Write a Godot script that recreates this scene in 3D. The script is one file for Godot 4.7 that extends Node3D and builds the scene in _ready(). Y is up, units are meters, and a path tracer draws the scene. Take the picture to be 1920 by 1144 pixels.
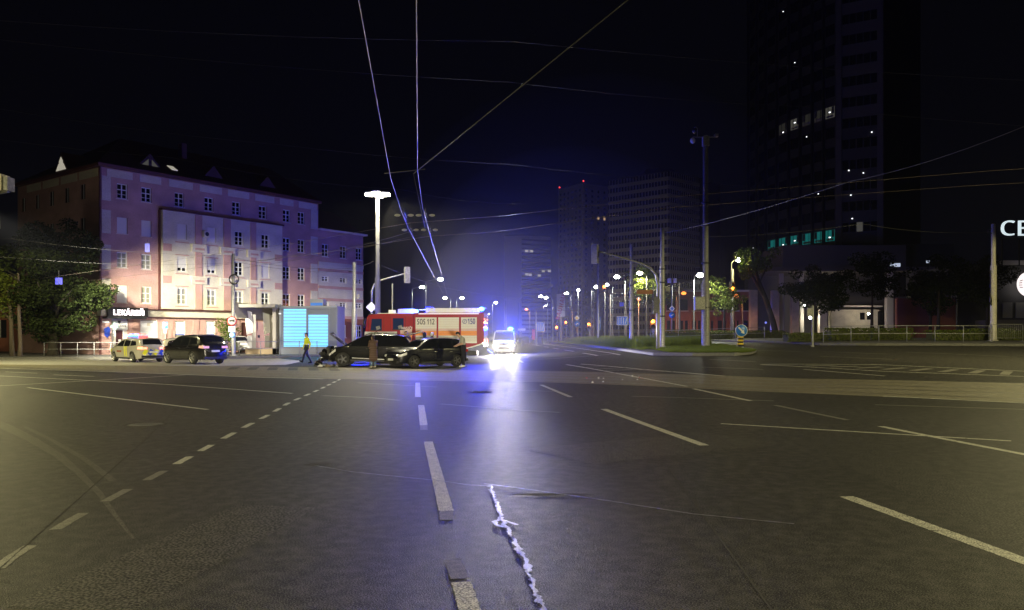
extends Node3D
# A wide crossroads at night after a collision: two crashed cars, a fire engine, an ambulance and police cars.

var M := {}
var taken := {}
var boxes := {}
var rng := RandomNumberGenerator.new()
var noise_soft := FastNoiseLite.new()

func _ready() -> void:
	rng.seed = 71
	set_camera()
	set_air()
	make_materials()
	build_ground()
	build_markings()
	build_corner_house()
	build_second_house()
	build_kiosk()
	build_far_blocks()
	build_tower()
	build_right_side()
	build_trees()
	build_poles()
	build_lamps()
	build_signals()
	build_signs()
	build_wires()
	build_left_details()
	build_vehicles()
	build_people()
	build_debris()
	build_glow_fog()

func set_camera() -> void:
	var cam := Camera3D.new()
	cam.name = "camera"
	cam.projection = Camera3D.PROJECTION_FRUSTUM
	cam.near = 0.1
	cam.far = 3000.0
	cam.size = 0.1 * 1144.0 / 1478.0
	cam.frustum_offset = Vector2(0, 0.1 * 58.0 / 1478.0)
	cam.position = Vector3(0, 1.6, 0)
	add_child(cam)
	cam.current = true

func set_air() -> void:
	var env := Environment.new()
	env.tonemap_mode = Environment.TONE_MAPPER_LINEAR
	env.tonemap_exposure = 1.0
	env.background_mode = Environment.BG_SKY
	var sky := Sky.new()
	var sm := ProceduralSkyMaterial.new()
	sm.sky_top_color = Color(0.012, 0.012, 0.022)
	sm.sky_horizon_color = Color(0.014, 0.014, 0.034)
	sm.ground_horizon_color = Color(0.014, 0.014, 0.034)
	sm.ground_bottom_color = Color(0.02, 0.02, 0.03)
	sky.sky_material = sm
	env.sky = sky
	env.fog_enabled = true
	env.fog_density = 0.00008
	env.volumetric_fog_enabled = true
	env.volumetric_fog_density = 0.0
	env.fog_light_color = Color(0.9, 0.92, 1.0)
	env.sdfgi_enabled = true
	env.ssao_enabled = true
	env.ssil_enabled = true
	var we := WorldEnvironment.new()
	we.name = "world_environment"
	we.environment = env
	add_child(we)

# ---------------------------------------------------------------- helpers

func ss(a: float, b: float, x: float) -> float:
	var t := clampf((x - a) / (b - a), 0.0, 1.0)
	return t * t * (3.0 - 2.0 * t)

# height of the land: flat where the camera stands, rising gently towards the traffic island and the tower
func gh(x: float, z: float) -> float:
	return 0.85 * ss(-3, 12, x) * ss(12, 50, -z) + 0.4 * ss(10, 24, x) * ss(30, 62, -z)

func gp(x: float, z: float, lift := 0.0) -> Vector3:
	return Vector3(x, gh(x, z) + lift, z)

func numbered(n: String) -> String:
	if not taken.has(n):
		taken[n] = 0
		return n
	taken[n] += 1
	return "%s_%03d" % [n, taken[n]]

func thing(n: String, label: String, cat: String, at := Vector3.ZERO, turn := 0.0, group := "") -> Node3D:
	var o := Node3D.new()
	o.name = numbered(n)
	add_child(o)
	o.position = at
	o.rotation.y = turn
	tag(o, label, cat, group)
	return o

func tag(o: Node, label: String, cat: String, group := "", kind := "") -> void:
	if label: o.set_meta("label", label)
	if cat: o.set_meta("category", cat)
	if group: o.set_meta("group", group)
	if kind: o.set_meta("kind", kind)

func put(parent: Node, n: String, mesh: Mesh, m: Material, at := Vector3.ZERO) -> MeshInstance3D:
	var o := MeshInstance3D.new()
	o.name = numbered(n) if parent == self else n
	o.mesh = mesh
	o.material_override = m
	o.position = at
	parent.add_child(o, true)
	return o

func structure(n: String, mesh: Mesh, m: Material, label := "") -> MeshInstance3D:
	var o := put(self, n, mesh, m)
	o.set_meta("kind", "structure")
	if label: o.set_meta("label", label)
	return o

func box_mesh(s: Vector3) -> BoxMesh:
	if not boxes.has(s):
		var b := BoxMesh.new()
		b.size = s
		boxes[s] = b
	return boxes[s]

func bx(parent: Node, n: String, m: Material, c: Vector3, s: Vector3, rot := Vector3.ZERO) -> MeshInstance3D:
	var o := put(parent, n, box_mesh(s), m, c)
	o.rotation = rot
	return o

# box given by its corners
func bc(parent: Node, n: String, m: Material, a: Vector3, b: Vector3) -> MeshInstance3D:
	return bx(parent, n, m, (a + b) / 2, (b - a).abs())

class Shape:
	var st := SurfaceTool.new()
	var col := Color.WHITE
	var tint := false
	func _init(smooth := true, colored := false) -> void:
		st.begin(Mesh.PRIMITIVE_TRIANGLES)
		st.set_smooth_group(0 if smooth else 4294967295)
		tint = colored
	func v(p: Vector3) -> void:
		if tint: st.set_color(col)
		st.add_vertex(p)
	func tri(a: Vector3, b: Vector3, c: Vector3, out := Vector3.ZERO) -> void:
		if out != Vector3.ZERO and (a - c).cross(a - b).dot(out) < 0:
			v(a); v(c); v(b)
		else:
			v(a); v(b); v(c)
	func quad(a: Vector3, b: Vector3, c: Vector3, d: Vector3, out := Vector3.ZERO) -> void:
		if out != Vector3.ZERO and (a - c).cross(a - b).dot(out) < 0:
			v(a); v(c); v(b); v(a); v(d); v(c)
		else:
			v(a); v(b); v(c); v(a); v(c); v(d)
	func box(c: Vector3, s: Vector3, bas := Basis.IDENTITY) -> void:
		var e := [bas.x * s.x / 2, bas.y * s.y / 2, bas.z * s.z / 2]
		for k in 3:
			var n: Vector3 = e[k]
			var p: Vector3 = e[(k + 1) % 3]
			var q: Vector3 = e[(k + 2) % 3]
			for sg in [-1.0, 1.0]:
				var o: Vector3 = c + n * sg
				quad(o - p - q, o + p - q, o + p + q, o - p + q, n * sg)
	# tube along points with a radius at each
	func tube(pts: Array, radii: Array, sides := 10, caps := true) -> void:
		var n := pts.size()
		var rings := []
		var prev := Vector3.ZERO
		for i in n:
			var dir: Vector3 = (pts[mini(i + 1, n - 1)] - pts[maxi(i - 1, 0)]).normalized()
			if dir == Vector3.ZERO: dir = Vector3.UP
			var side := dir.cross(Vector3.UP if absf(dir.y) < 0.9 else Vector3.RIGHT).normalized() if prev == Vector3.ZERO else (prev - dir * prev.dot(dir)).normalized()
			prev = side
			var up := side.cross(dir)
			var r: float = radii[mini(i, radii.size() - 1)]
			var ring := []
			for k in sides:
				var a := TAU * k / sides
				ring.append(pts[i] + (side * cos(a) + up * sin(a)) * r)
			rings.append(ring)
		for i in n - 1:
			for k in sides:
				var k2 := (k + 1) % sides
				var m: Vector3 = (rings[i][k] + rings[i + 1][k2]) / 2 - (pts[i] + pts[i + 1]) / 2
				quad(rings[i][k], rings[i][k2], rings[i + 1][k2], rings[i + 1][k], m)
		if caps:
			for k in sides:
				var k2 := (k + 1) % sides
				tri(pts[0], rings[0][k], rings[0][k2], pts[0] - pts[1])
				tri(pts[n - 1], rings[n - 1][k], rings[n - 1][k2], pts[n - 1] - pts[n - 2])
	# turned shape round the y axis: profile of (radius, height) pairs
	func lathe(prof: Array, sides := 14, at := Vector3.ZERO, bas := Basis.IDENTITY) -> void:
		for i in prof.size() - 1:
			var p: Vector2 = prof[i]
			var q: Vector2 = prof[i + 1]
			for k in sides:
				var a := TAU * k / sides
				var b := TAU * (k + 1) / sides
				var e := Vector3(cos(a), 0, sin(a))
				var f := Vector3(cos(b), 0, sin(b))
				var t := q - p
				var out := bas * ((e + f) * t.y - Vector3.UP * t.x * 2.0)
				quad(at + bas * (e * p.x + Vector3.UP * p.y), at + bas * (f * p.x + Vector3.UP * p.y), at + bas * (f * q.x + Vector3.UP * q.y), at + bas * (e * q.x + Vector3.UP * q.y), out)
	# flat outline (x, y) pushed out along z between z0 and z1
	func prism(poly: PackedVector2Array, z0: float, z1: float) -> void:
		var ids := Geometry2D.triangulate_polygon(poly)
		for i in range(0, ids.size(), 3):
			for z in [z0, z1]:
				var o := Vector3(0, 0, 1 if z == maxf(z0, z1) else -1)
				tri(Vector3(poly[ids[i]].x, poly[ids[i]].y, z), Vector3(poly[ids[i + 1]].x, poly[ids[i + 1]].y, z), Vector3(poly[ids[i + 2]].x, poly[ids[i + 2]].y, z), o)
		var area := 0.0
		for i in poly.size():
			area += poly[i].cross(poly[(i + 1) % poly.size()])
		for i in poly.size():
			var a := poly[i]
			var b := poly[(i + 1) % poly.size()]
			var n := Vector2(b.y - a.y, a.x - b.x) * signf(area)
			quad(Vector3(a.x, a.y, z0), Vector3(b.x, b.y, z0), Vector3(b.x, b.y, z1), Vector3(a.x, a.y, z1), Vector3(n.x, n.y, 0))
	func ball(c: Vector3, r: Vector3, n := 10) -> void:
		for i in n:
			var a0 := PI * i / n - PI / 2
			var a1 := PI * (i + 1) / n - PI / 2
			for k in n * 2:
				var b0 := TAU * k / (n * 2)
				var b1 := TAU * (k + 1) / (n * 2)
				var p := [Vector3(cos(a0) * cos(b0), sin(a0), cos(a0) * sin(b0)), Vector3(cos(a0) * cos(b1), sin(a0), cos(a0) * sin(b1)), Vector3(cos(a1) * cos(b1), sin(a1), cos(a1) * sin(b1)), Vector3(cos(a1) * cos(b0), sin(a1), cos(a1) * sin(b0))]
				var out: Vector3 = p[0] + p[2]
				if i > 0: tri(c + p[0] * r, c + p[1] * r, c + p[2] * r, out)
				if i < n - 1 or i == 0: tri(c + p[0] * r, c + p[2] * r, c + p[3] * r, out)
	func done() -> ArrayMesh:
		st.generate_normals()
		return st.commit()

func lathe_mesh(prof: Array, sides := 14) -> ArrayMesh:
	var s := Shape.new()
	s.lathe(prof, sides)
	return s.done()

func tube_mesh(pts: Array, radii: Array, sides := 10) -> ArrayMesh:
	var s := Shape.new()
	s.tube(pts, radii, sides)
	return s.done()

func prism_mesh(poly: PackedVector2Array, z0: float, z1: float) -> ArrayMesh:
	var s := Shape.new(false)
	s.prism(poly, z0, z1)
	return s.done()

func ball_mesh(r: Vector3, n := 8) -> ArrayMesh:
	var s := Shape.new()
	s.ball(Vector3.ZERO, r, n)
	return s.done()

func lettering(parent: Node, n: String, text: String, size: float, m: Material, at: Vector3, rot := Vector3.ZERO, depth := 0.02, width := 1.0, bold := true) -> MeshInstance3D:
	var t := TextMesh.new()
	var f := SystemFont.new()
	f.font_names = PackedStringArray(["Droid Sans"])
	f.font_weight = 700 if bold else 400
	t.font = f
	t.text = text
	t.font_size = 64
	t.pixel_size = size / 46.0
	t.depth = depth
	var o := put(parent, n, t, m, at)
	o.rotation = rot
	o.scale = Vector3(width, 1, 1)
	return o

# ---------------------------------------------------------------- materials

# colours are linear base colours
func mat(n: String, r: float, g: float, b: float, rough := 0.8, metal := 0.0) -> StandardMaterial3D:
	var m := StandardMaterial3D.new()
	m.resource_name = n
	m.albedo_color = Color(r, g, b).linear_to_srgb()
	m.roughness = rough
	m.metallic = metal
	M[n] = m
	return m

func glow(n: String, r: float, g: float, b: float, energy: float) -> StandardMaterial3D:
	var m := mat(n, 0.6, 0.6, 0.6, 0.4)
	m.emission_enabled = true
	m.emission = Color(r, g, b).linear_to_srgb()
	m.emission_energy_multiplier = energy
	return m

func noise_image(freq: float, octaves: int, seed_: int, size: int, kind := FastNoiseLite.TYPE_SIMPLEX_SMOOTH) -> Image:
	var n := FastNoiseLite.new()
	n.noise_type = kind
	n.seed = seed_
	n.frequency = freq
	n.fractal_octaves = octaves
	return n.get_seamless_image(size, size)

# colour texture between two linear tones, from noise; the second noise adds grain
func grain(m: StandardMaterial3D, lo: float, hi: float, freq: float, scale: float, seed_: int, fleck := 0.0, size := 512) -> void:
	var a := noise_image(freq, 4, seed_, size)
	var b := noise_image(0.16, 2, seed_ + 5, size)
	var img := Image.create(size, size, true, Image.FORMAT_RGB8)
	for y in size:
		for x in size:
			var f := b.get_pixel(x, y).r
			var v := lerpf(lo, hi, a.get_pixel(x, y).r) + (f - 0.5) * fleck * 1.6
			if fleck > 0.0 and f > 0.66: v += fleck * 0.6
			if fleck > 0.0 and f < 0.34: v -= fleck * 0.25
			v = clampf(v, 0.0, 1.0)
			img.set_pixel(x, y, Color(v, v, v))
	img.generate_mipmaps()
	m.albedo_texture = ImageTexture.create_from_image(img)
	m.uv1_triplanar = true
	m.uv1_world_triplanar = true
	m.uv1_scale = Vector3.ONE * scale

func relief(m: StandardMaterial3D, freq: float, octaves: int, seed_: int, strength: float, bump := 6.0, size := 512) -> void:
	var a := noise_image(freq, octaves, seed_, size)
	a.convert(Image.FORMAT_RGBA8)
	a.bump_map_to_normal_map(bump)
	a.generate_mipmaps()
	m.normal_enabled = true
	m.normal_texture = ImageTexture.create_from_image(a)
	m.normal_scale = strength

func make_materials() -> void:
	var m := mat("asphalt", 0.105, 0.099, 0.084, 0.53)
	m.metallic_specular = 0.18
	grain(m, 0.42, 0.95, 0.012, 0.42, 3, 0.8, 1024)
	relief(m, 0.25, 2, 8, 0.4, 6.0, 1024)
	m.vertex_color_use_as_albedo = true
	m = mat("tram_paving", 0.22, 0.19, 0.105, 0.6)
	grain(m, 0.6, 0.95, 0.02, 0.4, 13, 0.3)
	relief(m, 0.15, 2, 18, 0.5)
	m = mat("concrete_lane", 0.34, 0.33, 0.31, 0.6)
	grain(m, 0.75, 1.0, 0.02, 0.3, 23, 0.15)
	m = mat("pavement", 0.16, 0.155, 0.145, 0.75)
	grain(m, 0.65, 1.0, 0.02, 0.5, 33, 0.3)
	m = mat("kerbstone", 0.17, 0.165, 0.15, 0.8)
	grain(m, 0.6, 1.0, 0.03, 0.7, 43, 0.2)
	m = mat("road_paint", 0.72, 0.7, 0.58, 0.55)
	grain(m, 0.62, 1.0, 0.03, 0.6, 53, 0.6)
	m = mat("worn_paint", 0.24, 0.225, 0.175, 0.55)
	grain(m, 0.5, 1.0, 0.03, 0.9, 63, 0.5)
	m = mat("pale_scuff", 0.122, 0.115, 0.095, 0.53)
	m.metallic_specular = 0.18
	m.normal_enabled = true
	m.normal_texture = M.asphalt.normal_texture
	m.normal_scale = 0.32
	grain(m, 0.6, 1.0, 0.03, 0.6, 66, 0.5)
	m = mat("bitumen", 0.035, 0.035, 0.036, 0.4)
	m.metallic_specular = 0.85
	relief(m, 0.2, 2, 73, 0.8, 8.0)
	m.uv1_triplanar = true
	m.uv1_world_triplanar = true
	m.uv1_scale = Vector3.ONE * 2.2
	m = mat("new_asphalt", 0.09, 0.085, 0.073, 0.53)
	m = M.new_asphalt
	m.metallic_specular = 0.18
	grain(m, 0.5, 0.85, 0.02, 0.5, 171, 0.7)
	m = mat("old_asphalt", 0.116, 0.109, 0.092, 0.53)
	m.metallic_specular = 0.18
	grain(m, 0.5, 0.85, 0.02, 0.45, 181, 0.8)
	for k in ["new_asphalt", "old_asphalt"]:
		M[k].normal_enabled = true
		M[k].normal_texture = M.asphalt.normal_texture
		M[k].normal_scale = 0.4
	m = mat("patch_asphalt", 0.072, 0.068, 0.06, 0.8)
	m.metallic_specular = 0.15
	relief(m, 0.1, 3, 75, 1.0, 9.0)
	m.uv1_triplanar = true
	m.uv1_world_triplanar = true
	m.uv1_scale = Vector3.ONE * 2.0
	mat("cover_iron", 0.06, 0.057, 0.052, 0.75, 0.2)
	mat("rail_steel", 0.05, 0.045, 0.04, 0.4, 0.7)
	m = mat("turf", 0.12, 0.115, 0.04, 0.95)
	grain(m, 0.4, 1.0, 0.03, 0.5, 83, 0.5)
	m = mat("pink_render", 0.52, 0.315, 0.28, 0.9)
	grain(m, 0.8, 1.0, 0.01, 0.12, 93, 0.08)
	m = mat("cream_render", 0.62, 0.58, 0.47, 0.9)
	grain(m, 0.82, 1.0, 0.01, 0.12, 103, 0.08)
	mat("dark_coping", 0.09, 0.03, 0.028, 0.7)
	mat("cream_stone", 0.62, 0.58, 0.47, 0.9)  # plain cream stone for sills, caps and small fittings
	mat("roof_tile", 0.07, 0.03, 0.026, 0.8)
	mat("window_white", 0.62, 0.62, 0.6, 0.45)
	mat("shutter_white", 0.55, 0.54, 0.5, 0.6)
	mat("window_glass", 0.012, 0.013, 0.016, 0.08)
	mat("curtain_glass", 0.22, 0.22, 0.17, 0.3)
	mat("door_dark", 0.05, 0.015, 0.02, 0.3)
	mat("concrete_grey", 0.3, 0.28, 0.26, 0.85)
	mat("concrete_dark", 0.13, 0.12, 0.11, 0.85)
	m = mat("slat_white", 0.62, 0.64, 0.68, 0.5)
	mat("slat_metal", 0.2, 0.22, 0.26, 0.5, 0.2)
	m = mat("galvanised", 0.38, 0.38, 0.37, 0.45, 0.35)
	grain(m, 0.7, 1.0, 0.02, 0.8, 113, 0.15)
	m = mat("mast_grey", 0.3, 0.3, 0.3, 0.5, 0.2)
	grain(m, 0.65, 1.0, 0.02, 0.7, 123, 0.15)
	mat("dark_metal", 0.03, 0.03, 0.032, 0.5, 0.3)
	mat("black_plastic", 0.012, 0.012, 0.013, 0.45)
	mat("wire_copper", 0.16, 0.13, 0.11, 0.4, 0.8)
	mat("wire_steel", 0.06, 0.06, 0.055, 0.6, 0.2)
	mat("insulator", 0.55, 0.53, 0.5, 0.4)
	mat("dark_steel", 0.09, 0.09, 0.09, 0.7, 0.1)
	mat("sign_blue", 0.015, 0.16, 0.62, 0.35)
	mat("sign_white", 0.72, 0.72, 0.72, 0.35)
	mat("sign_red", 0.45, 0.02, 0.02, 0.35)
	mat("sign_back", 0.3, 0.12, 0.06, 0.6)
	glow("sign_reflex_glow", 0.06, 0.08, 0.9, 0.5)  # unlit reflective boards: thrown-back beacon light put in as glow
	m = M.sign_reflex_glow
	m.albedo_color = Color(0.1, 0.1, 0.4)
	mat("sign_yellow", 0.7, 0.5, 0.05, 0.4)
	mat("sign_black", 0.01, 0.01, 0.01, 0.5)
	m = mat("bark", 0.055, 0.045, 0.035, 0.95)
	grain(m, 0.4, 1.0, 0.05, 0.9, 133, 0.4)
	relief(m, 0.06, 3, 138, 1.0, 8.0)
	m = mat("pale_bark", 0.24, 0.19, 0.15, 0.95)
	grain(m, 0.4, 1.0, 0.05, 0.9, 143, 0.4)
	for k in 3:
		m = mat("leaf%d" % k, [0.024, 0.075, 0.1][k], [0.035, 0.105, 0.125][k], [0.01, 0.02, 0.02][k], 0.6)
		m.metallic_specular = 0.2
		m.backlight_enabled = true
		m.backlight = Color(0.5, 0.55, 0.2)
		m.cull_mode = BaseMaterial3D.CULL_DISABLED
		m.vertex_color_use_as_albedo = true
	m = mat("paint_black", 0.006, 0.006, 0.008, 0.22)
	m.clearcoat_enabled = true
	m.clearcoat = 0.5
	m.clearcoat_roughness = 0.05
	m = mat("paint_navy", 0.007, 0.008, 0.014, 0.24)
	m.clearcoat_enabled = true
	m.clearcoat = 0.5
	m.clearcoat_roughness = 0.05
	m = mat("paint_silver", 0.42, 0.4, 0.36, 0.3, 0.3)
	m.clearcoat_enabled = true
	m.clearcoat_roughness = 0.08
	m = mat("paint_white", 0.66, 0.66, 0.66, 0.28)
	m.clearcoat_enabled = true
	m.clearcoat_roughness = 0.08
	m = mat("paint_plum", 0.05, 0.03, 0.06, 0.25)
	m = mat("fire_red", 0.3, 0.006, 0.016, 0.28)
	m.clearcoat_enabled = true
	m.clearcoat_roughness = 0.08
	mat("car_glass", 0.008, 0.009, 0.012, 0.04)
	mat("truck_glass_sheen", 0.02, 0.035, 0.1, 0.05)  # blue window reflections are put into this base colour
	mat("letter_grey", 0.1, 0.09, 0.11, 0.5)
	mat("letter_blue", 0.04, 0.06, 0.25, 0.5)
	glow("beacon_small", 0.1, 0.5, 1.0, 5.0)
	mat("helmet", 0.55, 0.55, 0.52, 0.3)
	mat("navy_cloth", 0.01, 0.012, 0.03, 0.8)
	mat("coat_stripe", 0.14, 0.1, 0.085, 0.9)
	mat("tyre_rubber", 0.014, 0.014, 0.014, 0.75)
	mat("alloy", 0.45, 0.45, 0.45, 0.3, 0.8)
	mat("alloy_dark", 0.12, 0.12, 0.13, 0.35, 0.8)
	mat("chrome", 0.6, 0.6, 0.6, 0.12, 1.0)
	mat("aluminium", 0.62, 0.62, 0.6, 0.42, 0.4)
	mat("shutter_silver", 0.66, 0.65, 0.6, 0.5)
	mat("reflex_orange", 0.75, 0.26, 0.04, 0.4)
	mat("reflex_pink", 0.6, 0.42, 0.4, 0.45)
	mat("reflex_yellow", 0.62, 0.62, 0.03, 0.4)
	mat("reflex_blue", 0.02, 0.06, 0.45, 0.4)
	mat("lamp_glass", 0.6, 0.6, 0.62, 0.1)
	mat("tail_glass", 0.3, 0.01, 0.01, 0.15)
	mat("airbag", 0.42, 0.43, 0.36, 0.85)
	mat("engine_part", 0.09, 0.085, 0.08, 0.5, 0.5)
	mat("plate_white", 0.6, 0.6, 0.6, 0.5)
	mat("wood_cover", 0.2, 0.15, 0.09, 0.8)
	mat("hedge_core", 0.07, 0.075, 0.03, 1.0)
	mat("brick_red", 0.23, 0.08, 0.05, 0.9)
	mat("tower_panel", 0.045, 0.045, 0.043, 0.6)
	mat("tower_spandrel", 0.09, 0.09, 0.085, 0.8)
	mat("tower_glass", 0.012, 0.013, 0.016, 0.12)
	mat("block_panel", 0.45, 0.43, 0.4, 0.85)
	mat("banner_white", 0.6, 0.58, 0.58, 0.7)
	m = mat("cloth", 1, 1, 1, 0.9)
	m.vertex_color_use_as_albedo = true
	glow("lamp_white", 1.0, 0.93, 0.72, 60.0)
	glow("lamp_cool", 0.95, 1.0, 0.9, 45.0)
	glow("lamp_sodium", 1.0, 0.24, 0.03, 3.0)
	glow("signal_amber", 1.0, 0.17, 0.008, 5.0)
	glow("beacon_blue", 0.1, 0.5, 1.0, 6.0)
	glow("beacon_red", 1.0, 0.012, 0.012, 10.0)
	glow("beacon_cobalt", 0.02, 0.14, 1.0, 7.0)
	glow("headlamp", 1.0, 0.96, 0.85, 45.0)
	glow("tail_lamp", 1.0, 0.12, 0.05, 3.5)
	glow("tail_dim", 0.9, 0.06, 0.03, 0.5)
	glow("strip_lamp", 0.9, 0.92, 1.0, 1.1)
	glow("sign_lamp", 1.0, 0.86, 0.88, 4.0)
	glow("cross_lamp", 0.55, 1.0, 0.85, 1.1)
	glow("cyan_lamp", 0.02, 0.5, 1.0, 1.2)
	glow("kiosk_lamp", 0.14, 0.6, 1.0, 2.3)
	m = M.kiosk_lamp
	m.albedo_color = Color(0.2, 0.3, 0.4)
	glow("red_marker_lamp", 1.0, 0.05, 0.04, 2.0)
	glow("window_warm_lamp", 1.0, 0.62, 0.3, 0.4)
	glow("window_pale_lamp", 1.0, 0.93, 0.75, 0.35)
	glow("window_cool_lamp", 0.7, 0.8, 1.0, 0.6)
	glow("window_teal_lamp", 0.02, 0.42, 0.4, 0.22)
	glow("window_office_lamp", 0.75, 0.72, 0.6, 0.07)
	glow("window_faint_lamp", 0.75, 0.72, 0.6, 0.02)
	glow("window_deep_teal_lamp", 0.02, 0.3, 0.33, 0.1)
	for k in ["window_office_lamp", "window_faint_lamp", "window_teal_lamp", "window_deep_teal_lamp"]:
		M[k].albedo_color = Color(0.12, 0.12, 0.13)
	glow("lamp_dim_orange", 1.0, 0.3, 0.08, 0.1)
	glow("shop_lamp", 0.9, 0.93, 1.0, 1.2)
	glow("disc_lamp", 1.0, 0.9, 0.88, 1.2)
	glow("letter_lamp", 0.8, 0.95, 1.0, 0.85)
	glow("ceiling_lamp", 0.95, 0.97, 1.0, 2.2)
	glow("blue_shop_lamp", 0.1, 0.2, 1.0, 0.8)

func lamp_light(parent: Node, at: Vector3, color: Color, energy: float, radius := 0.12) -> OmniLight3D:
	var l := OmniLight3D.new()
	l.name = "light"
	l.light_color = color
	l.light_energy = energy
	l.omni_range = 200.0
	l.omni_attenuation = 2.0
	l.light_size = radius
	l.shadow_enabled = true
	l.position = at
	parent.add_child(l, true)
	return l

func down_light(parent: Node, at: Vector3, color: Color, energy: float, angle := 78.0, radius := 0.15, towards := Vector3.DOWN, soft := 0.3) -> SpotLight3D:
	var l := SpotLight3D.new()
	l.name = "light"
	l.light_color = color
	l.light_energy = energy
	l.spot_range = 200.0
	l.spot_attenuation = 2.0
	l.spot_angle = angle
	l.spot_angle_attenuation = soft
	l.light_size = radius
	l.shadow_enabled = true
	parent.add_child(l, true)
	l.position = at
	var up := Vector3.BACK if absf(towards.y) > 0.9 else Vector3.UP
	l.basis = Basis.looking_at(towards, up)
	return l

# ---------------------------------------------------------------- ground, road, markings

func grid_lines(a: float, b: float, far: float) -> Array:
	var out := []
	var v := a
	var step := 1.0
	while v > -far:
		step *= 1.6
		v -= step
		out.push_front(v)
	v = a
	while v < b + 0.01:
		out.append(v)
		v += 1.0
	step = 1.0
	v = b
	while v < far:
		step *= 1.6
		v += step
		out.append(v)
	return out

func build_ground() -> void:
	var xs := grid_lines(-50, 50, 1600.0)
	var zs := grid_lines(-110, 12, 1600.0)
	var n := FastNoiseLite.new()
	n.seed = 4
	n.frequency = 0.09
	n.fractal_octaves = 4
	var n2 := FastNoiseLite.new()
	n2.seed = 9
	n2.frequency = 0.35
	var s := Shape.new(true, true)
	s.st.set_smooth_group(0)
	var tone := func(x: float, z: float) -> Color:
		var k := 0.86 + 0.46 * n.get_noise_2d(x, z * 0.6) + 0.12 * n2.get_noise_2d(x, z)
		return Color(k, k, k)
	for i in xs.size() - 1:
		for j in zs.size() - 1:
			var p := [Vector2(xs[i], zs[j]), Vector2(xs[i + 1], zs[j]), Vector2(xs[i + 1], zs[j + 1]), Vector2(xs[i], zs[j + 1])]
			for k in [0, 1, 2, 0, 2, 3]:
				var q: Vector2 = p[k]
				s.col = tone.call(q.x, q.y)
				s.v(gp(q.x, q.y))
	structure("road", s.done(), M.asphalt, "dark asphalt of the wide crossroads")
	# tram track bed crossing the junction
	var top := [Vector2(-46, -47.5), Vector2(-32, -44.6), Vector2(-28.4, -43.8), Vector2(-20.9, -42.4), Vector2(-15.4, -42.0), Vector2(-9.6, -39.9), Vector2(-4.7, -38.2), Vector2(0, -35.2), Vector2(4.7, -29.6), Vector2(9.15, -25.4), Vector2(15.4, -23.4), Vector2(22, -22.0), Vector2(40, -20)]
	var bot := [Vector2(-46, -44.5), Vector2(-29.75, -41.0), Vector2(-26, -39.2), Vector2(-16.7, -34.5), Vector2(-9.7, -30.4), Vector2(-7.2, -29.4), Vector2(-3.8, -28.4), Vector2(0.74, -26.6), Vector2(3.87, -23.9), Vector2(6.34, -21.6), Vector2(9.32, -19.6), Vector2(13.5, -17.2), Vector2(40, -12)]
	var poly := PackedVector2Array(top)
	for i in range(bot.size() - 1, -1, -1): poly.append(bot[i])
	structure("tram_bed", drape_poly(poly, 0.004, 1.5), M.tram_paving, "yellowish concrete bed of the tram tracks")
	for f in [0.16, 0.4, 0.62, 0.86]:
		var line := []
		for i in top.size(): line.append(top[i].lerp(bot[i], f))
		structure("tram_rail", drape(line, 0.1, 0.0062), M.rail_steel, "steel tram rail set flush in the track bed")
	# pale concrete lane along the pavement of the corner house
	structure("concrete_lane", drape_poly(PackedVector2Array([Vector2(-46, -47.6), Vector2(-32, -44.7), Vector2(-28.4, -43.9), Vector2(-20.9, -42.5), Vector2(-15.4, -42.1), Vector2(-12.5, -43.5), Vector2(-13.2, -50), Vector2(-16.5, -56), Vector2(-20, -55.4), Vector2(-27, -54.6), Vector2(-33.4, -53.2), Vector2(-46, -52.6)]), 0.004, 1.5), M.concrete_lane, "pale concrete lane beside the pavement")
	raised("pavement", PackedVector2Array([Vector2(-80, -52.4), Vector2(-46, -52.5), Vector2(-33.4, -53.1), Vector2(-27, -54.5), Vector2(-20, -55.3), Vector2(-17, -57.5), Vector2(-15, -62), Vector2(-13, -74), Vector2(-11.5, -120), Vector2(-11.0, -220), Vector2(-80, -220)]), 0.13, M.pavement, "grey pavement in front of the corner house")
	raised("traffic_island", PackedVector2Array([Vector2(2.4, -203), Vector2(5.6, -116), Vector2(6.9, -67), Vector2(7.1, -46.3), Vector2(7.4, -41.4), Vector2(8.9, -38.9), Vector2(10.7, -37.9), Vector2(12.0, -39.4), Vector2(12.9, -41.6), Vector2(13.4, -52), Vector2(14.5, -75), Vector2(14, -120), Vector2(10, -203)]), 0.14, M.turf, "grassy traffic island with a stone kerb")
	raised("pavement", PackedVector2Array([Vector2(19, -48.6), Vector2(21.5, -46.6), Vector2(24, -46.2), Vector2(32, -45.2), Vector2(60, -42), Vector2(90, -42), Vector2(90, -140), Vector2(19, -140), Vector2(18, -75)]), 0.13, M.pavement, "pavement and forecourt below the tower")
	structure("lawn", drape_poly(PackedVector2Array([Vector2(18.8, -51), Vector2(60, -51), Vector2(60, -95), Vector2(18.6, -95)]), 0.14, 3.0), M.turf, "dark lawn between pavement and tower")

func clip_cells(poly: PackedVector2Array, cell: float) -> Array:
	var lo := poly[0]
	var hi := poly[0]
	for p in poly:
		lo = lo.min(p)
		hi = hi.max(p)
	var out := []
	var x := floorf(lo.x / cell) * cell
	while x < hi.x:
		var z := floorf(lo.y / cell) * cell
		while z < hi.y:
			for part in Geometry2D.intersect_polygons(poly, PackedVector2Array([Vector2(x, z), Vector2(x + cell, z), Vector2(x + cell, z + cell), Vector2(x, z + cell)])):
				out.append(part)
			z += cell
		x += cell
	return out

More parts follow.
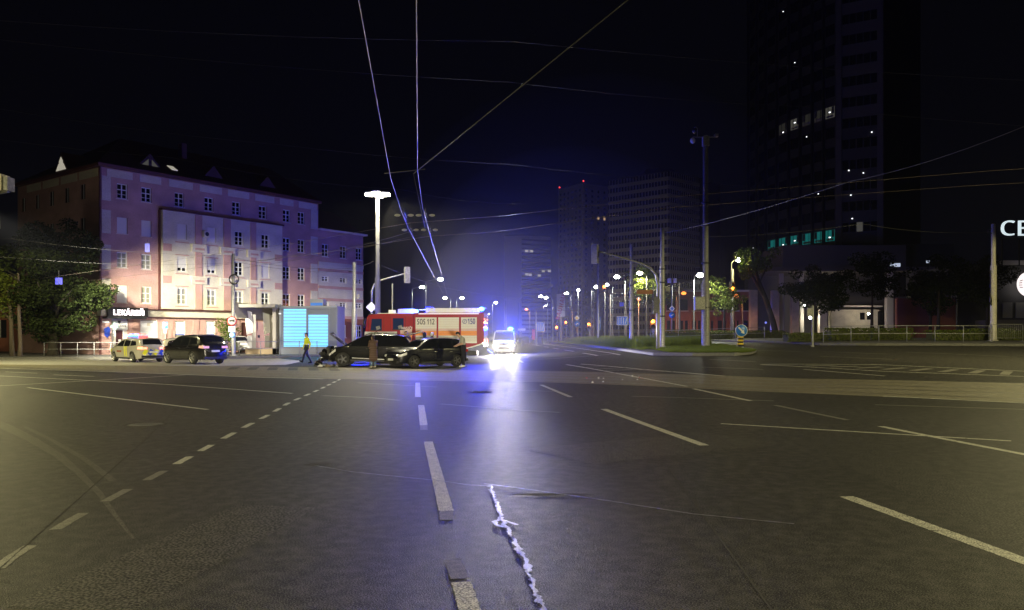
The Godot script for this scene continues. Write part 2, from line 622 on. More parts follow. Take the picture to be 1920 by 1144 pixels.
func drape_poly(poly: PackedVector2Array, lift: float, cell: float) -> ArrayMesh:
	var s := Shape.new()
	for part in clip_cells(poly, cell):
		var ids := Geometry2D.triangulate_polygon(part)
		for i in range(0, ids.size(), 3):
			s.tri(gp(part[ids[i]].x, part[ids[i]].y, lift), gp(part[ids[i + 1]].x, part[ids[i + 1]].y, lift), gp(part[ids[i + 2]].x, part[ids[i + 2]].y, lift), Vector3.UP)
	return s.done()

func raised(n: String, poly: PackedVector2Array, lift: float, m: Material, label: String) -> void:
	var inner: PackedVector2Array = Geometry2D.offset_polygon(poly, -0.16)[0]
	var o := structure(n, drape_poly(inner, lift, 2.0), m, label)
	var s := Shape.new(false)
	var cnt := poly.size()
	for i in cnt:
		var a := poly[i]
		var b := poly[(i + 1) % cnt]
		if maxf(a.length(), b.length()) > 130.0 and a.distance_to(b) > 60.0: continue
		var steps := maxi(1, int(a.distance_to(b) / 1.0))
		var side := (b - a).normalized().orthogonal()
		if Geometry2D.is_point_in_polygon((a + b) / 2 + side * 0.3, poly) == false: side = -side
		for k in steps:
			var p := a.lerp(b, float(k) / steps)
			var q := a.lerp(b, (k + 1.0) / steps)
			var out := Vector3(-side.x, 0, -side.y)
			var p2 := p + side * 0.17
			var q2 := q + side * 0.17
			s.quad(gp(p.x, p.y, -0.05), gp(q.x, q.y, -0.05), gp(q.x, q.y, lift - 0.02), gp(p.x, p.y, lift - 0.02), out)
			p += side * 0.02
			q += side * 0.02
			s.quad(gp(p.x - side.x * 0.02, p.y - side.y * 0.02, lift - 0.02), gp(q.x - side.x * 0.02, q.y - side.y * 0.02, lift - 0.02), gp(q.x, q.y, lift + 0.005), gp(p.x, p.y, lift + 0.005), out + Vector3.UP)
			s.quad(gp(p.x, p.y, lift + 0.005), gp(q.x, q.y, lift + 0.005), gp(q2.x, q2.y, lift + 0.005), gp(p2.x, p2.y, lift + 0.005), Vector3.UP)
	put(o, "kerb", s.done(), M.kerbstone)

# strip of a width along a line of (x, z) points, laid over the land; ragged edges where asked
func drape(line: Array, width: float, lift: float, ragged := 0.0, width_end := -1.0) -> ArrayMesh:
	var s := Shape.new()
	var pts := []
	for i in line.size() - 1:
		var a: Vector2 = line[i]
		var b: Vector2 = line[i + 1]
		var steps := maxi(1, int(a.distance_to(b) / (0.8 if ragged == 0.0 else 0.03)))
		for k in steps: pts.append(a.lerp(b, float(k) / steps))
	pts.append(line[line.size() - 1])
	var prev := []
	for i in pts.size():
		var d: Vector2 = (pts[mini(i + 1, pts.size() - 1)] - pts[maxi(i - 1, 0)]).normalized()
		var side := Vector2(-d.y, d.x)
		var w := lerpf(width, width_end if width_end >= 0.0 else width, float(i) / maxi(1, pts.size() - 1)) / 2
		var l: Vector2 = pts[i] + side * (w + ragged * (1.7 * noise_soft.get_noise_2d(pts[i].x * 900.0, pts[i].y * 900.0) + rng.randf_range(-0.35, 0.35)))
		var r: Vector2 = pts[i] - side * (w + ragged * (1.7 * noise_soft.get_noise_2d(pts[i].x * 900.0 + 400.0, pts[i].y * 900.0) + rng.randf_range(-0.35, 0.35)))
		var now := [gp(l.x, l.y, lift), gp(pts[i].x, pts[i].y, lift + ragged * 0.06), gp(r.x, r.y, lift)]
		if i > 0:
			for k in 2: s.quad(prev[k], prev[k + 1], now[k + 1], now[k], Vector3.UP)
		prev = now
	return s.done()

func mark(line: Array, width: float, m: Material, label: String, lift := 0.0032, width_end := -1.0) -> void:
	var near: bool = (line[0] as Vector2).y > -16.0
	structure("road_marking", drape(line, width, 0.0022 if near and lift < 0.004 else lift, 0.005 if near else 0.0, width_end), m, label)

func build_markings() -> void:
	var P: Material = M.road_paint
	var W: Material = M.worn_paint
	var lane := "white lane dash leading from the camera towards the crashed cars"
	mark([Vector2(-1.27, -11.94), Vector2(-0.6, -7.2)], 0.135, P, lane)
	mark([Vector2(-0.6, -7.2), Vector2(-0.565, -6.85)], 0.125, W, lane)
	mark([Vector2(-0.42, -5.62), Vector2(-0.345, -5.19)], 0.12, W, lane)
	mark([Vector2(-0.33, -5.12), Vector2(-0.2, -4.3)], 0.13, P, lane)
	mark([Vector2(-2.1, -18.2), Vector2(-1.58, -14.1)], 0.14, P, lane)
	mark([Vector2(-1.58, -14.1), Vector2(-1.5, -13.4)], 0.13, W, lane)
	mark([Vector2(-3.22, -26.9), Vector2(-2.46, -20.6)], 0.15, P, lane)
	mark([Vector2(-4.0, -35.8), Vector2(-3.5, -30.0)], 0.15, P, lane)
	# curved guide line of short blocks for turning traffic
	var guide := [Vector2(-7.14, -36.4), Vector2(-6.4, -29.6), Vector2(-5.76, -23.65), Vector2(-5.33, -18.8), Vector2(-4.97, -16.3), Vector2(-4.7, -13.9), Vector2(-4.42, -11.65), Vector2(-4.25, -10.3), Vector2(-4.08, -9.0), Vector2(-3.98, -8.0), Vector2(-3.84, -6.9), Vector2(-3.6, -5.6), Vector2(-3.2, -4.4)]
	var total := 0.0
	var at := [0.0]
	for i in guide.size() - 1:
		total += guide[i].distance_to(guide[i + 1])
		at.append(total)
	var along := func(t: float) -> Vector2:
		for i in guide.size() - 1:
			if t <= at[i + 1]:
				return guide[i].lerp(guide[i + 1], (t - at[i]) / (at[i + 1] - at[i]))
		return guide[guide.size() - 1]
	var t := 0.0
	while t < total:
		var a: Vector2 = along.call(t)
		var len := 0.75 if a.y < -13 else 0.62
		mark([a, along.call(minf(t + len / 2, total)), along.call(minf(t + len, total))], 0.1, W if a.y > -9 or int(t * 7) % 5 == 0 else P, "short block of the curved guide line across the junction")
		t += len + (0.72 if a.y < -13 else 0.5)
	var arm := "white lane dash on the arm of the crossing beside the traffic island"
	mark([Vector2(1.99, -17.1), Vector2(2.81, -11.5)], 0.15, P, arm)
	mark([Vector2(3.33, -7.85), Vector2(3.68, -5.3)], 0.15, P, arm)
	mark([Vector2(5.94, -17.8), Vector2(6.34, -14.9)], 0.12, W, arm)
	mark([Vector2(5.18, -22.5), Vector2(5.71, -18.85)], 0.13, P, arm)
	mark([Vector2(0.93, -25.1), Vector2(1.51, -20.3)], 0.13, P, arm)
	mark([Vector2(6.5, -13.9), Vector2(6.95, -10.4)], 0.13, P, arm)
	var cross := "pale line running across the junction parallel to the tram track"
	mark([Vector2(3.8, -14.33), Vector2(7.6, -12.0)], 0.1, P, cross)
	mark([Vector2(3.1, -20.4), Vector2(6.25, -18.8)], 0.09, W, cross)
	mark([Vector2(8.2, -17.8), Vector2(11, -16.7), Vector2(16, -14.5)], 0.1, W, cross)
	mark([Vector2(9.3, -19.75), Vector2(11.7, -18.05), Vector2(18, -14.2)], 0.12, P, cross, 0.0078)
	mark([Vector2(2.63, -38.1), Vector2(4.23, -28.4), Vector2(5.17, -23.3)], 0.13, P, cross, 0.0078)
	mark([Vector2(3.3, -37.8), Vector2(5.2, -31.6), Vector2(7.26, -26.9)], 0.13, P, cross, 0.0078)
	for k in 4:
		var f := 0.25 + k * 0.2
		mark([Vector2(2.9, -36.5).lerp(Vector2(4.1, -29.2), f), Vector2(3.5, -37.0).lerp(Vector2(6.6, -28.4), f)], 0.18, W, "hatched bar inside the painted wedge", 0.0078)
	mark([Vector2(10.1, -31.9), Vector2(13.2, -28.3), Vector2(16.9, -26.0), Vector2(24, -22.5)], 0.12, P, cross)
	mark([Vector2(10.1, -32.1), Vector2(14.75, -31.6), Vector2(18, -28.6), Vector2(24, -23)], 0.12, P, cross)
	for k in 9:
		var f := 0.16 + k * 0.09
		mark([Vector2(10.2, -32).lerp(Vector2(18.4, -25.3), f), Vector2(11.6, -32).lerp(Vector2(19.4, -27.2), f)], 0.3, W, "hatched bar of the painted island on the cross road")
	mark([Vector2(3.8, -33.1), Vector2(5.1, -31.3), Vector2(6.88, -27.5)], 0.1, W, cross, 0.0078)
	mark([Vector2(10.8, -29.2), Vector2(12.4, -26.2)], 0.1, P, cross)
	for p in [[Vector2(7.6, -31.5), Vector2(9.4, -29.5)], [Vector2(16.2, -41), Vector2(18.5, -38.5)], [Vector2(20, -40), Vector2(23, -36.5)], [Vector2(14.5, -37.2), Vector2(16.8, -34.8)], [Vector2(22, -33), Vector2(25.5, -30)], [Vector2(13.3, -43.5), Vector2(15.2, -41.5)], [Vector2(24, -37.5), Vector2(27, -34)], [Vector2(9, -36), Vector2(10.4, -33.6)]]:
		mark(p, 0.12, W, "worn white dash on the cross road below the tower")
	mark([Vector2(-5.27, -26.9), Vector2(-2.33, -24.6)], 0.11, W, cross)
	mark([Vector2(-5.07, -21.1), Vector2(-3.6, -20.35), Vector2(-2.78, -19.55)], 0.11, W, cross)
	mark([Vector2(-1.67, -18.5), Vector2(0.2, -16.9), Vector2(1.0, -16.4)], 0.1, W, cross)
	mark([Vector2(-0.72, -23.7), Vector2(1.35, -22.1)], 0.09, W, cross)
	mark([Vector2(-1.0, -29.96), Vector2(2, -28.1), Vector2(4.84, -26.5)], 0.1, W, cross, 0.0078)
	mark([Vector2(-2.2, -34.5), Vector2(0.5, -31.8)], 0.1, W, cross, 0.0078)
	var left := "long yellowish line on the road in front of the corner house"
	mark([Vector2(-20.4, -18.2), Vector2(-16.3, -25.2), Vector2(-13.3, -32)], 0.12, P, left, 0.0078)
	mark([Vector2(-20.5, -31.5), Vector2(-11.4, -26), Vector2(-6.1, -21.9)], 0.11, P, left)
	mark([Vector2(-15.0, -24.4), Vector2(-6.6, -17.1)], 0.11, P, left)
	mark([Vector2(-29.7, -40.9), Vector2(-26, -39.1), Vector2(-16.7, -34.4), Vector2(-9.7, -30.3), Vector2(-7.0, -29.2)], 0.16, P, left, 0.0078)
	mark([Vector2(-18.85, -32.4), Vector2(-16.5, -31.1)], 0.12, P, left)
	mark([Vector2(-22.5, -35), Vector2(-20.3, -33.7)], 0.12, P, left, 0.0078)
	for k in 6:
		var x := -14.2 + k * 1.05
		mark([Vector2(x, -40.6 + k * 0.25), Vector2(x + 0.9, -37.2 + k * 0.25)], 0.45, M.pale_scuff, "broad worn stripe of the pedestrian crossing over the tram bed", 0.0062)
	# road leading away past the island
	for z in range(0, 8):
		mark([Vector2(5.0 - z * 0.35, -46.0 - z * 13.0), Vector2(4.75 - z * 0.35, -53.0 - z * 13.0)], 0.14, P, "white dash on the road leading away past the island")
	mark([Vector2(6.1, -44.4), Vector2(5.7, -70), Vector2(4.6, -114)], 0.13, P, "edge line beside the kerb of the traffic island")
	for k in 6:
		mark([Vector2(0.6 - k * 0.5, -44.0 - k * 9), Vector2(0.45 - k * 0.5, -48.0 - k * 9)], 0.14, P, "white dash between the ambulance and the traffic island")
	mark([Vector2(-0.6, -47.5), Vector2(6.3, -46.0)], 0.3, W, "worn stop line in front of the ambulance")
	# pale curved trace of an old marking
	mark([Vector2(-11.5, -16.2), Vector2(-9.31, -14.33), Vector2(-7.38, -12.13), Vector2(-6.04, -10.51), Vector2(-4.98, -9.1), Vector2(-4.2, -8.02), Vector2(-3.56, -7.06), Vector2(-2.99, -6.22)], 0.3, M.pale_scuff, "faded curved trace of an old painted line", 0.0022, 0.02)
	mark([Vector2(-8.6, -13.9), Vector2(-6.9, -11.9), Vector2(-5.6, -10.3), Vector2(-4.4, -8.7)], 0.08, M.pale_scuff, "faded curved trace of an old painted line", 0.0024)
	# sealed cracks and patched holes
	var seal := structure("crack_seal", drape([Vector2(-0.235, -8.42), Vector2(-0.19, -7.95), Vector2(-0.14, -7.5), Vector2(-0.1, -6.9), Vector2(-0.035, -6.55), Vector2(0.0, -6.25), Vector2(0.05, -5.9), Vector2(0.11, -5.5), Vector2(0.12, -5.2), Vector2(0.19, -4.55), Vector2(0.22, -4.1)], 0.034, 0.0038, 0.02), M.bitumen, "shiny bitumen seal over a winding crack in the asphalt")
	put(seal, "seal_branch", drape([Vector2(-0.1, -6.9), Vector2(-0.15, -6.78), Vector2(-0.135, -6.66), Vector2(-0.04, -6.56)], 0.04, 0.0034, 0.012), M.bitumen)
	put(seal, "seal_branch", drape([Vector2(-0.08, -6.84), Vector2(0.0, -6.74), Vector2(0.04, -6.66)], 0.03, 0.003, 0.012), M.bitumen)
	structure("crack_seal", drape([Vector2(-2.5, -9.78), Vector2(-1.88, -9.26), Vector2(-1.2, -8.9), Vector2(-0.76, -8.67), Vector2(-0.46, -8.44), Vector2(-0.23, -8.4)], 0.022, 0.0042, 0.006), M.bitumen, "thin crack across the asphalt meeting the winding seal")
	structure("crack_seal", drape([Vector2(-0.3, -8.52), Vector2(-0.05, -8.36), Vector2(0.73, -7.8), Vector2(1.62, -7.08), Vector2(2.4, -6.7)], 0.03, 0.0035, 0.008), M.bitumen, "dark crack running on from the winding seal towards the lane dash")
	structure("asphalt_patch", drape_poly(PackedVector2Array([Vector2(-2.6, -9.76), Vector2(-2.52, -9.88), Vector2(-2.36, -9.95), Vector2(-2.24, -9.88), Vector2(-2.3, -9.74), Vector2(-2.44, -9.68)]), 0.0045, 1.0), M.patch_asphalt, "dark patched hole at the end of the thin crack")
	# repairs: tarred trench strips, newer and older squares of asphalt, joints between paving lanes, manhole covers
	for q in [[[Vector2(4.2, -5.2), Vector2(4.6, -9.5), Vector2(5.0, -13.0)], 0.9, M.new_asphalt], [[Vector2(-7.5, -8.5), Vector2(-10.5, -16), Vector2(-13, -22)], 1.1, M.old_asphalt], [[Vector2(0.6, -10.5), Vector2(3.6, -12.4)], 1.6, M.old_asphalt], [[Vector2(7.5, -9.5), Vector2(11, -12.5)], 1.5, M.old_asphalt], [[Vector2(-9.5, -18.5), Vector2(-7.4, -20.5)], 1.8, M.new_asphalt], [[Vector2(2.4, -19.0), Vector2(4.2, -22.0)], 1.3, M.new_asphalt], [[Vector2(10.5, -35), Vector2(17, -31.5)], 2.2, M.new_asphalt], [[Vector2(-2.6, -4.6), Vector2(-2.2, -7.4)], 0.8, M.old_asphalt]]:
		structure("asphalt_repair", drape(q[0], q[1], 0.0015, 0.0), q[2], "rectangular repair in the asphalt of slightly different tone")
	for q in [[Vector2(-3.2, -4.4), Vector2(-5.6, -12), Vector2(-8.6, -21)], [Vector2(1.5, -4.4), Vector2(1.9, -9.6), Vector2(0.6, -15.5), Vector2(-0.6, -22)], [Vector2(2.4, -6.7), Vector2(5.2, -6.1), Vector2(9, -6.4)], [Vector2(4.5, -9.8), Vector2(7.4, -12.6), Vector2(12, -15.4)], [Vector2(-12, -13), Vector2(-7.8, -15.2), Vector2(-5.2, -15.0), Vector2(-2.2, -15.6)], [Vector2(-1.5, -10.4), Vector2(1.5, -12.0), Vector2(5.0, -13.6)]]:
		structure("paving_joint", drape(q, 0.014, 0.0024, 0.005), M.patch_asphalt, "thin dark joint between lanes of asphalt")
	for q in [[-6.6, -14.2], [-0.9, -22.5]]:
		var mh := structure("manhole_cover", lathe_mesh([Vector2(0, 0.006), Vector2(0.29, 0.006), Vector2(0.3, 0.002)], 24), M.cover_iron, "round iron manhole cover in the road")
		mh.position = gp(q[0], q[1], 0.003)
		put(mh, "cover_ring", lathe_mesh([Vector2(0.31, 0.001), Vector2(0.315, 0.005), Vector2(0.36, 0.005), Vector2(0.37, 0.0)], 24), M.patch_asphalt)
		for k in 5:
			put(mh, "cover_rib", box_mesh(Vector3(0.4, 0.006, 0.03)), M.cover_iron, Vector3(0, 0.008, -0.16 + k * 0.08))
	for q in [[Vector2(-11.5, -26.5), 2.3, 0.35], [Vector2(0.45, -7.95), 0.5, 0.05]]:  # the narrow one paints in the shadow line of a dip by the crack
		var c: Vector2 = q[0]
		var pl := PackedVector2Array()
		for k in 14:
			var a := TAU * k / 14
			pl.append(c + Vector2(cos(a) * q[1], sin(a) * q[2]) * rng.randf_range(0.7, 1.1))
		structure("asphalt_patch", drape_poly(pl, 0.0026, 1.0), M.patch_asphalt, "dark patch in the asphalt")

# ---------------------------------------------------------------- corner house

# one window in a facade whose outward side is +z: pane set back, white frame, mullion and transom, sill
func facade_window(parent: Node, x: float, y0: float, w: float, h: float, z: float, style := 0) -> void:
	var f := Node3D.new()
	f.name = "window"
	f.position = Vector3(x, y0, z)
	parent.add_child(f, true)
	var glass: Material = [M.window_glass, M.curtain_glass, M.shutter_white, M.shutter_white][style]
	if style >= 2:
		bx(f, "roller_shutter", M.shutter_white, Vector3(0, h * (0.5 if style == 2 else 0.62), 0.02), Vector3(w - 0.04, h * (1.0 if style == 2 else 0.74), 0.04))
	if style != 2:
		bx(f, "pane", glass if style < 2 else M.window_glass, Vector3(0, h / 2, -0.05), Vector3(w, h, 0.03))
		for sx in [-1.0, 1.0]:
			bx(f, "frame", M.window_white, Vector3(sx * (w / 2 - 0.035), h / 2, -0.01), Vector3(0.07, h, 0.06))
		for yy in [0.035, h - 0.035]:
			bx(f, "frame", M.window_white, Vector3(0, yy, -0.012), Vector3(w - 0.14, 0.07, 0.06))
		bx(f, "mullion", M.window_white, Vector3(0, h / 2, -0.008), Vector3(0.075, h - 0.14, 0.06))
		bx(f, "transom", M.window_white, Vector3(0, h * 0.6, -0.014), Vector3(w - 0.14, 0.065, 0.06))
		bx(f, "glazing_bar", M.window_white, Vector3(0, h * 0.3, -0.02), Vector3(w - 0.14, 0.03, 0.04))
	bx(f, "sill", M.cream_stone, Vector3(0, -0.035, 0.05), Vector3(w + 0.14, 0.06, 0.14))

# a wall with window holes: strips between the holes
func holed_wall(parent: Node, n: String, m: Material, x0: float, x1: float, y0: float, y1: float, z: float, holes: Array, depth := 0.24) -> void:
	var ys := [y0, y1]
	for hl in holes:
		ys.append(hl.position.y)
		ys.append(hl.end.y)
	ys.sort()
	var s := Shape.new(false)
	for i in ys.size() - 1:
		if ys[i + 1] - ys[i] < 0.001: continue
		var ym: float = (ys[i] + ys[i + 1]) / 2
		var row := []
		for hl in holes:
			if hl.position.y < ym and hl.end.y > ym: row.append(hl)
		row.sort_custom(func(a, b): return a.position.x < b.position.x)
		var x := x0
		for hl in row + [Rect2(x1, 0, 0, 0)]:
			if hl.position.x - x > 0.001:
				s.box(Vector3((x + hl.position.x) / 2, ym, z - depth / 2), Vector3(hl.position.x - x, ys[i + 1] - ys[i], depth))
			x = hl.end.x
	put(parent, n, s.done(), m)

func build_corner_house() -> void:
	var o := thing("corner_house", "pink and cream five-storey corner house with a pharmacy on the ground floor", "building", Vector3(-32.4, 0.13, -62), deg_to_rad(53.98))
	var L := 21.8
	var cols := [1.76, 3.78, 6.7, 9.52, 12.3, 15.15, 17.9, 19.68]
	var rows := [[12.5, 1.22], [9.7, 1.3], [6.96, 1.25], [4.15, 1.4]]
	var style := [[0, 0, 0, 0, 0, 0, 0, 0], [2, 2, 2, 2, 0, 0, 0, 0], [1, 1, 3, 3, 0, 2, 0, 0], [2, 1, 1, 1, 1, 0, 0, 0]]
	var flat := []
	var bay := []
	for r in 4:
		for c in 8:
			var w := 0.86
			var in_bay: bool = c >= 2 and c <= 5 and r > 0
			var hole := Rect2(cols[c] - w / 2, rows[r][0], w, rows[r][1])
			(bay if in_bay else flat).append(hole)
			facade_window(o, cols[c], rows[r][0], w, rows[r][1], 0.3 if in_bay else -0.12, style[r][c])
	holed_wall(o, "upper_wall", M.pink_render, 0.0, L, 3.6, 14.8, 0.0, flat)
	# the projecting cream bay with its pink pilasters and consoles
	holed_wall(o, "bay_wall", M.cream_render, 4.97, 17.08, 3.75, 12.0, 0.42, bay, 0.42)
	bc(o, "bay_coping", M.dark_coping, Vector3(4.85, 12.0, 0.0), Vector3(17.2, 12.14, 0.56))
	for x in [[7.9, 8.56], [10.68, 11.4], [13.5, 14.08]]:
		bc(o, "pilaster", M.pink_render, Vector3(x[0], 3.76, 0.42), Vector3(x[1], 11.96, 0.5))
		for y in [8.72, 5.95]:
			bc(o, "console", M.cream_render, Vector3(x[0] - 0.38, y, 0.42), Vector3(x[1] + 0.38, y + 0.6, 0.64))
			bc(o, "console_cap", M.cream_stone, Vector3(x[0] - 0.44, y + 0.6, 0.42), Vector3(x[1] + 0.44, y + 0.66, 0.7))
			bc(o, "console_panel", M.pink_render, Vector3(x[0] - 0.12, y + 0.18, 0.64), Vector3(x[1] + 0.12, y + 0.36, 0.66))
	for x in [6.7, 9.52, 12.3, 15.15]:
		for y in [9.4, 6.72, 8.32, 5.66, 3.95]:
			bc(o, "string_course", M.pink_render, Vector3(x - 0.62, y, 0.42), Vector3(x + 0.62, y + 0.08, 0.47))
	for y in [8.6, 5.9]:
		bc(o, "quoin", M.pink_render, Vector3(4.99, y, 0.42), Vector3(5.75, y + 0.62, 0.45))
		bc(o, "quoin", M.pink_render, Vector3(16.2, y, 0.42), Vector3(17.06, y + 0.62, 0.45))
	# cream panels below the eaves and cream corners
	for x in [[0.52, 2.6], [3.2, 5.05], [5.75, 7.95], [8.6, 10.8], [11.42, 13.65], [14.3, 16.45], [17.1, 18.7], [19.35, 21.6]]:
		bc(o, "frieze_panel", M.cream_render, Vector3(x[0], 14.12, 0.0), Vector3(x[1], 14.72, 0.04))
	for e in [[0.12, 0.82], [20.85, 21.7]]:
		for y in [[12.2, 14.12], [9.6, 11.45], [6.75, 8.7], [4.3, 6.0]]:
			bc(o, "corner_panel", M.cream_render, Vector3(e[0], y[0], 0.0), Vector3(e[1], y[1], 0.05))
	bc(o, "drain_pipe", M.dark_coping, Vector3(-0.1, 0.0, 0.0), Vector3(0.04, 14.8, 0.13))
	bc(o, "drain_pipe", M.dark_coping, Vector3(4.8, 3.6, 0.0), Vector3(4.93, 12.0, 0.16))
	# ground floor with rusticated blocks, shop windows and the band above it
	var shop := [Rect2(0.85, 0.0, 1.4, 2.85), Rect2(3.2, 1.05, 1.5, 1.75), Rect2(6.25, 1.35, 0.95, 1.4), Rect2(9.15, 1.35, 0.95, 1.45), Rect2(12.75, 0.0, 0.8, 2.7)]
	holed_wall(o, "ground_wall", M.pink_render, 0.0, L, 0.0, 3.0, 0.1, shop, 0.34)
	bc(o, "cornice", M.cream_render, Vector3(-0.1, 3.05, -0.24), Vector3(L, 3.6, 0.34))
	bc(o, "cornice_edge", M.dark_coping, Vector3(-0.14, 3.6, -0.2), Vector3(L, 3.68, 0.6))
	bc(o, "cornice_edge", M.dark_coping, Vector3(-0.12, 3.0, -0.2), Vector3(L, 3.05, 0.42))
	for x in [2.75, 5.35, 5.7, 8.1, 10.75, 12.2, 14.0]:
		for k in 3:
			bc(o, "block", M.pink_render, Vector3(x - (0.32 if k % 2 else 0.2), 0.18 + k * 0.92, 0.1), Vector3(x + (0.2 if k % 2 else 0.36), 0.18 + k * 0.92 + 0.86, 0.18))
	for q in [[3.95, 1.05, 1.5, 1.75], [6.72, 1.35, 0.95, 1.4], [9.62, 1.35, 0.95, 1.45]]:
		var w := Node3D.new()
		w.name = "shop_window"
		o.add_child(w, true)
		bc(w, "pane", M.curtain_glass, Vector3(q[0] - q[2] / 2, q[1], -0.04), Vector3(q[0] + q[2] / 2, q[1] + q[3], -0.01))
		bc(w, "poster", M.sign_white, Vector3(q[0] - q[2] / 2 + 0.06, q[1] + 0.28, -0.01), Vector3(q[0] + q[2] / 2 - 0.06, q[1] + q[3] - 0.08, 0.01))
		bc(w, "blue_strip", M.reflex_blue if q[0] > 5 else M.shutter_white, Vector3(q[0] - q[2] / 2 + 0.06, q[1] + 0.2, 0.0), Vector3(q[0] + q[2] / 2 - 0.06, q[1] + 0.27, 0.015))
		bc(w, "emblem", M.cream_stone, Vector3(q[0] - 0.12, q[1] + q[3] - 0.5, 0.01), Vector3(q[0] + 0.12, q[1] + q[3] - 0.26, 0.02))
		for sx in [-1.0, 1.0]:
			bc(w, "frame", M.window_white, Vector3(q[0] + sx * q[2] / 2, q[1], -0.03), Vector3(q[0] + sx * (q[2] / 2 - 0.06), q[1] + q[3], 0.03))
	bc(o, "wall_plate", M.dark_metal, Vector3(14.5, 1.3, 0.1), Vector3(14.75, 1.55, 0.13))
	bc(o, "side_door", M.dark_coping, Vector3(12.77, 0.02, -0.2), Vector3(13.53, 2.68, -0.12))
	# pharmacy entrance
	var d := Node3D.new()
	d.name = "shop_door"
	o.add_child(d, true)
	bc(d, "recess", M.shutter_white, Vector3(0.86, 0.02, -0.24), Vector3(2.24, 2.84, -0.2))
	bc(d, "leaf", M.door_dark, Vector3(1.3, 0.05, -0.18), Vector3(1.85, 1.92, -0.12))
	for x in [1.16, 1.86]:
		bc(d, "frame", M.window_white, Vector3(x, 0.03, -0.19), Vector3(x + 0.13, 1.98, -0.1))
	bc(d, "notice", M.sign_white, Vector3(1.5, 1.0, -0.12), Vector3(1.68, 1.18, -0.1))
	bc(d, "fascia", M.sign_white, Vector3(1.02, 1.98, -0.2), Vector3(2.2, 2.68, 0.0))
	lettering(d, "lettering", "KÁREŇ", 0.15, M.sign_black, Vector3(1.75, 2.25, 0.005), Vector3.ZERO, 0.01)
	put(d, "shield", prism_mesh(PackedVector2Array([Vector2(-0.13, 0.1), Vector2(0.13, 0.1), Vector2(0.11, -0.05), Vector2(0, -0.14), Vector2(-0.11, -0.05)]), 0, 0.02), M.dark_metal, Vector3(1.51, 2.59, 0.0))
	put(o, "wall_shield", prism_mesh(PackedVector2Array([Vector2(-0.24, 0.35), Vector2(0.1, 0.5), Vector2(0.26, 0.3), Vector2(0.2, -0.2), Vector2(0.02, -0.4), Vector2(-0.2, -0.2)]), 0, 0.04), M.reflex_blue, Vector3(0.48, 1.72, 0.1))
	bc(o, "street_plate", M.sign_white, Vector3(0.12, 2.5, 0.1), Vector3(0.66, 2.66, 0.12))
	bc(o, "door_step", M.sign_white, Vector3(0.8, 0.0, 0.1), Vector3(2.3, 0.1, 0.5))
	# side wall round the corner, dark
	var side := Node3D.new()
	side.name = "side_wing"
	side.rotation.y = -PI / 2
	side.position = Vector3(0, 0, -0.24)
	o.add_child(side, true)
	var sh := []
	for r in 4:
		for c in 5:
			sh.append(Rect2(-3.0 - c * 2.7, rows[r][0], 0.86, rows[r][1]))
	holed_wall(side, "side_wall", M.pink_render, -14.5, 0.0, 0.0, 14.8, 0.0, sh)
	for hl in sh:
		bc(side, "side_pane", M.window_glass, Vector3(hl.position.x, hl.position.y, -0.14), Vector3(hl.end.x, hl.end.y, -0.1))
		bc(side, "side_mullion", M.window_white, Vector3(hl.get_center().x - 0.03, hl.position.y, -0.1), Vector3(hl.get_center().x + 0.03, hl.end.y, -0.06))
	for x in [[-3.1, -0.1], [-6.2, -3.5], [-9.5, -6.7], [-12.6, -10.0]]:
		bc(side, "side_frieze", M.cream_render, Vector3(x[0], 14.1, 0.0), Vector3(x[1], 14.72, 0.04))
	# eaves, hipped tile roof, dormers, chimney
	bc(o, "eaves", M.dark_coping, Vector3(-0.35, 14.8, -14.6), Vector3(L + 0.1, 15.05, 0.4))
	var s := Shape.new(false)
	var e := [Vector3(-0.35, 15.05, 0.4), Vector3(L + 0.1, 15.05, 0.4), Vector3(L + 0.1, 15.05, -14.6), Vector3(-0.35, 15.05, -14.6)]
	var rg := [Vector3(5, 19, -6.5), Vector3(L - 1, 19, -6.5)]
	s.quad(e[0], e[1], rg[1], rg[0], Vector3(0, 1, 1))
	s.quad(e[2], e[3], rg[0], rg[1], Vector3(0, 1, -1))
	s.tri(e[0], e[3], rg[0], Vector3(-1, 1, 0))
	s.tri(e[1], e[2], rg[1], Vector3(1, 1, 0))
	var roof := put(o, "roof", s.done(), M.roof_tile)
	for x in [4.6, 10.6, 16.4]:
		var dm := put(roof, "dormer", prism_mesh(PackedVector2Array([Vector2(-1.2, 0), Vector2(1.2, 0), Vector2(0, 1.3)]), -4.5, 0.0), M.roof_tile, Vector3(x, 15.5, -0.9))
		if x < 5:
			for sx in [-1.0, 1.0]:
				put(o, "dormer_window_lamp", prism_mesh(PackedVector2Array([Vector2(sx * 0.15, 0.2), Vector2(sx * 0.8, 0.2), Vector2(sx * 0.15, 0.8)]), 0, 0.04), M.window_office_lamp, Vector3(x, 15.5, -0.9))
		dm.set_meta("label", "steep dark gable of the attic")
	bx(roof, "skylight_lamp", M.window_pale_lamp, Vector3(6.75, 15.98, -1.15), Vector3(0.55, 0.05, 0.9), Vector3(0.53, 0, 0))
	bc(roof, "chimney", M.roof_tile, Vector3(9.6, 17.0, -5.0), Vector3(10.1, 19.2, -4.4))
	put(side, "attic_gable", prism_mesh(PackedVector2Array([Vector2(-1.2, 0), Vector2(1.2, 0), Vector2(0, 1.7)]), -3.5, 0.0), M.roof_tile, Vector3(-5.7, 15.0, 0.25))
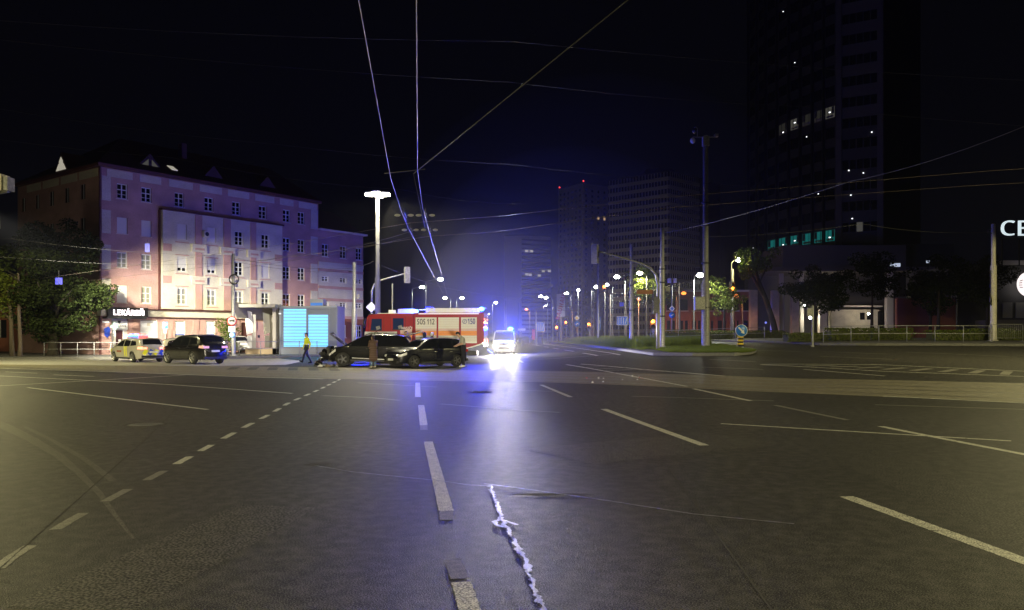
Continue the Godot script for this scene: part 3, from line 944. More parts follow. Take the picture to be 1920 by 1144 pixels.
	for k in 3:
		put(side, "attic_window_lamp", prism_mesh([PackedVector2Array([Vector2(-0.85, 0.2), Vector2(-0.4, 0.2), Vector2(-0.4, 0.75)]), PackedVector2Array([Vector2(-0.3, 0.2), Vector2(0.3, 0.2), Vector2(0.3, 0.95), Vector2(0, 1.3), Vector2(-0.3, 0.95)]), PackedVector2Array([Vector2(0.85, 0.2), Vector2(0.4, 0.75), Vector2(0.4, 0.2)])][k], 0, 0.04), M.window_pale_lamp, Vector3(-5.7, 15.0, 0.25))
	# air conditioner on the bay
	var ac := bx(o, "air_conditioner", M.cream_stone, Vector3(8.85, 10.35, 0.62), Vector3(0.55, 0.5, 0.3))
	put(ac, "fan_guard", lathe_mesh([Vector2(0, 0.01), Vector2(0.17, 0.01), Vector2(0.19, 0)], 12), M.dark_metal, Vector3(0, 0, 0.15)).rotation.x = PI / 2
	bc(o, "inner_mass", M.concrete_grey, Vector3(0.4, 0.1, -14.2), Vector3(L - 0.1, 14.7, -0.6))
	# lit pharmacy sign, a thing of its own on the facade
	var sg := thing("pharmacy_sign", "black box sign with glowing white letters over the pharmacy door", "sign", o.position, o.rotation.y)
	bc(sg, "sign_box", M.sign_black, Vector3(0.3, 3.0, 0.44), Vector3(3.55, 3.74, 0.66))
	bc(sg, "canopy", M.dark_metal, Vector3(0.1, 2.84, 0.12), Vector3(3.3, 3.0, 0.9))
	lettering(sg, "sign_lettering_lamp", "LEKÁREŇ", 0.42, M.sign_lamp, Vector3(1.95, 3.33, 0.68), Vector3.ZERO, 0.05, 1.02)
	var al := AreaLight3D.new()
	al.name = "light"
	al.area_size = Vector2(2.4, 0.4)
	al.light_color = Color(1, 0.8, 0.9)
	al.light_energy = 4.0
	al.shadow_enabled = true
	al.position = Vector3(1.95, 3.35, 0.78)
	al.rotation.y = PI
	sg.add_child(al)
	al.rotation.y = 0
	al.basis = Basis.looking_at(Vector3(0, -0.3, 1))
	var cr := thing("pharmacy_cross", "small glowing pale green cross beside the pharmacy door", "sign", o.position, o.rotation.y)
	bc(cr, "bracket", M.dark_metal, Vector3(0.9, 2.2, 0.1), Vector3(0.94, 2.26, 0.32))
	var s2 := Shape.new(false)
	s2.box(Vector3(0.92, 2.22, 0.4), Vector3(0.2, 0.56, 0.12))
	s2.box(Vector3(0.92, 2.22, 0.4), Vector3(0.56, 0.2, 0.115))
	put(cr, "cross_lamp", s2.done(), M.cross_lamp)

func build_second_house() -> void:
	var o := thing("terrace_house", "lower pink and white house with red string courses behind the kiosk", "building", Vector3(-32.4 + 0.588 * 21.82, 0.13, -62 - 0.808 * 21.82), deg_to_rad(53.98))
	var L := 6.1
	var cols := [0.9, 3.3, 5.5]
	var holes := []
	for y in [9.55, 7.0, 4.4, 1.3]:
		for x in cols:
			var short: bool = y == 7.0 or y == 4.4
			holes.append(Rect2(x - 0.42, y, 0.84, 0.55 if short else 1.3))
			facade_window(o, x, y, 0.84, 0.55 if short else 1.3, -0.1, 0)
	holed_wall(o, "wall", M.pink_render, 0.0, L, 8.6, 12.2, 0.0, holes.slice(0, 3))
	holed_wall(o, "cream_wall", M.cream_render, 0.0, L, 3.3, 8.6, 0.0, holes.slice(3, 9))
	holed_wall(o, "ground_wall", M.brick_red, 0.0, L, 0.0, 3.3, 0.0, holes.slice(9, 12))
	for y in [8.6, 8.05, 6.3, 5.05, 3.25]:
		bc(o, "string_course", M.pink_render if y < 8.3 else M.cream_render, Vector3(0, y, 0), Vector3(L, y + (0.28 if y < 8.3 else 0.4), 0.08))
	bc(o, "eaves", M.cream_stone, Vector3(0.0, 12.2, -9.9), Vector3(L + 0.4, 12.36, 0.3))
	put(o, "roof", prism_mesh(PackedVector2Array([Vector2(0.3, 12.36), Vector2(-9.9, 12.36), Vector2(-5, 15.2)]), 0, -L), M.roof_tile).rotation.y = -PI / 2
	bc(o, "end_wall", M.pink_render, Vector3(L - 0.24, 0, -9.8), Vector3(L, 12.2, -0.25))
	bc(o, "inner_mass", M.concrete_grey, Vector3(0.1, 0.1, -9.6), Vector3(L - 0.3, 12.1, -0.5))
	bc(o, "wall_sign", M.sign_blue, Vector3(4.6, 1.9, 0.0), Vector3(5.0, 2.6, 0.04))

func build_kiosk() -> void:
	var o := thing("slatted_kiosk", "kiosk clad in white horizontal slats and glowing cyan from inside", "kiosk", Vector3(-18.62, 0.13, -63.0))
	var W := 4.62
	bc(o, "plinth", M.slat_metal, Vector3(0, 0, -3.0), Vector3(W, 0.55, 0.0))
	bc(o, "roof", M.slat_metal, Vector3(-0.02, 3.72, -3.05), Vector3(W + 0.02, 3.86, 0.05))
	bc(o, "back_wall", M.concrete_grey, Vector3(0.0, 0.55, -3.0), Vector3(W, 3.72, -2.9))
	bc(o, "left_wall", M.slat_metal, Vector3(0.0, 0.55, -2.9), Vector3(0.06, 3.72, -0.2))
	bc(o, "right_wall", M.slat_metal, Vector3(W - 0.06, 0.55, -2.9), Vector3(W, 3.72, -0.2))
	for q in [[0.32, 1.18], [1.2, 2.1], [2.3, 3.85]]:
		bc(o, "window_lamp", M.kiosk_lamp, Vector3(q[0], 0.62, -0.24), Vector3(q[1], 3.62 if q[0] < 2 else 3.15, -0.18))
	bc(o, "inner_panel", M.slat_metal, Vector3(0.06, 0.55, -0.3), Vector3(W - 0.06, 3.72, -0.26))
	for x in [0.05, 2.15, 3.95, W - 0.1]:
		bc(o, "post", M.slat_metal, Vector3(x, 0.55, -0.17), Vector3(x + 0.07, 3.72, -0.06))
	bc(o, "rail", M.dark_metal, Vector3(0.3, 2.2, -0.17), Vector3(2.2, 2.27, -0.1))
	var sm := box_mesh(Vector3(W, 0.055, 0.05))
	for k in 27:
		put(o, "slat", sm, M.slat_metal, Vector3(W / 2, 0.6 + k * 0.117, -0.02))
	for sx in [0.02, W - 0.12]:
		bc(o, "corner_cap", M.slat_metal, Vector3(sx, 3.87, -0.1), Vector3(sx + 0.14, 4.0, 0.05))
	var hood := bc(o, "roof_sign", M.slat_metal, Vector3(2.45, 3.87, -1.2), Vector3(3.5, 4.42, -0.1))
	bc(hood, "sign_face", M.sign_blue, Vector3(-0.48, -0.24, 0.55), Vector3(0.48, -0.02, 0.57))
	var sp := bx(o, "corner_lamp", M.strip_lamp, Vector3(0.08, 3.25, 0.06), Vector3(0.16, 0.08, 0.06))
	sp.set_meta("label", "small lit lamp on the corner of the kiosk")
	var l := AreaLight3D.new()
	l.name = "light"
	l.area_size = Vector2(3.4, 2.8)
	l.light_color = Color(0.25, 0.7, 1.0)
	l.light_energy = 5.0
	l.shadow_enabled = true
	o.add_child(l)
	l.position = Vector3(2.1, 2.1, 0.06)
	l.basis = Basis.looking_at(Vector3(0, 0, 1))
	# concrete annex with slanted pale fins
	var a := thing("concrete_annex", "grey concrete wall block with slanted pale fins beside the kiosk", "building", Vector3(-21.6, 0.13, -61.5))
	var s := Shape.new(false)
	var roofp := [Vector3(-0.1, 3.3, 0.2), Vector3(2.95, 3.95, -1.6), Vector3(2.95, 3.95, -14), Vector3(0.6, 3.95, -14)]
	s.quad(Vector3(0.1, 2.9, 0.0), Vector3(2.2, 2.6, -13), Vector3(2.2, 4.0, -13), Vector3(-0.1, 4.1, 0.0), Vector3(1, 0, 0.2))
	s.box(Vector3(1.45, 3.85, -7), Vector3(3.0, 0.25, 13))
	put(a, "canopy", s.done(), M.concrete_grey)
	bc(a, "wall", M.concrete_grey, Vector3(2.3, 0.0, -10), Vector3(2.75, 3.72, -2.0))
	bc(a, "low_wall", M.wood_cover, Vector3(0.1, 0.0, -2.2), Vector3(2.75, 0.5, -2.0))
	bc(a, "dark_joint", M.dark_metal, Vector3(2.62, 0.0, -2.0), Vector3(2.7, 3.6, -1.95))
	for k in 3:
		var fin := put(a, "fin", prism_mesh(PackedVector2Array([Vector2(0, 1.55), Vector2(0.5, 1.75), Vector2(0.42, 3.4 - k * 0.12), Vector2(-0.12, 3.55 - k * 0.12)]), 0, 0.14), M.sign_white, Vector3(0.25 + k * 0.72, 0, -2.0 - k * 2.2))
		bc(fin, "lower_panel", M.window_white, Vector3(0.05, 0.5, 0.0), Vector3(0.42, 1.5, 0.1))
		bc(fin, "recess", M.concrete_grey, Vector3(0.42, 0.5, -0.02), Vector3(0.72, 3.2, 0.04))

# ---------------------------------------------------------------- far buildings

# a block standing on two visible faces: a -> b -> c are ground points of the left end, the corner and the far end
func face_frame(o: Node3D, n: String, a: Vector2, b: Vector2) -> Array:
	var f := Node3D.new()
	f.name = n
	o.add_child(f, true)
	var d := b - a
	f.position = Vector3(a.x, 0, a.y)
	f.rotation.y = atan2(-d.y, d.x)
	return [f, d.length()]

func block_mass(o: Node3D, pts: Array, y1: float, m: Material, back: Vector2) -> void:
	var poly := PackedVector2Array(pts)
	for i in range(pts.size() - 1, -1, -1): poly.append(pts[i] + back)
	var s := Shape.new(false)
	for i in poly.size():
		var p := poly[i]
		var q := poly[(i + 1) % poly.size()]
		var mid := (p + q) / 2
		var cen := Vector2.ZERO
		for w in poly: cen += w / poly.size()
		s.quad(Vector3(p.x, -1, p.y), Vector3(q.x, -1, q.y), Vector3(q.x, y1, q.y), Vector3(p.x, y1, p.y), Vector3(mid.x - cen.x, 0, mid.y - cen.y))
	var ids := Geometry2D.triangulate_polygon(poly)
	for i in range(0, ids.size(), 3):
		s.tri(Vector3(poly[ids[i]].x, y1, poly[ids[i]].y), Vector3(poly[ids[i + 1]].x, y1, poly[ids[i + 1]].y), Vector3(poly[ids[i + 2]].x, y1, poly[ids[i + 2]].y), Vector3.UP)
	put(o, "wall", s.done(), m)

func build_far_blocks() -> void:
	var o := thing("tower_block", "tall pale tower block with square windows and two red lights on its roof", "building")
	var a := Vector2(24, -407)
	var b := Vector2(34.8, -390)
	var c := Vector2(48.7, -400)
	block_mass(o, [a, b, c], 77.3, M.block_panel, Vector2(6, -24))
	var win := box_mesh(Vector3(1.25, 1.35, 0.12))
	for f in [["left_face", a, b, 6], ["right_face", b, c, 4]]:
		var fr := face_frame(o, "facade", f[1], f[2])
		var node: Node3D = fr[0]
		for r in 28:
			for k in f[3]:
				var x: float = fr[1] * (k + 0.6) / (f[3] + 0.2)
				var m: Material = M.window_glass
				if f[3] == 4 and r == 22 and k > 1: m = M.window_warm_lamp
				if f[3] == 4 and r == 17 and k == 1: m = M.window_office_lamp
				if f[3] == 6 and r == 17 and k == 5: m = M.window_office_lamp
				if rng.randf() < 0.03: continue
				put(node, "window_lamp" if m != M.window_glass else "window", win, m, Vector3(x, 2.2 + r * 2.66, 0.03))
	for p in [[a, "far"], [b, "near"]]:
		put(o, "warning_lamp", ball_mesh(Vector3.ONE * 0.42, 6), M.red_marker_lamp, Vector3(p[0].x + 0.6, 78.4, p[0].y - 0.6))
		bx(o, "lamp_stand", M.dark_metal, Vector3(p[0].x + 0.6, 77.7, p[0].y - 0.6), Vector3(0.15, 0.9, 0.15))
	o = thing("office_block", "broad dark office block with rows of narrow windows between pale bands", "building")
	a = Vector2(42.8, -351)
	b = Vector2(65.6, -330)
	c = Vector2(82, -345)
	block_mass(o, [a, b, c], 71.0, M.concrete_dark, Vector2(14, -18))
	for f in [[a, b], [b, c]]:
		var fr := face_frame(o, "facade", f[0], f[1])
		for r in 19:
			bc(fr[0], "spandrel_band", M.block_panel, Vector3(0.1, 3.0 + r * 3.55, 0.0), Vector3(fr[1] - 0.1, 4.5 + r * 3.55, 0.25))
			bc(fr[0], "window_band", M.tower_glass, Vector3(0.1, 4.52 + r * 3.55, 0.0), Vector3(fr[1] - 0.1, 6.53 + r * 3.55, 0.06))
		var s := Shape.new(false)
		var x := 0.9
		while x < fr[1] - 0.3:
			s.box(Vector3(x, 37.0, 0.12), Vector3(0.32, 67, 0.16))
			x += 1.55
		put(fr[0], "mullions", s.done(), M.block_panel).set_meta("kind", "stuff")
	bc(o, "roof_house", M.concrete_dark, Vector3(58, 71, -352), Vector3(70, 74, -342))
	o = thing("balcony_block", "bluish slab block far down the road with a few lit windows", "building")
	a = Vector2(-5.3, -524)
	b = Vector2(6, -520)
	c = Vector2(26, -528)
	block_mass(o, [a, b, c], 68.0, M.block_panel, Vector2(0, -16))
	var fr2 := face_frame(o, "facade", b, c)
	for r in 22:
		bc(fr2[0], "balcony", M.concrete_dark, Vector3(0.5, 2.5 + r * 2.95, 0.0), Vector3(fr2[1] - 0.5, 3.7 + r * 2.95, 0.9))
	for q in [[2.5, 57], [6, 57], [2.6, 41.5], [5.0, 41.3], [11.5, 41], [14.5, 44], [19, 44.2], [20.5, 34.5], [9.0, 31.5], [12, 31.6]]:
		bc(fr2[0], "window_lamp", M.window_pale_lamp if q[1] > 35 else M.window_office_lamp, Vector3(q[0], q[1], 0.9), Vector3(q[0] + 2.2, q[1] + 1.5, 1.0))

func build_tower() -> void:
	var o := thing("glass_tower", "dark high-rise with a curved glass front, one white and one teal storey lit", "building")
	var g := 1.0
	var P := [Vector2(45.2, -150), Vector2(45.6, -141), Vector2(47.2, -134), Vector2(49.3, -129), Vector2(51.4, -125)]
	var e := Vector2(57.4, -121.6)
	block_mass(o, P + [e], 92.0, M.tower_panel, Vector2(16, -20))
	for i in 4:
		var fr := face_frame(o, "curved_front", P[i], P[i + 1])
		for k in 20:
			var y := 16.2 + k * 3.28
			for j in 2:
				var x0: float = fr[1] * (j * 0.5 + 0.06)
				var x1: float = fr[1] * (j * 0.5 + 0.44)
				var m: Material = M.tower_glass
				if k == 0 and i > 0: m = [M.window_teal_lamp, M.window_deep_teal_lamp][(i * 3 + j * 2) % 3 % 2]
				if k == 6 and i > 0 and not (i == 1 and j == 0): m = [M.window_faint_lamp, M.window_office_lamp, M.window_faint_lamp][(i * 2 + j) % 3]
				bc(fr[0], "pane" if m == M.tower_glass else "window_lamp", m, Vector3(x0, y + 0.55, 0.0), Vector3(x1, y + 2.3, 0.06))
				if m != M.tower_glass:
					for t in [-0.2, 0.24]:
						bx(fr[0], "mullion", M.dark_metal, Vector3((x0 + x1) / 2 + (x1 - x0) * t, y + 1.425, 0.08), Vector3(0.07, 1.75, 0.05))
					bx(fr[0], "desk", M.concrete_grey, Vector3((x0 + x1) / 2, y + 0.8, 0.07), Vector3((x1 - x0) * 0.8, 0.3, 0.02))
					bx(fr[0], "blind", M.tower_spandrel, Vector3((x0 + x1) / 2 + (x1 - x0) * (-0.35 if (i + j) % 2 else 0.36), y + 1.72, 0.07), Vector3((x1 - x0) * 0.24, 1.1, 0.02))
				if (k == 0 or k == 6) and i > 0 and (i + j) % 2 == 0:
					bx(fr[0], "ceiling_lamp", M.ceiling_lamp, Vector3((x0 + x1) / 2, y + rng.randf_range(0.7, 1.7), 0.12), Vector3(0.3, 0.14, 0.08))
				if (k * 7 + i * 3 + j * 5) % 23 == 0:
					bx(fr[0], "ceiling_lamp", M.ceiling_lamp, Vector3((x0 + x1) / 2, y + 1.9, 0.12), Vector3(0.16, 0.12, 0.05))
		for x in [0.0, 0.5]:
			bc(fr[0], "vertical_fin", M.dark_metal, Vector3(fr[1] * x - 0.12, 9, 0.0), Vector3(fr[1] * x + 0.12, 90, 0.5))
	var fr := face_frame(o, "flat_front", P[4], e)
	for k in 20:
		var y := 16.2 + k * 3.28
		bc(fr[0], "spandrel", M.tower_panel if k < 6 else M.tower_spandrel, Vector3(0.9, y, 0.0), Vector3(fr[1] - 0.9, y + 1.7, 0.2))
		for j in 5:
			var w: float = (fr[1] - 1.8) / 5
			bc(fr[0], "pane", M.tower_glass if not (k == 0 and j == 2) else M.window_office_lamp, Vector3(0.9 + j * w + 0.08, y + 1.75, 0.0), Vector3(0.9 + (j + 1) * w - 0.08, y + 3.2, 0.05))
	for x in [0.0, fr[1] - 0.95]:
		bc(fr[0], "pier", M.tower_spandrel, Vector3(x, 14, 0.0), Vector3(x + 0.85, 92, 0.45))
	for q in [[1.9, 27.6], [5.2, 33.2], [2.2, 23.7], [4.0, 27.0], [2.4, 20.0]]:
		bx(fr[0], "ceiling_lamp", M.ceiling_lamp, Vector3(q[0], q[1], 0.3), Vector3(0.18, 0.14, 0.06))
	# podium slab, columns and the lit lobby front
	var d := thing("tower_podium", "dark podium with pale columns and a white lobby front under the tower", "building", Vector3(0, 1.1, 0))
	bc(d, "fascia_slab", M.concrete_dark, Vector3(38.5, 10.3, -121), Vector3(56, 13.4, -112))
	bc(d, "side_slab", M.tower_panel, Vector3(56, 6.5, -121), Vector3(64, 13.8, -114))
	bc(d, "roof", M.concrete_dark, Vector3(36, 9.6, -123), Vector3(62, 10.2, -110.5))
	bc(d, "back_wall", M.concrete_dark, Vector3(36, 0, -122), Vector3(60, 9.6, -120))
	for x in [34.0, 37.1, 39.9, 43.9]:
		bc(d, "column", M.cream_render, Vector3(x, 0, -113.2), Vector3(x + 1.0, 7.0 if x < 42 else 5.0, -112.3))
	for x in [38.6, 41.5]:
		bc(d, "thin_column", M.block_panel, Vector3(x, 0, -114), Vector3(x + 0.5, 9.5, -113.4))
	var lb := bc(d, "lobby_wall", M.cream_render, Vector3(46.0, 0, -114.5), Vector3(53.0, 4.3, -113.8))
	for x in [2.4, 3.4]:
		bc(lb, "window", M.tower_glass, Vector3(x - 0.45 - 1.2, 0.7, 0.35), Vector3(x + 0.2 - 1.2, 1.7, 0.4))
	bc(lb, "door", M.tower_glass, Vector3(2.2, -2.1, 0.35), Vector3(2.8, -0.3, 0.4))
	bc(lb, "door", M.tower_glass, Vector3(4.2 - 0.9, -2.1, 0.35), Vector3(4.9 - 0.9, 1.9, 0.41))
	bc(lb, "canopy", M.block_panel, Vector3(-2.5, 2.5, 0.2), Vector3(3.5, 2.7, 1.5))
	for x in [-2.3, -0.9]:
		bc(lb, "bin", M.dark_metal, Vector3(x, -2.15, 0.8), Vector3(x + 0.9, -0.6, 1.4))
	for q in [[42.6, 3.1, 0.18], [41.8, 4.9, 0.1], [40.2, 7.0, 0.08]]:
		put(d, "wall_lamp", ball_mesh(Vector3.ONE * q[2], 6), M.lamp_cool if q[0] > 41 else M.lamp_sodium, Vector3(q[0], q[1], -112.6))
	lamp_light(d, Vector3(42.6, 3.1, -112.6), Color(1.0, 0.93, 0.8), 6.0, 0.15)
	lamp_light(d, Vector3(50.0, 3.6, -110.5), Color(1.0, 0.9, 0.75), 4.5, 0.15)
	put(d, "wall_lamp", ball_mesh(Vector3.ONE * 0.15, 6), M.lamp_cool, Vector3(50.0, 3.6, -110.5))
	put(d, "wall_lamp", ball_mesh(Vector3.ONE * 0.16, 6), M.blue_shop_lamp, Vector3(36.2, 2.4, -112.4))
	lamp_light(d, Vector3(36.2, 2.4, -112.4), Color(0.2, 0.3, 1.0), 4.0, 0.1)
	for x in [54.6, 55.6]:
		bc(d, "panel_lamp", M.lamp_dim_orange, Vector3(x, 1.6 if x < 55 else 2.0, -112.6), Vector3(x + 0.35, 5.8, -112.4))
	for x in [53.4, 56.8]:
		bc(d, "side_pier", M.block_panel, Vector3(x, 0, -113), Vector3(x + 0.9, 9.6, -112.2))

# ---------------------------------------------------------------- right side

func railing(n: String, label: String, a: Vector2, b: Vector2, lift: float, hgt: float, gap: float, m: Material, group := "") -> void:
	var o := thing(n, label, "railing", gp(a.x, a.y, lift), 0.0, group)
	var cnt := maxi(1, roundi(a.distance_to(b) / gap))
	for y in [hgt, hgt * 0.52]:
		var pts := []
		for k in cnt + 1:
			var p := a.lerp(b, float(k) / cnt)
			pts.append(gp(p.x, p.y, lift + y) - o.position)
		put(o, "rail", tube_mesh(pts, [0.024], 6), m)
	var pm := tube_mesh([Vector3.ZERO, Vector3(0, hgt, 0)], [0.028], 6)
	for k in cnt + 1:
		var p := a.lerp(b, float(k) / cnt)
		put(o, "post", pm, m, gp(p.x, p.y, lift) - o.position)

func build_right_side() -> void:
	railing("guard_rail", "low steel railing along the lawn between the dark sign post and the concrete mast", Vector2(19.6, -49.6), Vector2(29.6, -48.6), 0.13, 1.0, 1.6, M.galvanised)
	railing("guard_rail", "thin steel railing behind the arrow sign on the traffic island", Vector2(11.6, -66), Vector2(20.5, -64.0), 0.14, 1.0, 2.2, M.galvanised)
	for k in 2:
		var o := thing("crowd_barrier", ["portable steel crowd barrier beside the concrete mast", "portable steel crowd barrier under the glowing disc"][k], "barrier", gp([29.3, 33.4][k], -48.4, 0.13), deg_to_rad([8, 3][k]))
		var W := 2.3
		put(o, "frame", tube_mesh([Vector3(0, 0.06, 0), Vector3(0, 1.02, 0), Vector3(0.06, 1.1, 0), Vector3(W - 0.06, 1.1, 0), Vector3(W, 1.02, 0), Vector3(W, 0.06, 0)], [0.02], 6), M.galvanised)
		put(o, "bottom_rail", tube_mesh([Vector3(0, 0.25, 0), Vector3(W, 0.25, 0)], [0.016], 6), M.galvanised)
		var bm := tube_mesh([Vector3.ZERO, Vector3(0, 0.85, 0)], [0.008], 5)
		for j in 16:
			put(o, "bar", bm, M.galvanised, Vector3(0.13 + j * 0.135, 0.25, 0))
		for x in [0.0, W]:
			put(o, "foot", tube_mesh([Vector3(x, 0.03, -0.3), Vector3(x, 0.08, 0), Vector3(x, 0.03, 0.3)], [0.018], 6), M.galvanised)
	# brick building lit by sodium lamps
	var o := thing("brick_hall", "low red brick building lit orange behind the hedge", "building", Vector3(22.5, 1.2, -118))
	bc(o, "wall", M.brick_red, Vector3(0, 0, -6), Vector3(14, 7.0, 0))
	bc(o, "parapet", M.block_panel, Vector3(-0.1, 7.0, -6.1), Vector3(14.1, 7.3, 0.1))
	for k in 7:
		for y in [1.0, 4.2]:
			var w := bc(o, "window", M.window_glass, Vector3(0.7 + k * 1.9, y, 0.0), Vector3(1.9 + k * 1.9, y + 1.7, 0.05))
			bc(w, "sill", M.block_panel, Vector3(-0.7, -0.98, 0.0), Vector3(0.7, -0.87, 0.14))
	for k in 14:
		bc(o, "wall_rib", M.brick_red, Vector3(0.2 + k * 0.97, 0, 0.0), Vector3(0.42 + k * 0.97, 3.4, 0.3))
	# dark hall with the glowing letters and the disc at the edge of the view
	o = thing("dark_hall", "dark hall behind the crowd barriers carrying glowing letters on its roof", "building", Vector3(0, 1.1, 0))
	bc(o, "wall", M.tower_panel, Vector3(52, 0, -104), Vector3(84, 8.8, -92))
	bc(o, "parapet", M.block_panel, Vector3(56.5, 8.8, -92.4), Vector3(84, 9.3, -91.8))
	bc(o, "lower_wall", M.concrete_dark, Vector3(54, 0, -91.9), Vector3(84, 2.3, -88))
	for k in 3:
		bc(o, "window_lamp", M.curtain_glass, Vector3(57.2 + k * 1.5, 2.6, -91.9), Vector3(58.3 + k * 1.5, 4.4, -91.8))
	for k in 4:
		bc(o, "panel_lamp", M.lamp_dim_orange, Vector3(45.6 + [0.0, 1.8, 2.4, 3.6][k] * 1.3, 3.0, -92.4), Vector3(45.75 + [0.0, 1.8, 2.4, 3.6][k] * 1.3, 4.3, -92.3))
	bc(o, "red_front", M.brick_red, Vector3(45, 0, -92.3), Vector3(51.8, 4.9, -92))
	var l := thing("roof_letters", "big glowing white roof letters reading CE on a dark frame", "sign", Vector3(0, 1.1, 0))
	lettering(l, "letter_lamp", "C", 1.75, M.letter_lamp, Vector3(57.6, 13.0, -91.6), Vector3.ZERO, 0.2, 1.25, false)
	lettering(l, "letter_lamp", "E", 1.75, M.letter_lamp, Vector3(59.4, 13.0, -91.6), Vector3.ZERO, 0.2, 1.3, false)
	bc(l, "frame", M.dark_metal, Vector3(56.6, 11.8, -91.9), Vector3(61, 12.0, -91.7))
	for x in [57.0, 59.0, 60.8]:
		bc(l, "stand", M.dark_metal, Vector3(x, 8.6, -91.9), Vector3(x + 0.15, 11.8, -91.75))
	var dsc := thing("disc_sign", "round glowing white sign with red strokes at its edge", "sign", Vector3(59.6, 7.55, -90.8))
	put(dsc, "disc_lamp", lathe_mesh([Vector2(0, 0.15), Vector2(1.42, 0.15), Vector2(1.45, 0.1), Vector2(1.45, 0), Vector2(0, 0)], 32), M.disc_lamp).rotation.x = PI / 2
	for k in 4:
		bx(dsc, "red_stroke", M.sign_red, Vector3(-1.15 + 0.08 * absf(k - 1.5), 0.42 - k * 0.26, 0.17), Vector3(0.4, 0.08, 0.02), Vector3(0, 0, 0.3 - k * 0.12))
	bc(dsc, "bracket", M.dark_metal, Vector3(-0.1, -0.3, -1.3), Vector3(0.1, 0.3, 0.0))
	for q in [[48.6, 10.6, -100.0, 1.3, 0.45], [52.8, 11.0, -100.0, 0.5, 0.3]]:
		var n := thing("lit_sign", ["small lit white board on the dark block beyond the lawn", "tiny lit white board above the dark hall"][0 if q[0] < 50 else 1], "sign", Vector3(q[0], q[1], q[2]))
		bx(n, "board_lamp", M.window_cool_lamp, Vector3(0, 0, 0.05), Vector3(q[3], q[4], 0.06))
		bx(n, "frame", M.dark_metal, Vector3(0, 0, 0.0), Vector3(q[3] + 0.1, q[4] + 0.1, 0.04))
		bx(n, "stand", M.dark_metal, Vector3(0, -q[1] / 2, -0.05), Vector3(0.12, q[1], 0.05))
	# hedges and tall grass
	for q in [[Vector3(14.8, 0, -71), Vector3(3.6, 1.0, 1.6), 0.05, "bright green clipped hedge under the park lamp"], [Vector3(18.6, 0, -73), Vector3(4.0, 0.8, 1.4), -0.1, "low green hedge behind the arrow sign"], [Vector3(23.4, 0, -75), Vector3(5.0, 0.7, 1.4), 0.0, "low hedge at the foot of the leaning tree"]]:
		hedge(q[0], q[1], q[2], q[3])
	for k in 7:
		var x := 19.5 + k * 3.2
		hedge(Vector3(x, 0, -52.4 - (k % 3) * 0.9), Vector3(3.0, rng.randf_range(0.5, 0.8), 1.5), 0.0, "dark overgrown shrub bed behind the steel railing", "shrub beds along the lawn")
	tall_grass()

func leaf_cloud(s: Shape, c: Vector3, r: Vector3, count: int, size: float, shell := 0.55) -> void:
	for k in count:
		var d := Vector3(rng.randfn(), rng.randfn(), rng.randfn()).normalized()
		var p := c + d * r * pow(rng.randf_range(shell * shell * shell, 1.0), 1.0 / 3.0)
		leaf(s, p, size * rng.randf_range(0.6, 1.3))

func leaf(s: Shape, p: Vector3, size: float) -> void:
	var u := Vector3(rng.randfn(), rng.randfn() * 0.6, rng.randfn()).normalized()
	var w := u.cross(Vector3(rng.randfn(), rng.randfn(), rng.randfn())).normalized()
	var t := rng.randf_range(0.65, 1.2)
	s.col = Color(t, t * rng.randf_range(0.92, 1.08), t * 0.9)
	s.quad(p - u * size * 0.5, p + w * size * 0.28, p + u * size * 0.5, p - w * size * 0.28)

func hedge(at: Vector3, size: Vector3, turn: float, label: String, group := "") -> void:
	var o := thing("hedge", label, "hedge", gp(at.x, at.z, 0.13), turn, group)
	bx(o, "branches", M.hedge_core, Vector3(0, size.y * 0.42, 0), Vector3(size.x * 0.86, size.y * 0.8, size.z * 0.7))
	var s := Shape.new(false, true)
	for k in int(420 * size.x * size.y):
		var p := Vector3(rng.randf_range(-0.5, 0.5) * size.x, rng.randf() * size.y, rng.randf_range(-0.5, 0.5) * size.z)
		if rng.randf() < 0.4: p.y = size.y * rng.randf_range(0.85, 1.08)
		else: p.z = size.z * 0.5 * (1 if rng.randf() < 0.75 else -1) * rng.randf_range(0.8, 1.05)
		leaf(s, p, 0.13)
	put(o, "foliage", s.done(), M.leaf2)

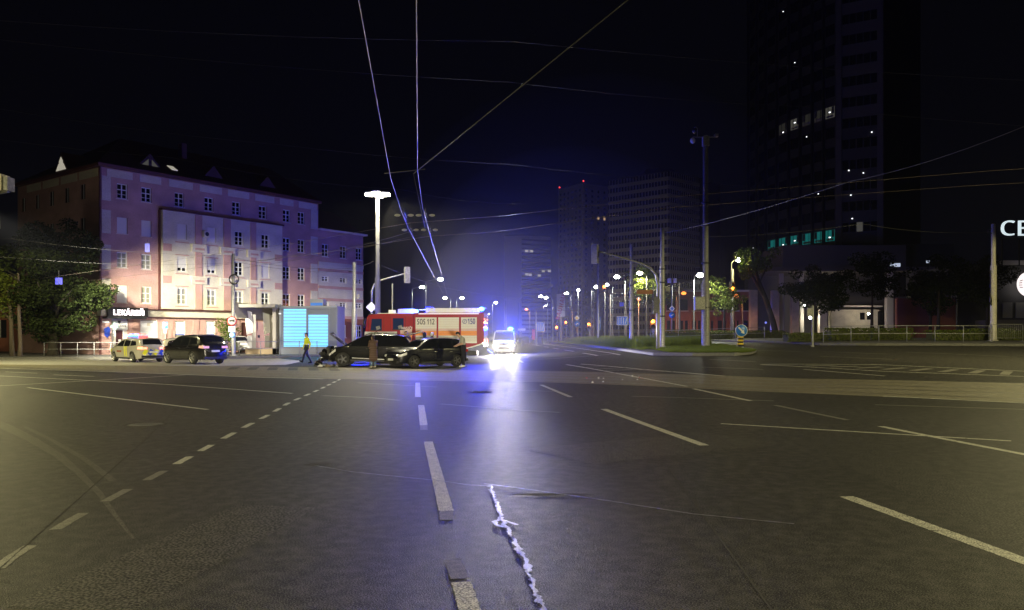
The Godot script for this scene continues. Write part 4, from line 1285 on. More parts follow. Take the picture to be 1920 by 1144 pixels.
func tall_grass() -> void:
	var s := Shape.new(false)
	for k in 9:
		var a := rng.randf() * TAU
		var b := Vector3(cos(a), 0, sin(a)) * rng.randf_range(0.02, 0.12)
		var lean := Vector3(rng.randfn() * 0.1, 0, rng.randfn() * 0.1)
		var w := Vector3(-sin(a), 0, cos(a)) * 0.012
		var hh := rng.randf_range(0.6, 1.0)
		s.tri(b - w, b + w, b + lean + Vector3(0, hh, 0))
		s.tri(b - w.rotated(Vector3.UP, 1.5), b + w.rotated(Vector3.UP, 1.5), b + lean * 1.4 + Vector3(0, hh * 0.9, 0))
	var mesh := s.done()
	var spots := []
	var n := FastNoiseLite.new()
	n.seed = 12
	n.frequency = 0.12
	for k in 26000:
		var z := -38.5 - pow(rng.randf(), 1.5) * 95.0
		var x := rng.randf_range(4.0, 15.0)
		var edge := 0.45
		if z > -46.0: x = rng.randf_range(8.2, 12.4)
		var poly := PackedVector2Array([Vector2(5.6, -116), Vector2(6.9, -67), Vector2(7.1, -46.3), Vector2(7.4, -41.4), Vector2(8.9, -38.9), Vector2(10.7, -37.9), Vector2(12.0, -39.4), Vector2(12.9, -41.6), Vector2(13.4, -52), Vector2(14.5, -75), Vector2(14, -120)])
		if not Geometry2D.is_point_in_polygon(Vector2(x, z), poly): continue
		if not Geometry2D.is_point_in_polygon(Vector2(x - edge, z + edge), poly): continue
		var tall := n.get_noise_2d(x, z) > -0.02 and z < -49.0 and x > 7.8
		spots.append([x, z, rng.randf_range(0.45, 0.85) if tall else rng.randf_range(0.07, 0.16)])
	var mm := MultiMesh.new()
	mm.transform_format = MultiMesh.TRANSFORM_3D
	mm.mesh = mesh
	mm.instance_count = spots.size()
	for i in spots.size():
		var q: Array = spots[i]
		mm.set_instance_transform(i, Transform3D(Basis(Vector3.UP, rng.randf() * TAU).scaled(Vector3(1.0, q[2], 1.0)), gp(q[0], q[1], 0.13)))
	var g := MultiMeshInstance3D.new()
	g.name = "grass"
	g.multimesh = mm
	g.material_override = M.leaf1
	add_child(g)
	tag(g, "tall and mown grass covering the traffic island", "grass", "", "stuff")

# ---------------------------------------------------------------- trees

func tree(n: String, label: String, at: Vector3, limbs: Array, clumps: Array, bark: Material, leafm: Material, size: float, density: float) -> void:
	var o := thing(n, label, "tree", at)
	var s := Shape.new()
	for l in limbs: s.tube(l[0], l[1], 8)
	put(o, "trunk", s.done(), bark)
	if clumps.is_empty(): return
	var c := Shape.new(false, true)
	for q in clumps:
		var r: Vector3 = q[1]
		leaf_cloud(c, q[0], r, int(density * (r.x * r.y + r.y * r.z + r.x * r.z)), size)
	put(o, "crown", c.done(), leafm)

func random_clumps(c: Vector3, r: Vector3, count: int, size: float) -> Array:
	var out := []
	for k in count:
		var d := Vector3(rng.randfn(), rng.randfn(), rng.randfn()).normalized()
		var p := c + d * r * pow(rng.randf(), 0.4)
		out.append([p, Vector3(1, 0.75, 1) * size * rng.randf_range(0.6, 1.25)])
	return out

func build_trees() -> void:
	# large dark tree before the side of the corner house
	var limbs := [[[Vector3(0, -0.1, 0), Vector3(0.05, 0.35, 0), Vector3(0.1, 1.6, 0), Vector3(0.2, 3.2, 0), Vector3(0.3, 6.5, -0.2), Vector3(0.4, 9.0, -0.3)], [0.55, 0.34, 0.28, 0.25, 0.15, 0.05]]]
	for k in 9:
		var a := TAU * k / 9.0
		limbs.append([[Vector3(0.2, 2.2 + k * 0.45, 0), Vector3(cos(a) * 1.6, 3.4 + k * 0.5, sin(a) * 1.6), Vector3(cos(a) * 3.2, 4.2 + k * 0.55, sin(a) * 2.8)], [0.13, 0.08, 0.03]])
	var cl := random_clumps(Vector3(0.0, 6.0, 0), Vector3(3.3, 4.3, 2.8), 80, 1.0)
	cl += [[Vector3(3.5, 4.0, 0.5), Vector3(1.4, 0.7, 0.9)], [Vector3(4.6, 4.9, 0.6), Vector3(0.8, 0.4, 0.6)], [Vector3(2.6, 2.6, 0.4), Vector3(0.9, 0.9, 0.8)], [Vector3(1.4, 2.2, 0.8), Vector3(1.0, 0.7, 0.8)], [Vector3(-1.2, 2.4, 0.8), Vector3(1.1, 0.9, 0.9)]]
	tree("street_tree", "large dense dark tree in front of the corner house's side wall", gp(-34.2, -58.6, 0.13), limbs, cl, M.bark, M.leaf0, 0.24, 155)
	tree("street_tree", "smaller tree with yellow lit leaves beside the grey cabinets", gp(-37.3, -57.4, 0.13), [[[Vector3(0.9, -0.1, 0), Vector3(0.85, 1.6, 0), Vector3(0.8, 3.2, 0), Vector3(0.5, 5.5, 0)], [0.2, 0.15, 0.13, 0.05]], [[Vector3(0.8, 2.6, 0), Vector3(-0.4, 4.0, 0.2), Vector3(-1.4, 4.4, 0.3)], [0.08, 0.05, 0.02]]], random_clumps(Vector3(0.1, 4.7, 0.2), Vector3(0.9, 1.5, 0.9), 16, 0.62) + [[Vector3(-1.0, 3.9, 0.3), Vector3(0.7, 0.35, 0.5)], [Vector3(0.3, 3.2, 0.3), Vector3(0.8, 0.5, 0.6)]], M.pale_bark, M.leaf2, 0.2, 190)
	tree("bare_trunk", "pale bare trunk between the lit tree and the big dark tree", gp(-35.6, -57.0, 0.13), [[[Vector3(0, -0.1, 0), Vector3(0.05, 0.8, 0), Vector3(-0.05, 3.0, 0), Vector3(-0.1, 6.0, 0)], [0.2, 0.14, 0.12, 0.06]]], [], M.pale_bark, M.leaf1, 0.2, 100)
	# leaning tree by the lamp on the far side of the road
	var lean := [[[Vector3(1.1, -0.1, 0), Vector3(0.75, 1.6, 0), Vector3(0.1, 3.6, 0), Vector3(-0.7, 5.7, 0), Vector3(-1.4, 8.4, 0)], [0.34, 0.28, 0.25, 0.17, 0.06]], [[Vector3(-0.1, 4.0, 0), Vector3(-1.3, 6.0, 0.2), Vector3(-2.1, 8.0, 0.2)], [0.15, 0.11, 0.04]], [[Vector3(-0.6, 5.4, 0), Vector3(0.4, 7.6, 0.3)], [0.1, 0.03]]]
	tree("leaning_tree", "leaning dark tree with a sparse crown lit by the lamp in it", gp(24.6, -76.5, 0.13), lean, random_clumps(Vector3(-0.8, 7.5, 0.2), Vector3(2.0, 1.3, 1.6), 24, 0.6) + random_clumps(Vector3(-2.0, 6.4, 0.2), Vector3(0.7, 1.4, 1.0), 8, 0.5), M.bark, M.leaf1, 0.2, 120)
	tree("young_tree", "young green tree lit orange behind the camera mast", gp(20.2, -75.0, 0.13), [[[Vector3(0, -0.1, 0), Vector3(0, 2, 0), Vector3(0.1, 4.8, 0)], [0.13, 0.11, 0.04]]], random_clumps(Vector3(-0.4, 4.0, 0), Vector3(2.0, 1.7, 1.6), 26, 0.62), M.bark, M.leaf2, 0.2, 130)
	tree("dark_tree", "rounded dark tree in front of the tower podium", gp(27.6, -72.0, 0.13), [[[Vector3(0, -0.1, 0), Vector3(0.05, 2, 0), Vector3(0.1, 5.2, 0)], [0.16, 0.13, 0.04]]], random_clumps(Vector3(0.3, 4.4, 0), Vector3(3.0, 2.0, 2.0), 50, 0.8), M.bark, M.leaf0, 0.22, 120)
	for k in 4:
		tree("dark_tree", ["tall dark tree beside the orange panels", "dark spreading tree behind the railing", "dark tree before the red hall front", "dark slender tree behind the crowd barriers"][k], gp([36.5, 40.0, 43.5, 47.0][k], [-80.0, -74.0, -82.0, -78.0][k], 0.13), [[[Vector3(0, -0.1, 0), Vector3(0.05, 2, 0), Vector3(0.1, 6.2, 0)], [0.2, 0.15, 0.04]]], random_clumps(Vector3(0, [6.2, 5.2, 5.0, 5.6][k], 0), Vector3(2.6, 2.4, 2.0), 36, 0.85), M.bark, M.leaf0, 0.24, 95)
	tree("dark_tree", "dark leafy tree behind the orange signals", gp(16.6, -98.0, 0.13), [[[Vector3(0, -0.1, 0), Vector3(0.05, 2, 0), Vector3(0.1, 6.2, 0)], [0.2, 0.15, 0.04]]], random_clumps(Vector3(0.4, 6.5, 0), Vector3(3.2, 2.6, 2.0), 44, 0.9), M.bark, M.leaf1, 0.24, 95)
	var bush := thing("round_bush", "round leafy bush beside the truck-ban sign post", "bush", gp(-22.3, -61.2, 0.13))
	put(bush, "stems", tube_mesh([Vector3(0, -0.05, 0), Vector3(0, 0.8, 0), Vector3(0.2, 1.8, 0)], [0.1, 0.07, 0.03], 6), M.bark)
	var c := Shape.new(false, true)
	for q in random_clumps(Vector3(0, 1.7, 0), Vector3(0.9, 0.95, 0.8), 22, 0.5):
		leaf_cloud(c, q[0], q[1], 90, 0.13)
	put(bush, "foliage", c.done(), M.leaf1)

# ---------------------------------------------------------------- poles, lamps, signals

func pole(n: String, label: String, cat: String, x: float, z: float, hgt: float, r0: float, r1: float, m: Material, step := 0.45, lift := 0.13, group := "") -> Node3D:
	var o := thing(n, label, cat, gp(x, z, lift), 0.0, group)
	put(o, "shaft", lathe_mesh([Vector2(r0, -0.15), Vector2(r0, hgt * step), Vector2(lerpf(r0, r1, 0.8), hgt * step + 0.1), Vector2(r1, hgt), Vector2(r1 * 0.6, hgt + 0.04), Vector2(0, hgt + 0.05)], 14), m)
	put(o, "foot_collar", lathe_mesh([Vector2(r0 * 1.5, -0.05), Vector2(r0 * 1.5, 0.05), Vector2(r0 * 1.02, 0.09)], 14), m)
	return o

func bands(o: Node3D, r: float, ys: Array) -> void:
	for y in ys:
		put(o, "band", lathe_mesh([Vector2(r, -0.04), Vector2(r + 0.02, -0.035), Vector2(r + 0.02, 0.035), Vector2(r, 0.04)], 12), M.dark_metal, Vector3(0, y, 0))

func signal_head(parent: Node, at: Vector3, turn: float, lit := -1, size := 1.0, casing: Material = null) -> Node3D:
	var h := Node3D.new()
	h.name = "signal_head"
	h.position = at
	h.rotation.y = turn
	h.scale = Vector3.ONE * size
	parent.add_child(h, true)
	var cm: Material = casing if casing else M.black_plastic
	bx(h, "casing", cm, Vector3.ZERO, Vector3(0.32, 0.98, 0.22))
	for k in 3:
		var y := 0.31 - k * 0.31
		put(h, "signal_lens_lamp" if k == lit else "signal_lens", lathe_mesh([Vector2(0, 0.03), Vector2(0.1, 0.02), Vector2(0.115, 0)], 14), M.signal_amber if k == lit else M.car_glass, Vector3(0, y, 0.115)).rotation.x = PI / 2
		var s := Shape.new()
		for i in 8:
			var a := PI * i / 8.0
			var b := PI * (i + 1) / 8.0
			var p := Vector3(cos(a) * 0.125, y + sin(a) * 0.125, 0.11)
			var q := Vector3(cos(b) * 0.125, y + sin(b) * 0.125, 0.11)
			s.quad(p, q, q + Vector3(0, -0.01, 0.17), p + Vector3(0, -0.01, 0.17), Vector3(cos(a), sin(a), 0))
		put(h, "visor", s.done(), cm)
	return h

func build_poles() -> void:
	var G: Material = M.galvanised
	var o := pole("span_pole", "slim steel span-wire pole standing in tall grass beside the signal arm's head", "pole", 9.0, -82.4, 8.6, 0.135, 0.085, G, 0.55)
	o = pole("span_pole", "stepped steel span-wire pole crossing behind the signal arm", "pole", 8.71, -57.4, 7.4, 0.17, 0.12, G, 0.62)
	bands(o, 0.17, [2.6, 4.4])
	o = pole("span_pole", "thick two-step steel pole right beside the bent signal post", "pole", 8.94, -46.9, 7.1, 0.165, 0.12, G, 0.68)
	bands(o, 0.165, [1.9, 3.9, 4.7])
	bx(o, "junction_box", M.mast_grey, Vector3(0.3, 3.5, 0.05), Vector3(0.26, 0.26, 0.2))
	o = pole("camera_mast", "tall tapered mast with a grey cabinet and cameras on top", "mast", 11.3, -46.0, 12.3, 0.24, 0.15, M.mast_grey, 0.3)
	bands(o, 0.225, [2.3, 4.9, 7.1, 8.4])
	var cb := bx(o, "cabinet", M.mast_grey, Vector3(-0.35, 2.55, 0.05), Vector3(0.6, 0.76, 0.34))
	bx(cb, "cabinet_door", M.galvanised, Vector3(0, 0, 0.18), Vector3(0.52, 0.68, 0.02))
	bx(o, "small_box", M.dark_metal, Vector3(0.3, 2.4, 0.0), Vector3(0.14, 0.5, 0.2))
	bx(o, "top_cage", M.mast_grey, Vector3(0, 12.0, 0), Vector3(0.36, 0.55, 0.36))
	put(o, "cross_arm", tube_mesh([Vector3(-0.75, 12.25, 0), Vector3(0.62, 12.25, 0)], [0.035], 8), M.mast_grey)
	put(o, "camera_bracket", tube_mesh([Vector3(-0.48, 12.25, 0), Vector3(-0.48, 12.75, 0), Vector3(-0.56, 12.85, 0), Vector3(-0.66, 12.8, 0)], [0.025], 6), M.mast_grey)
	put(o, "dome_camera", ball_mesh(Vector3(0.16, 0.18, 0.16)), M.lamp_glass, Vector3(-0.75, 12.05, 0))
	put(o, "box_camera", ball_mesh(Vector3(0.12, 0.14, 0.2)), M.black_plastic, Vector3(-0.66, 12.62, 0))
	bx(o, "siren_horn", M.mast_grey, Vector3(0.62, 12.34, 0), Vector3(0.2, 0.16, 0.3))
	o = pole("concrete_mast", "pale concrete mast standing by the crowd barriers", "pole", 31.4, -51.4, 7.6, 0.19, 0.13, M.cream_render, 0.64)
	put(o, "hook", tube_mesh([Vector3(-0.1, 7.0, 0), Vector3(-0.34, 7.05, 0), Vector3(-0.36, 7.25, 0), Vector3(-0.1, 7.3, 0)], [0.03], 6), M.dark_metal)
	put(o, "cable_bundle", tube_mesh([Vector3(-0.2, 4.6, 0.05), Vector3(-0.24, 3.0, 0.1), Vector3(-0.26, 2.6, 0.12), Vector3(-0.2, 2.3, 0.1)], [0.02, 0.03, 0.09, 0.03], 7), M.black_plastic)
	o = pole("span_pole", "pole beside the kiosk with cable brackets near its top", "pole", -12.1, -60.5, 7.1, 0.2, 0.13, G, 0.5)
	bx(o, "bracket", M.dark_metal, Vector3(-0.25, 6.4, 0), Vector3(0.4, 0.06, 0.06))
	bx(o, "lamp_box", M.mast_grey, Vector3(0.32, 4.5, 0), Vector3(0.2, 0.34, 0.2))
	o = pole("sign_pole", "blue-lit pole carrying the truck-ban sign by the railing", "pole", -20.9, -59.1, 7.6, 0.16, 0.12, G, 0.35)
	put(o, "cable_coil", lathe_mesh([Vector2(0.34, -0.03), Vector2(0.4, 0), Vector2(0.34, 0.03), Vector2(0.3, 0), Vector2(0.34, -0.03)], 18), M.black_plastic, Vector3(0.12, 5.7, 0.2)).rotation.x = PI / 2
	o = pole("thin_post", "thin post with a white box sign behind the fire engine", "pole", -8.8, -58.0, 5.4, 0.06, 0.05, G, 0.5, 0.0)
	bx(o, "box_sign", M.sign_white, Vector3(0, 3.25, 0.1), Vector3(0.52, 0.5, 0.08))
	var far := [[7.2, -117.4, 7.8, 0.16], [3.1, -102.0, 4.4, 0.12], [8.0, -128.0, 7.8, 0.15], [12.2, -118, 8.0, 0.14], [16.2, -112, 8.3, 0.15], [12.6, -101.0, 5.8, 0.14], [15.4, -86.0, 6.4, 0.12], [19.8, -108.0, 6.2, 0.13], [1.4, -170, 8.5, 0.16], [-1.2, -150, 8.0, 0.15], [20.4, -96.0, 7.0, 0.13]]
	for q in far:
		o = pole("distant_pole", "distant slim catenary pole along the tram line behind the island", "pole", q[0], q[1], q[2], q[3], q[3] * 0.6, M.mast_grey, 0.5, 0.1, "distant catenary poles")

func lamp_post(n: String, label: String, x: float, z: float, hgt: float, arm: Vector3, kind: String, energy: float, lift := 0.1, head := 0.5, group := "") -> Node3D:
	var o := thing(n, label, "street lamp", gp(x, z, lift), 0.0, group)
	put(o, "post", lathe_mesh([Vector2(0.12, -0.15), Vector2(0.11, 1.2), Vector2(0.075, 1.3), Vector2(0.05, hgt - 0.1), Vector2(0, hgt - 0.05)], 10), M.mast_grey)
	var tip := Vector3(arm.x, hgt + arm.y, arm.z)
	put(o, "arm", tube_mesh([Vector3(0, hgt - 0.25, 0), Vector3(0, hgt - 0.05, 0) + arm * 0.15, Vector3(0, hgt, 0) + arm * 0.6, tip], [0.045, 0.04, 0.035, 0.03], 7), M.mast_grey)
	var d := Vector3(arm.x, 0, arm.z).normalized() if Vector2(arm.x, arm.z).length() > 0.01 else Vector3.BACK
	var cas := put(o, "lamp_housing", ball_mesh(Vector3(head * 0.5, 0.09, 0.16), 7), M.mast_grey, tip + d * head * 0.4 + Vector3(0, 0.05, 0))
	cas.rotation.y = atan2(-d.z, d.x)
	var lens := put(o, "lamp_lens", ball_mesh(Vector3(head * 0.4, 0.22, 0.24), 7), M[kind], tip + d * head * 0.4 - Vector3(0, 0.03, 0))
	lens.rotation.y = cas.rotation.y
	if energy > 0.0:
		var col: Color = {"lamp_white": Color(1.0, 0.93, 0.78), "lamp_cool": Color(0.98, 1.0, 0.92), "lamp_sodium": Color(1.0, 0.6, 0.26)}[kind]
		down_light(o, tip + d * head * 0.4 - Vector3(0, 0.34, 0), col, energy, 86.0, 0.15)
	return o

func build_lamps() -> void:
	# high mast with a crown of flood lamps behind the fire engine
	var o := pole("flood_mast", "thick flood-light mast with a crown of glowing lamps behind the fire engine", "street lamp", -8.95, -52.5, 10.9, 0.18, 0.12, M.dark_steel, 0.5, 0.0)
	put(o, "crown_arm", tube_mesh([Vector3(-0.75, 10.95, 0), Vector3(0.75, 10.95, 0)], [0.05], 8), M.mast_grey)
	put(o, "crown_arm", tube_mesh([Vector3(0, 10.96, -0.75), Vector3(0, 10.96, 0.75)], [0.05], 8), M.mast_grey)
	for k in 4:
		var d: Vector3 = [Vector3.LEFT, Vector3.RIGHT, Vector3.FORWARD, Vector3.BACK][k]
		var hs := bx(o, "lamp_housing", M.mast_grey, d * 0.55 + Vector3(0, 11.12, 0), Vector3(0.5, 0.1, 0.5))
		bx(hs, "lamp_lens", M.lamp_white, Vector3(0, -0.12, 0), Vector3(0.46, 0.14, 0.46))
		down_light(o, d * 0.6 + Vector3(0, 10.82, 0), Color(1.0, 0.96, 0.8), 48.0, 87.0, 0.2)
	# street lamps of this crossroads that stand outside the view and light the asphalt
	var warm := Color(1.0, 0.95, 0.68)
	for q in [[-18.5, -8.0, 9.5, Vector3(1.6, 0.3, 0), 60.0], [19.0, -11.0, 9.5, Vector3(-1.6, 0.3, 0), 70.0], [-9.0, 9.0, 9.5, Vector3(1.2, 0.3, -0.6), 45.0], [11.0, 8.0, 9.5, Vector3(-1.2, 0.3, -0.6), 45.0], [-32.4, -43.0, 8.8, Vector3(1.4, 0.2, -0.6), 160.0], [27.5, -30.0, 9.0, Vector3(-1.4, 0.3, 0), 230.0], [-29.0, -25.0, 9.0, Vector3(1.4, 0.3, 0), 190.0], [-24.0, -56.6, 8.2, Vector3(0, 0.2, -0.6), 0.0]]:
		if q[4] <= 0.0: continue
		var p := lamp_post("crossing_lamp", "yellowish street lamp of the crossroads outside the view", q[0], q[1], q[2], q[3], "lamp_white", 0.0, 0.0, 0.55, "street lamps round the crossroads")
		var d := Vector3(q[3].x, 0, q[3].z).normalized()
		down_light(p, Vector3(q[3].x, q[2] + q[3].y - 0.42, q[3].z) + d * 0.22, warm, q[4], 87.5, 0.2, Vector3.DOWN, 0.05)
	# added unseen flood lamp that brightens the front of the corner house
	var fl := thing("added_facade_lamp", "added unseen flood lamp on a post aimed at the corner house", "street lamp", gp(-28.9, -42.4))
	put(fl, "post", tube_mesh([Vector3(0, -0.1, 0), Vector3(0, 8.2, 0)], [0.1, 0.06], 10), M.mast_grey)
	bx(fl, "lamp_housing", M.mast_grey, Vector3(0.1, 8.35, -0.1), Vector3(0.5, 0.35, 0.2), Vector3(-0.35, -0.2, 0))
	bx(fl, "lamp_lens", M.lamp_white, Vector3(0.13, 8.31, -0.23), Vector3(0.42, 0.28, 0.03), Vector3(-0.35, -0.2, 0))
	down_light(fl, Vector3(0.2, 8.2, -0.55), Color(1.0, 0.97, 0.86), 2700.0, 23.0, 0.5, Vector3(0.1, -0.3, -0.94), 0.9)
	# white lamps down the road behind the fire engine
	for q in [[-11.6, -106, 9.0, 1.6, 30.0, "white street lamp glowing above the fire engine's cab"], [-15.6, -123, 9.0, 1.2, 20.0, "white street lamp behind the trolley wires"], [-12.0, -154, 8.8, -0.7, 20.0, "one of two white lamps on a double post beyond the fire engine"], [-10.9, -154.6, 8.8, 0.7, 20.0, "one of two white lamps on a double post beyond the fire engine"], [-4.4, -176, 8.8, 0.4, 20.0, "small white lamp beside the ambulance beacon"]]:
		lamp_post("street_lamp", q[5], q[0], q[1], q[2], Vector3(q[3], 0.25, 0), "lamp_cool", q[4], 0.0, 0.95, "white street lamps down the road")
	# white and orange lamps behind the traffic island
	for q in [[16.4, -96.0, 7.9, -0.5, "lamp_white", 130.0, "brightest white street lamp behind the stepped poles"], [14.5, -101.0, 7.9, -0.7, "lamp_cool", 80.0, "white street lamp between two stepped poles"], [12.0, -119.0, 7.8, 0.4, "lamp_cool", 25.0, "white street lamp above the slim span-wire pole"], [15.6, -122.0, 8.2, -0.6, "lamp_cool", 20.0, "small white lamp beside the high amber signal"], [11.0, -131.0, 8.0, 0.0, "lamp_cool", 20.0, "white street lamp over the lane signs"], [10.5, -140.0, 8.0, -0.5, "lamp_cool", 16.0, "pale lamp beside the tilted banner"], [6.6, -146.0, 8.0, -0.9, "lamp_cool", 20.0, "pair of white lamp heads left of the tilted banner"], [7.6, -146.5, 7.7, -0.9, "lamp_cool", 16.0, "lower head of the lamp pair by the tilted banner"], [17.3, -75.0, 6.0, 0.25, "lamp_cool", 85.0, "slender park lamp beside the clipped hedge"], [3.4, -150.0, 6.0, -0.3, "lamp_sodium", 14.0, "orange lamp on a pale post beside the ambulance"], [9.6, -125.0, 5.2, -1.6, "lamp_sodium", 16.0, "orange lamp at the tip of a long curved arm"], [16.7, -104.0, 5.1, 0.0, "lamp_sodium", 20.0, "orange lamp on a red-lit pole behind the signals"], [23.0, -110.0, 6.0, 0.6, "lamp_sodium", 20.0, "orange street lamp before the brick building"], [31.0, -106.0, 5.4, -0.5, "lamp_sodium", 14.0, "orange lamp half hidden by the leaning tree"], [-1.2, -88.0, 0.0, 0.0, "", 0.0, ""]]:
		if q[4] == "": continue
		lamp_post("street_lamp", q[6], q[0], q[1], q[2], Vector3(q[3], 0.25, 0), q[4], q[5], 0.1, 0.9, "street lamps behind the island")
	# added lamps that brighten the far blocks, standing in for city glow
	for q in [[14.0, -352.0, "added lamp that brightens the tall tower block"], [52.0, -290.0, "added lamp that brightens the broad office block"], [-14.0, -450.0, "added lamp that brightens the bluish slab block"]]:
		var fp := lamp_post("street_lamp", q[2], q[0], q[1], 14.0, Vector3(0.8, 0.2, 0), "lamp_cool", 0.0, 0.0, 0.5)
		lamp_light(fp, Vector3(1.0, 14.17, 0), Color(1.0, 0.93, 0.8), 230.0, 0.2)
	# lamp in the leaning tree
	lamp_post("street_lamp", "lamp shining into the crown of the leaning tree", 21.6, -77.6, 7.6, Vector3(0.5, 0.2, 0), "lamp_white", 0.0, 0.1)
	lamp_light(get_child(get_child_count() - 1), Vector3(0.72, 7.77, 0), Color(1.0, 0.95, 0.6), 26.0, 0.12)
	# lamp lighting the small tree beside the corner house
	var t := lamp_post("street_lamp", "street lamp outside the view lighting the small tree", -41.5, -55.0, 6.0, Vector3(0.8, 0.2, 0.1), "lamp_white", 0.0, 0.13)
	lamp_light(t, Vector3(1.0, 6.17, 0.12), Color(1.0, 0.88, 0.35), 75.0, 0.12)

func build_signals() -> void:
	# bent signal post on the island; the head is seen from behind
	var o := thing("signal_arm", "bent steel signal post whose arm carries a head seen from behind", "traffic light", gp(8.33, -44.95, 0.13))
	put(o, "post", tube_mesh([Vector3(0, -0.15, 0), Vector3(0, 2.9, 0)], [0.1], 12), M.galvanised)
	put(o, "arm", tube_mesh([Vector3(0, 2.9, 0), Vector3(0, 3.7, 0), Vector3(-0.12, 4.25, 0), Vector3(-0.42, 4.65, 0), Vector3(-1.0, 4.92, 0), Vector3(-2.2, 5.28, 0), Vector3(-3.35, 5.6, 0)], [0.075, 0.07, 0.065, 0.06, 0.055, 0.05, 0.045], 10), M.galvanised)
	signal_head(o, Vector3(-3.6, 5.45, 0), PI - 0.5, -1, 1.12, M.mast_grey)
	put(o, "head_clamp", tube_mesh([Vector3(-3.45, 5.2, 0.1), Vector3(-3.4, 5.5, 0.14), Vector3(-3.35, 5.65, 0.02)], [0.035], 6), M.dark_metal)
	signal_head(o, Vector3(-0.12, 2.55, 0.0), -PI / 2 - 0.25, -1, 0.95, M.mast_grey)
	bx(o, "hanging_sign", M.sign_back, Vector3(-0.72, 3.3, -0.2), Vector3(0.95, 0.24, 0.04))
	# signal arm behind the fire engine
	o = thing("signal_arm", "signal arm behind the fire engine's cab with a white diamond sign", "traffic light", gp(-9.9, -55.6))
	put(o, "post", tube_mesh([Vector3(0, -0.15, 0), Vector3(0, 3.9, 0)], [0.11, 0.09], 12), M.galvanised)
	put(o, "arm", tube_mesh([Vector3(0, 3.9, 0), Vector3(0.02, 4.8, 0), Vector3(0.2, 5.25, 0), Vector3(0.6, 5.5, 0), Vector3(1.4, 5.75, 0), Vector3(2.3, 5.98, 0)], [0.07, 0.065, 0.06, 0.055, 0.05, 0.045], 10), M.galvanised)
	signal_head(o, Vector3(2.5, 5.9, 0), PI + 0.5, -1, 1.15, M.mast_grey)
	var ds := bx(o, "diamond_sign", M.sign_white, Vector3(0.0, 3.62, 0.12), Vector3(0.52, 0.52, 0.02), Vector3(0, 0, PI / 4))
	bx(ds, "rim", M.mast_grey, Vector3(0, 0, -0.012), Vector3(0.56, 0.56, 0.012))
	# flashing amber signals
	for q in [[22.0, -78.6, 4.98, 6.9, "amber signal on the pole beside the arrow sign", 0.17], [13.1, -73.0, 1.95, 2.6, "bright amber signal low on a post behind the bent arm", 0.07], [10.6, -108.0, 2.3, 2.9, "amber signal beside the slim curved lamp arm", 0.07], [6.6, -115.0, 2.2, 3.2, "amber signal at the foot of the tilted banner", 0.07], [8.4, -122.0, 2.9, 3.6, "small amber signal behind the tilted banner", 0.07], [12.0, -102.0, 7.0, 7.4, "high amber signal hung over the tram tracks", 0.1], [11.2, -113.0, 2.2, 2.9, "dim amber signal next to the round blue sign", 0.07]]:
		var p := pole("amber_signal", q[4], "traffic light", q[0], q[1], q[3], q[5], q[5] * 0.75, M.galvanised if q[0] > 20 else M.mast_grey, 0.5, 0.1, "flashing amber signals")
		signal_head(p, Vector3(-0.12, q[2], 0.26), 0.0, 1, 1.4)
		lamp_light(p, Vector3(-0.12, q[2], 0.72), Color(1.0, 0.5, 0.08), 6.0, 0.08)

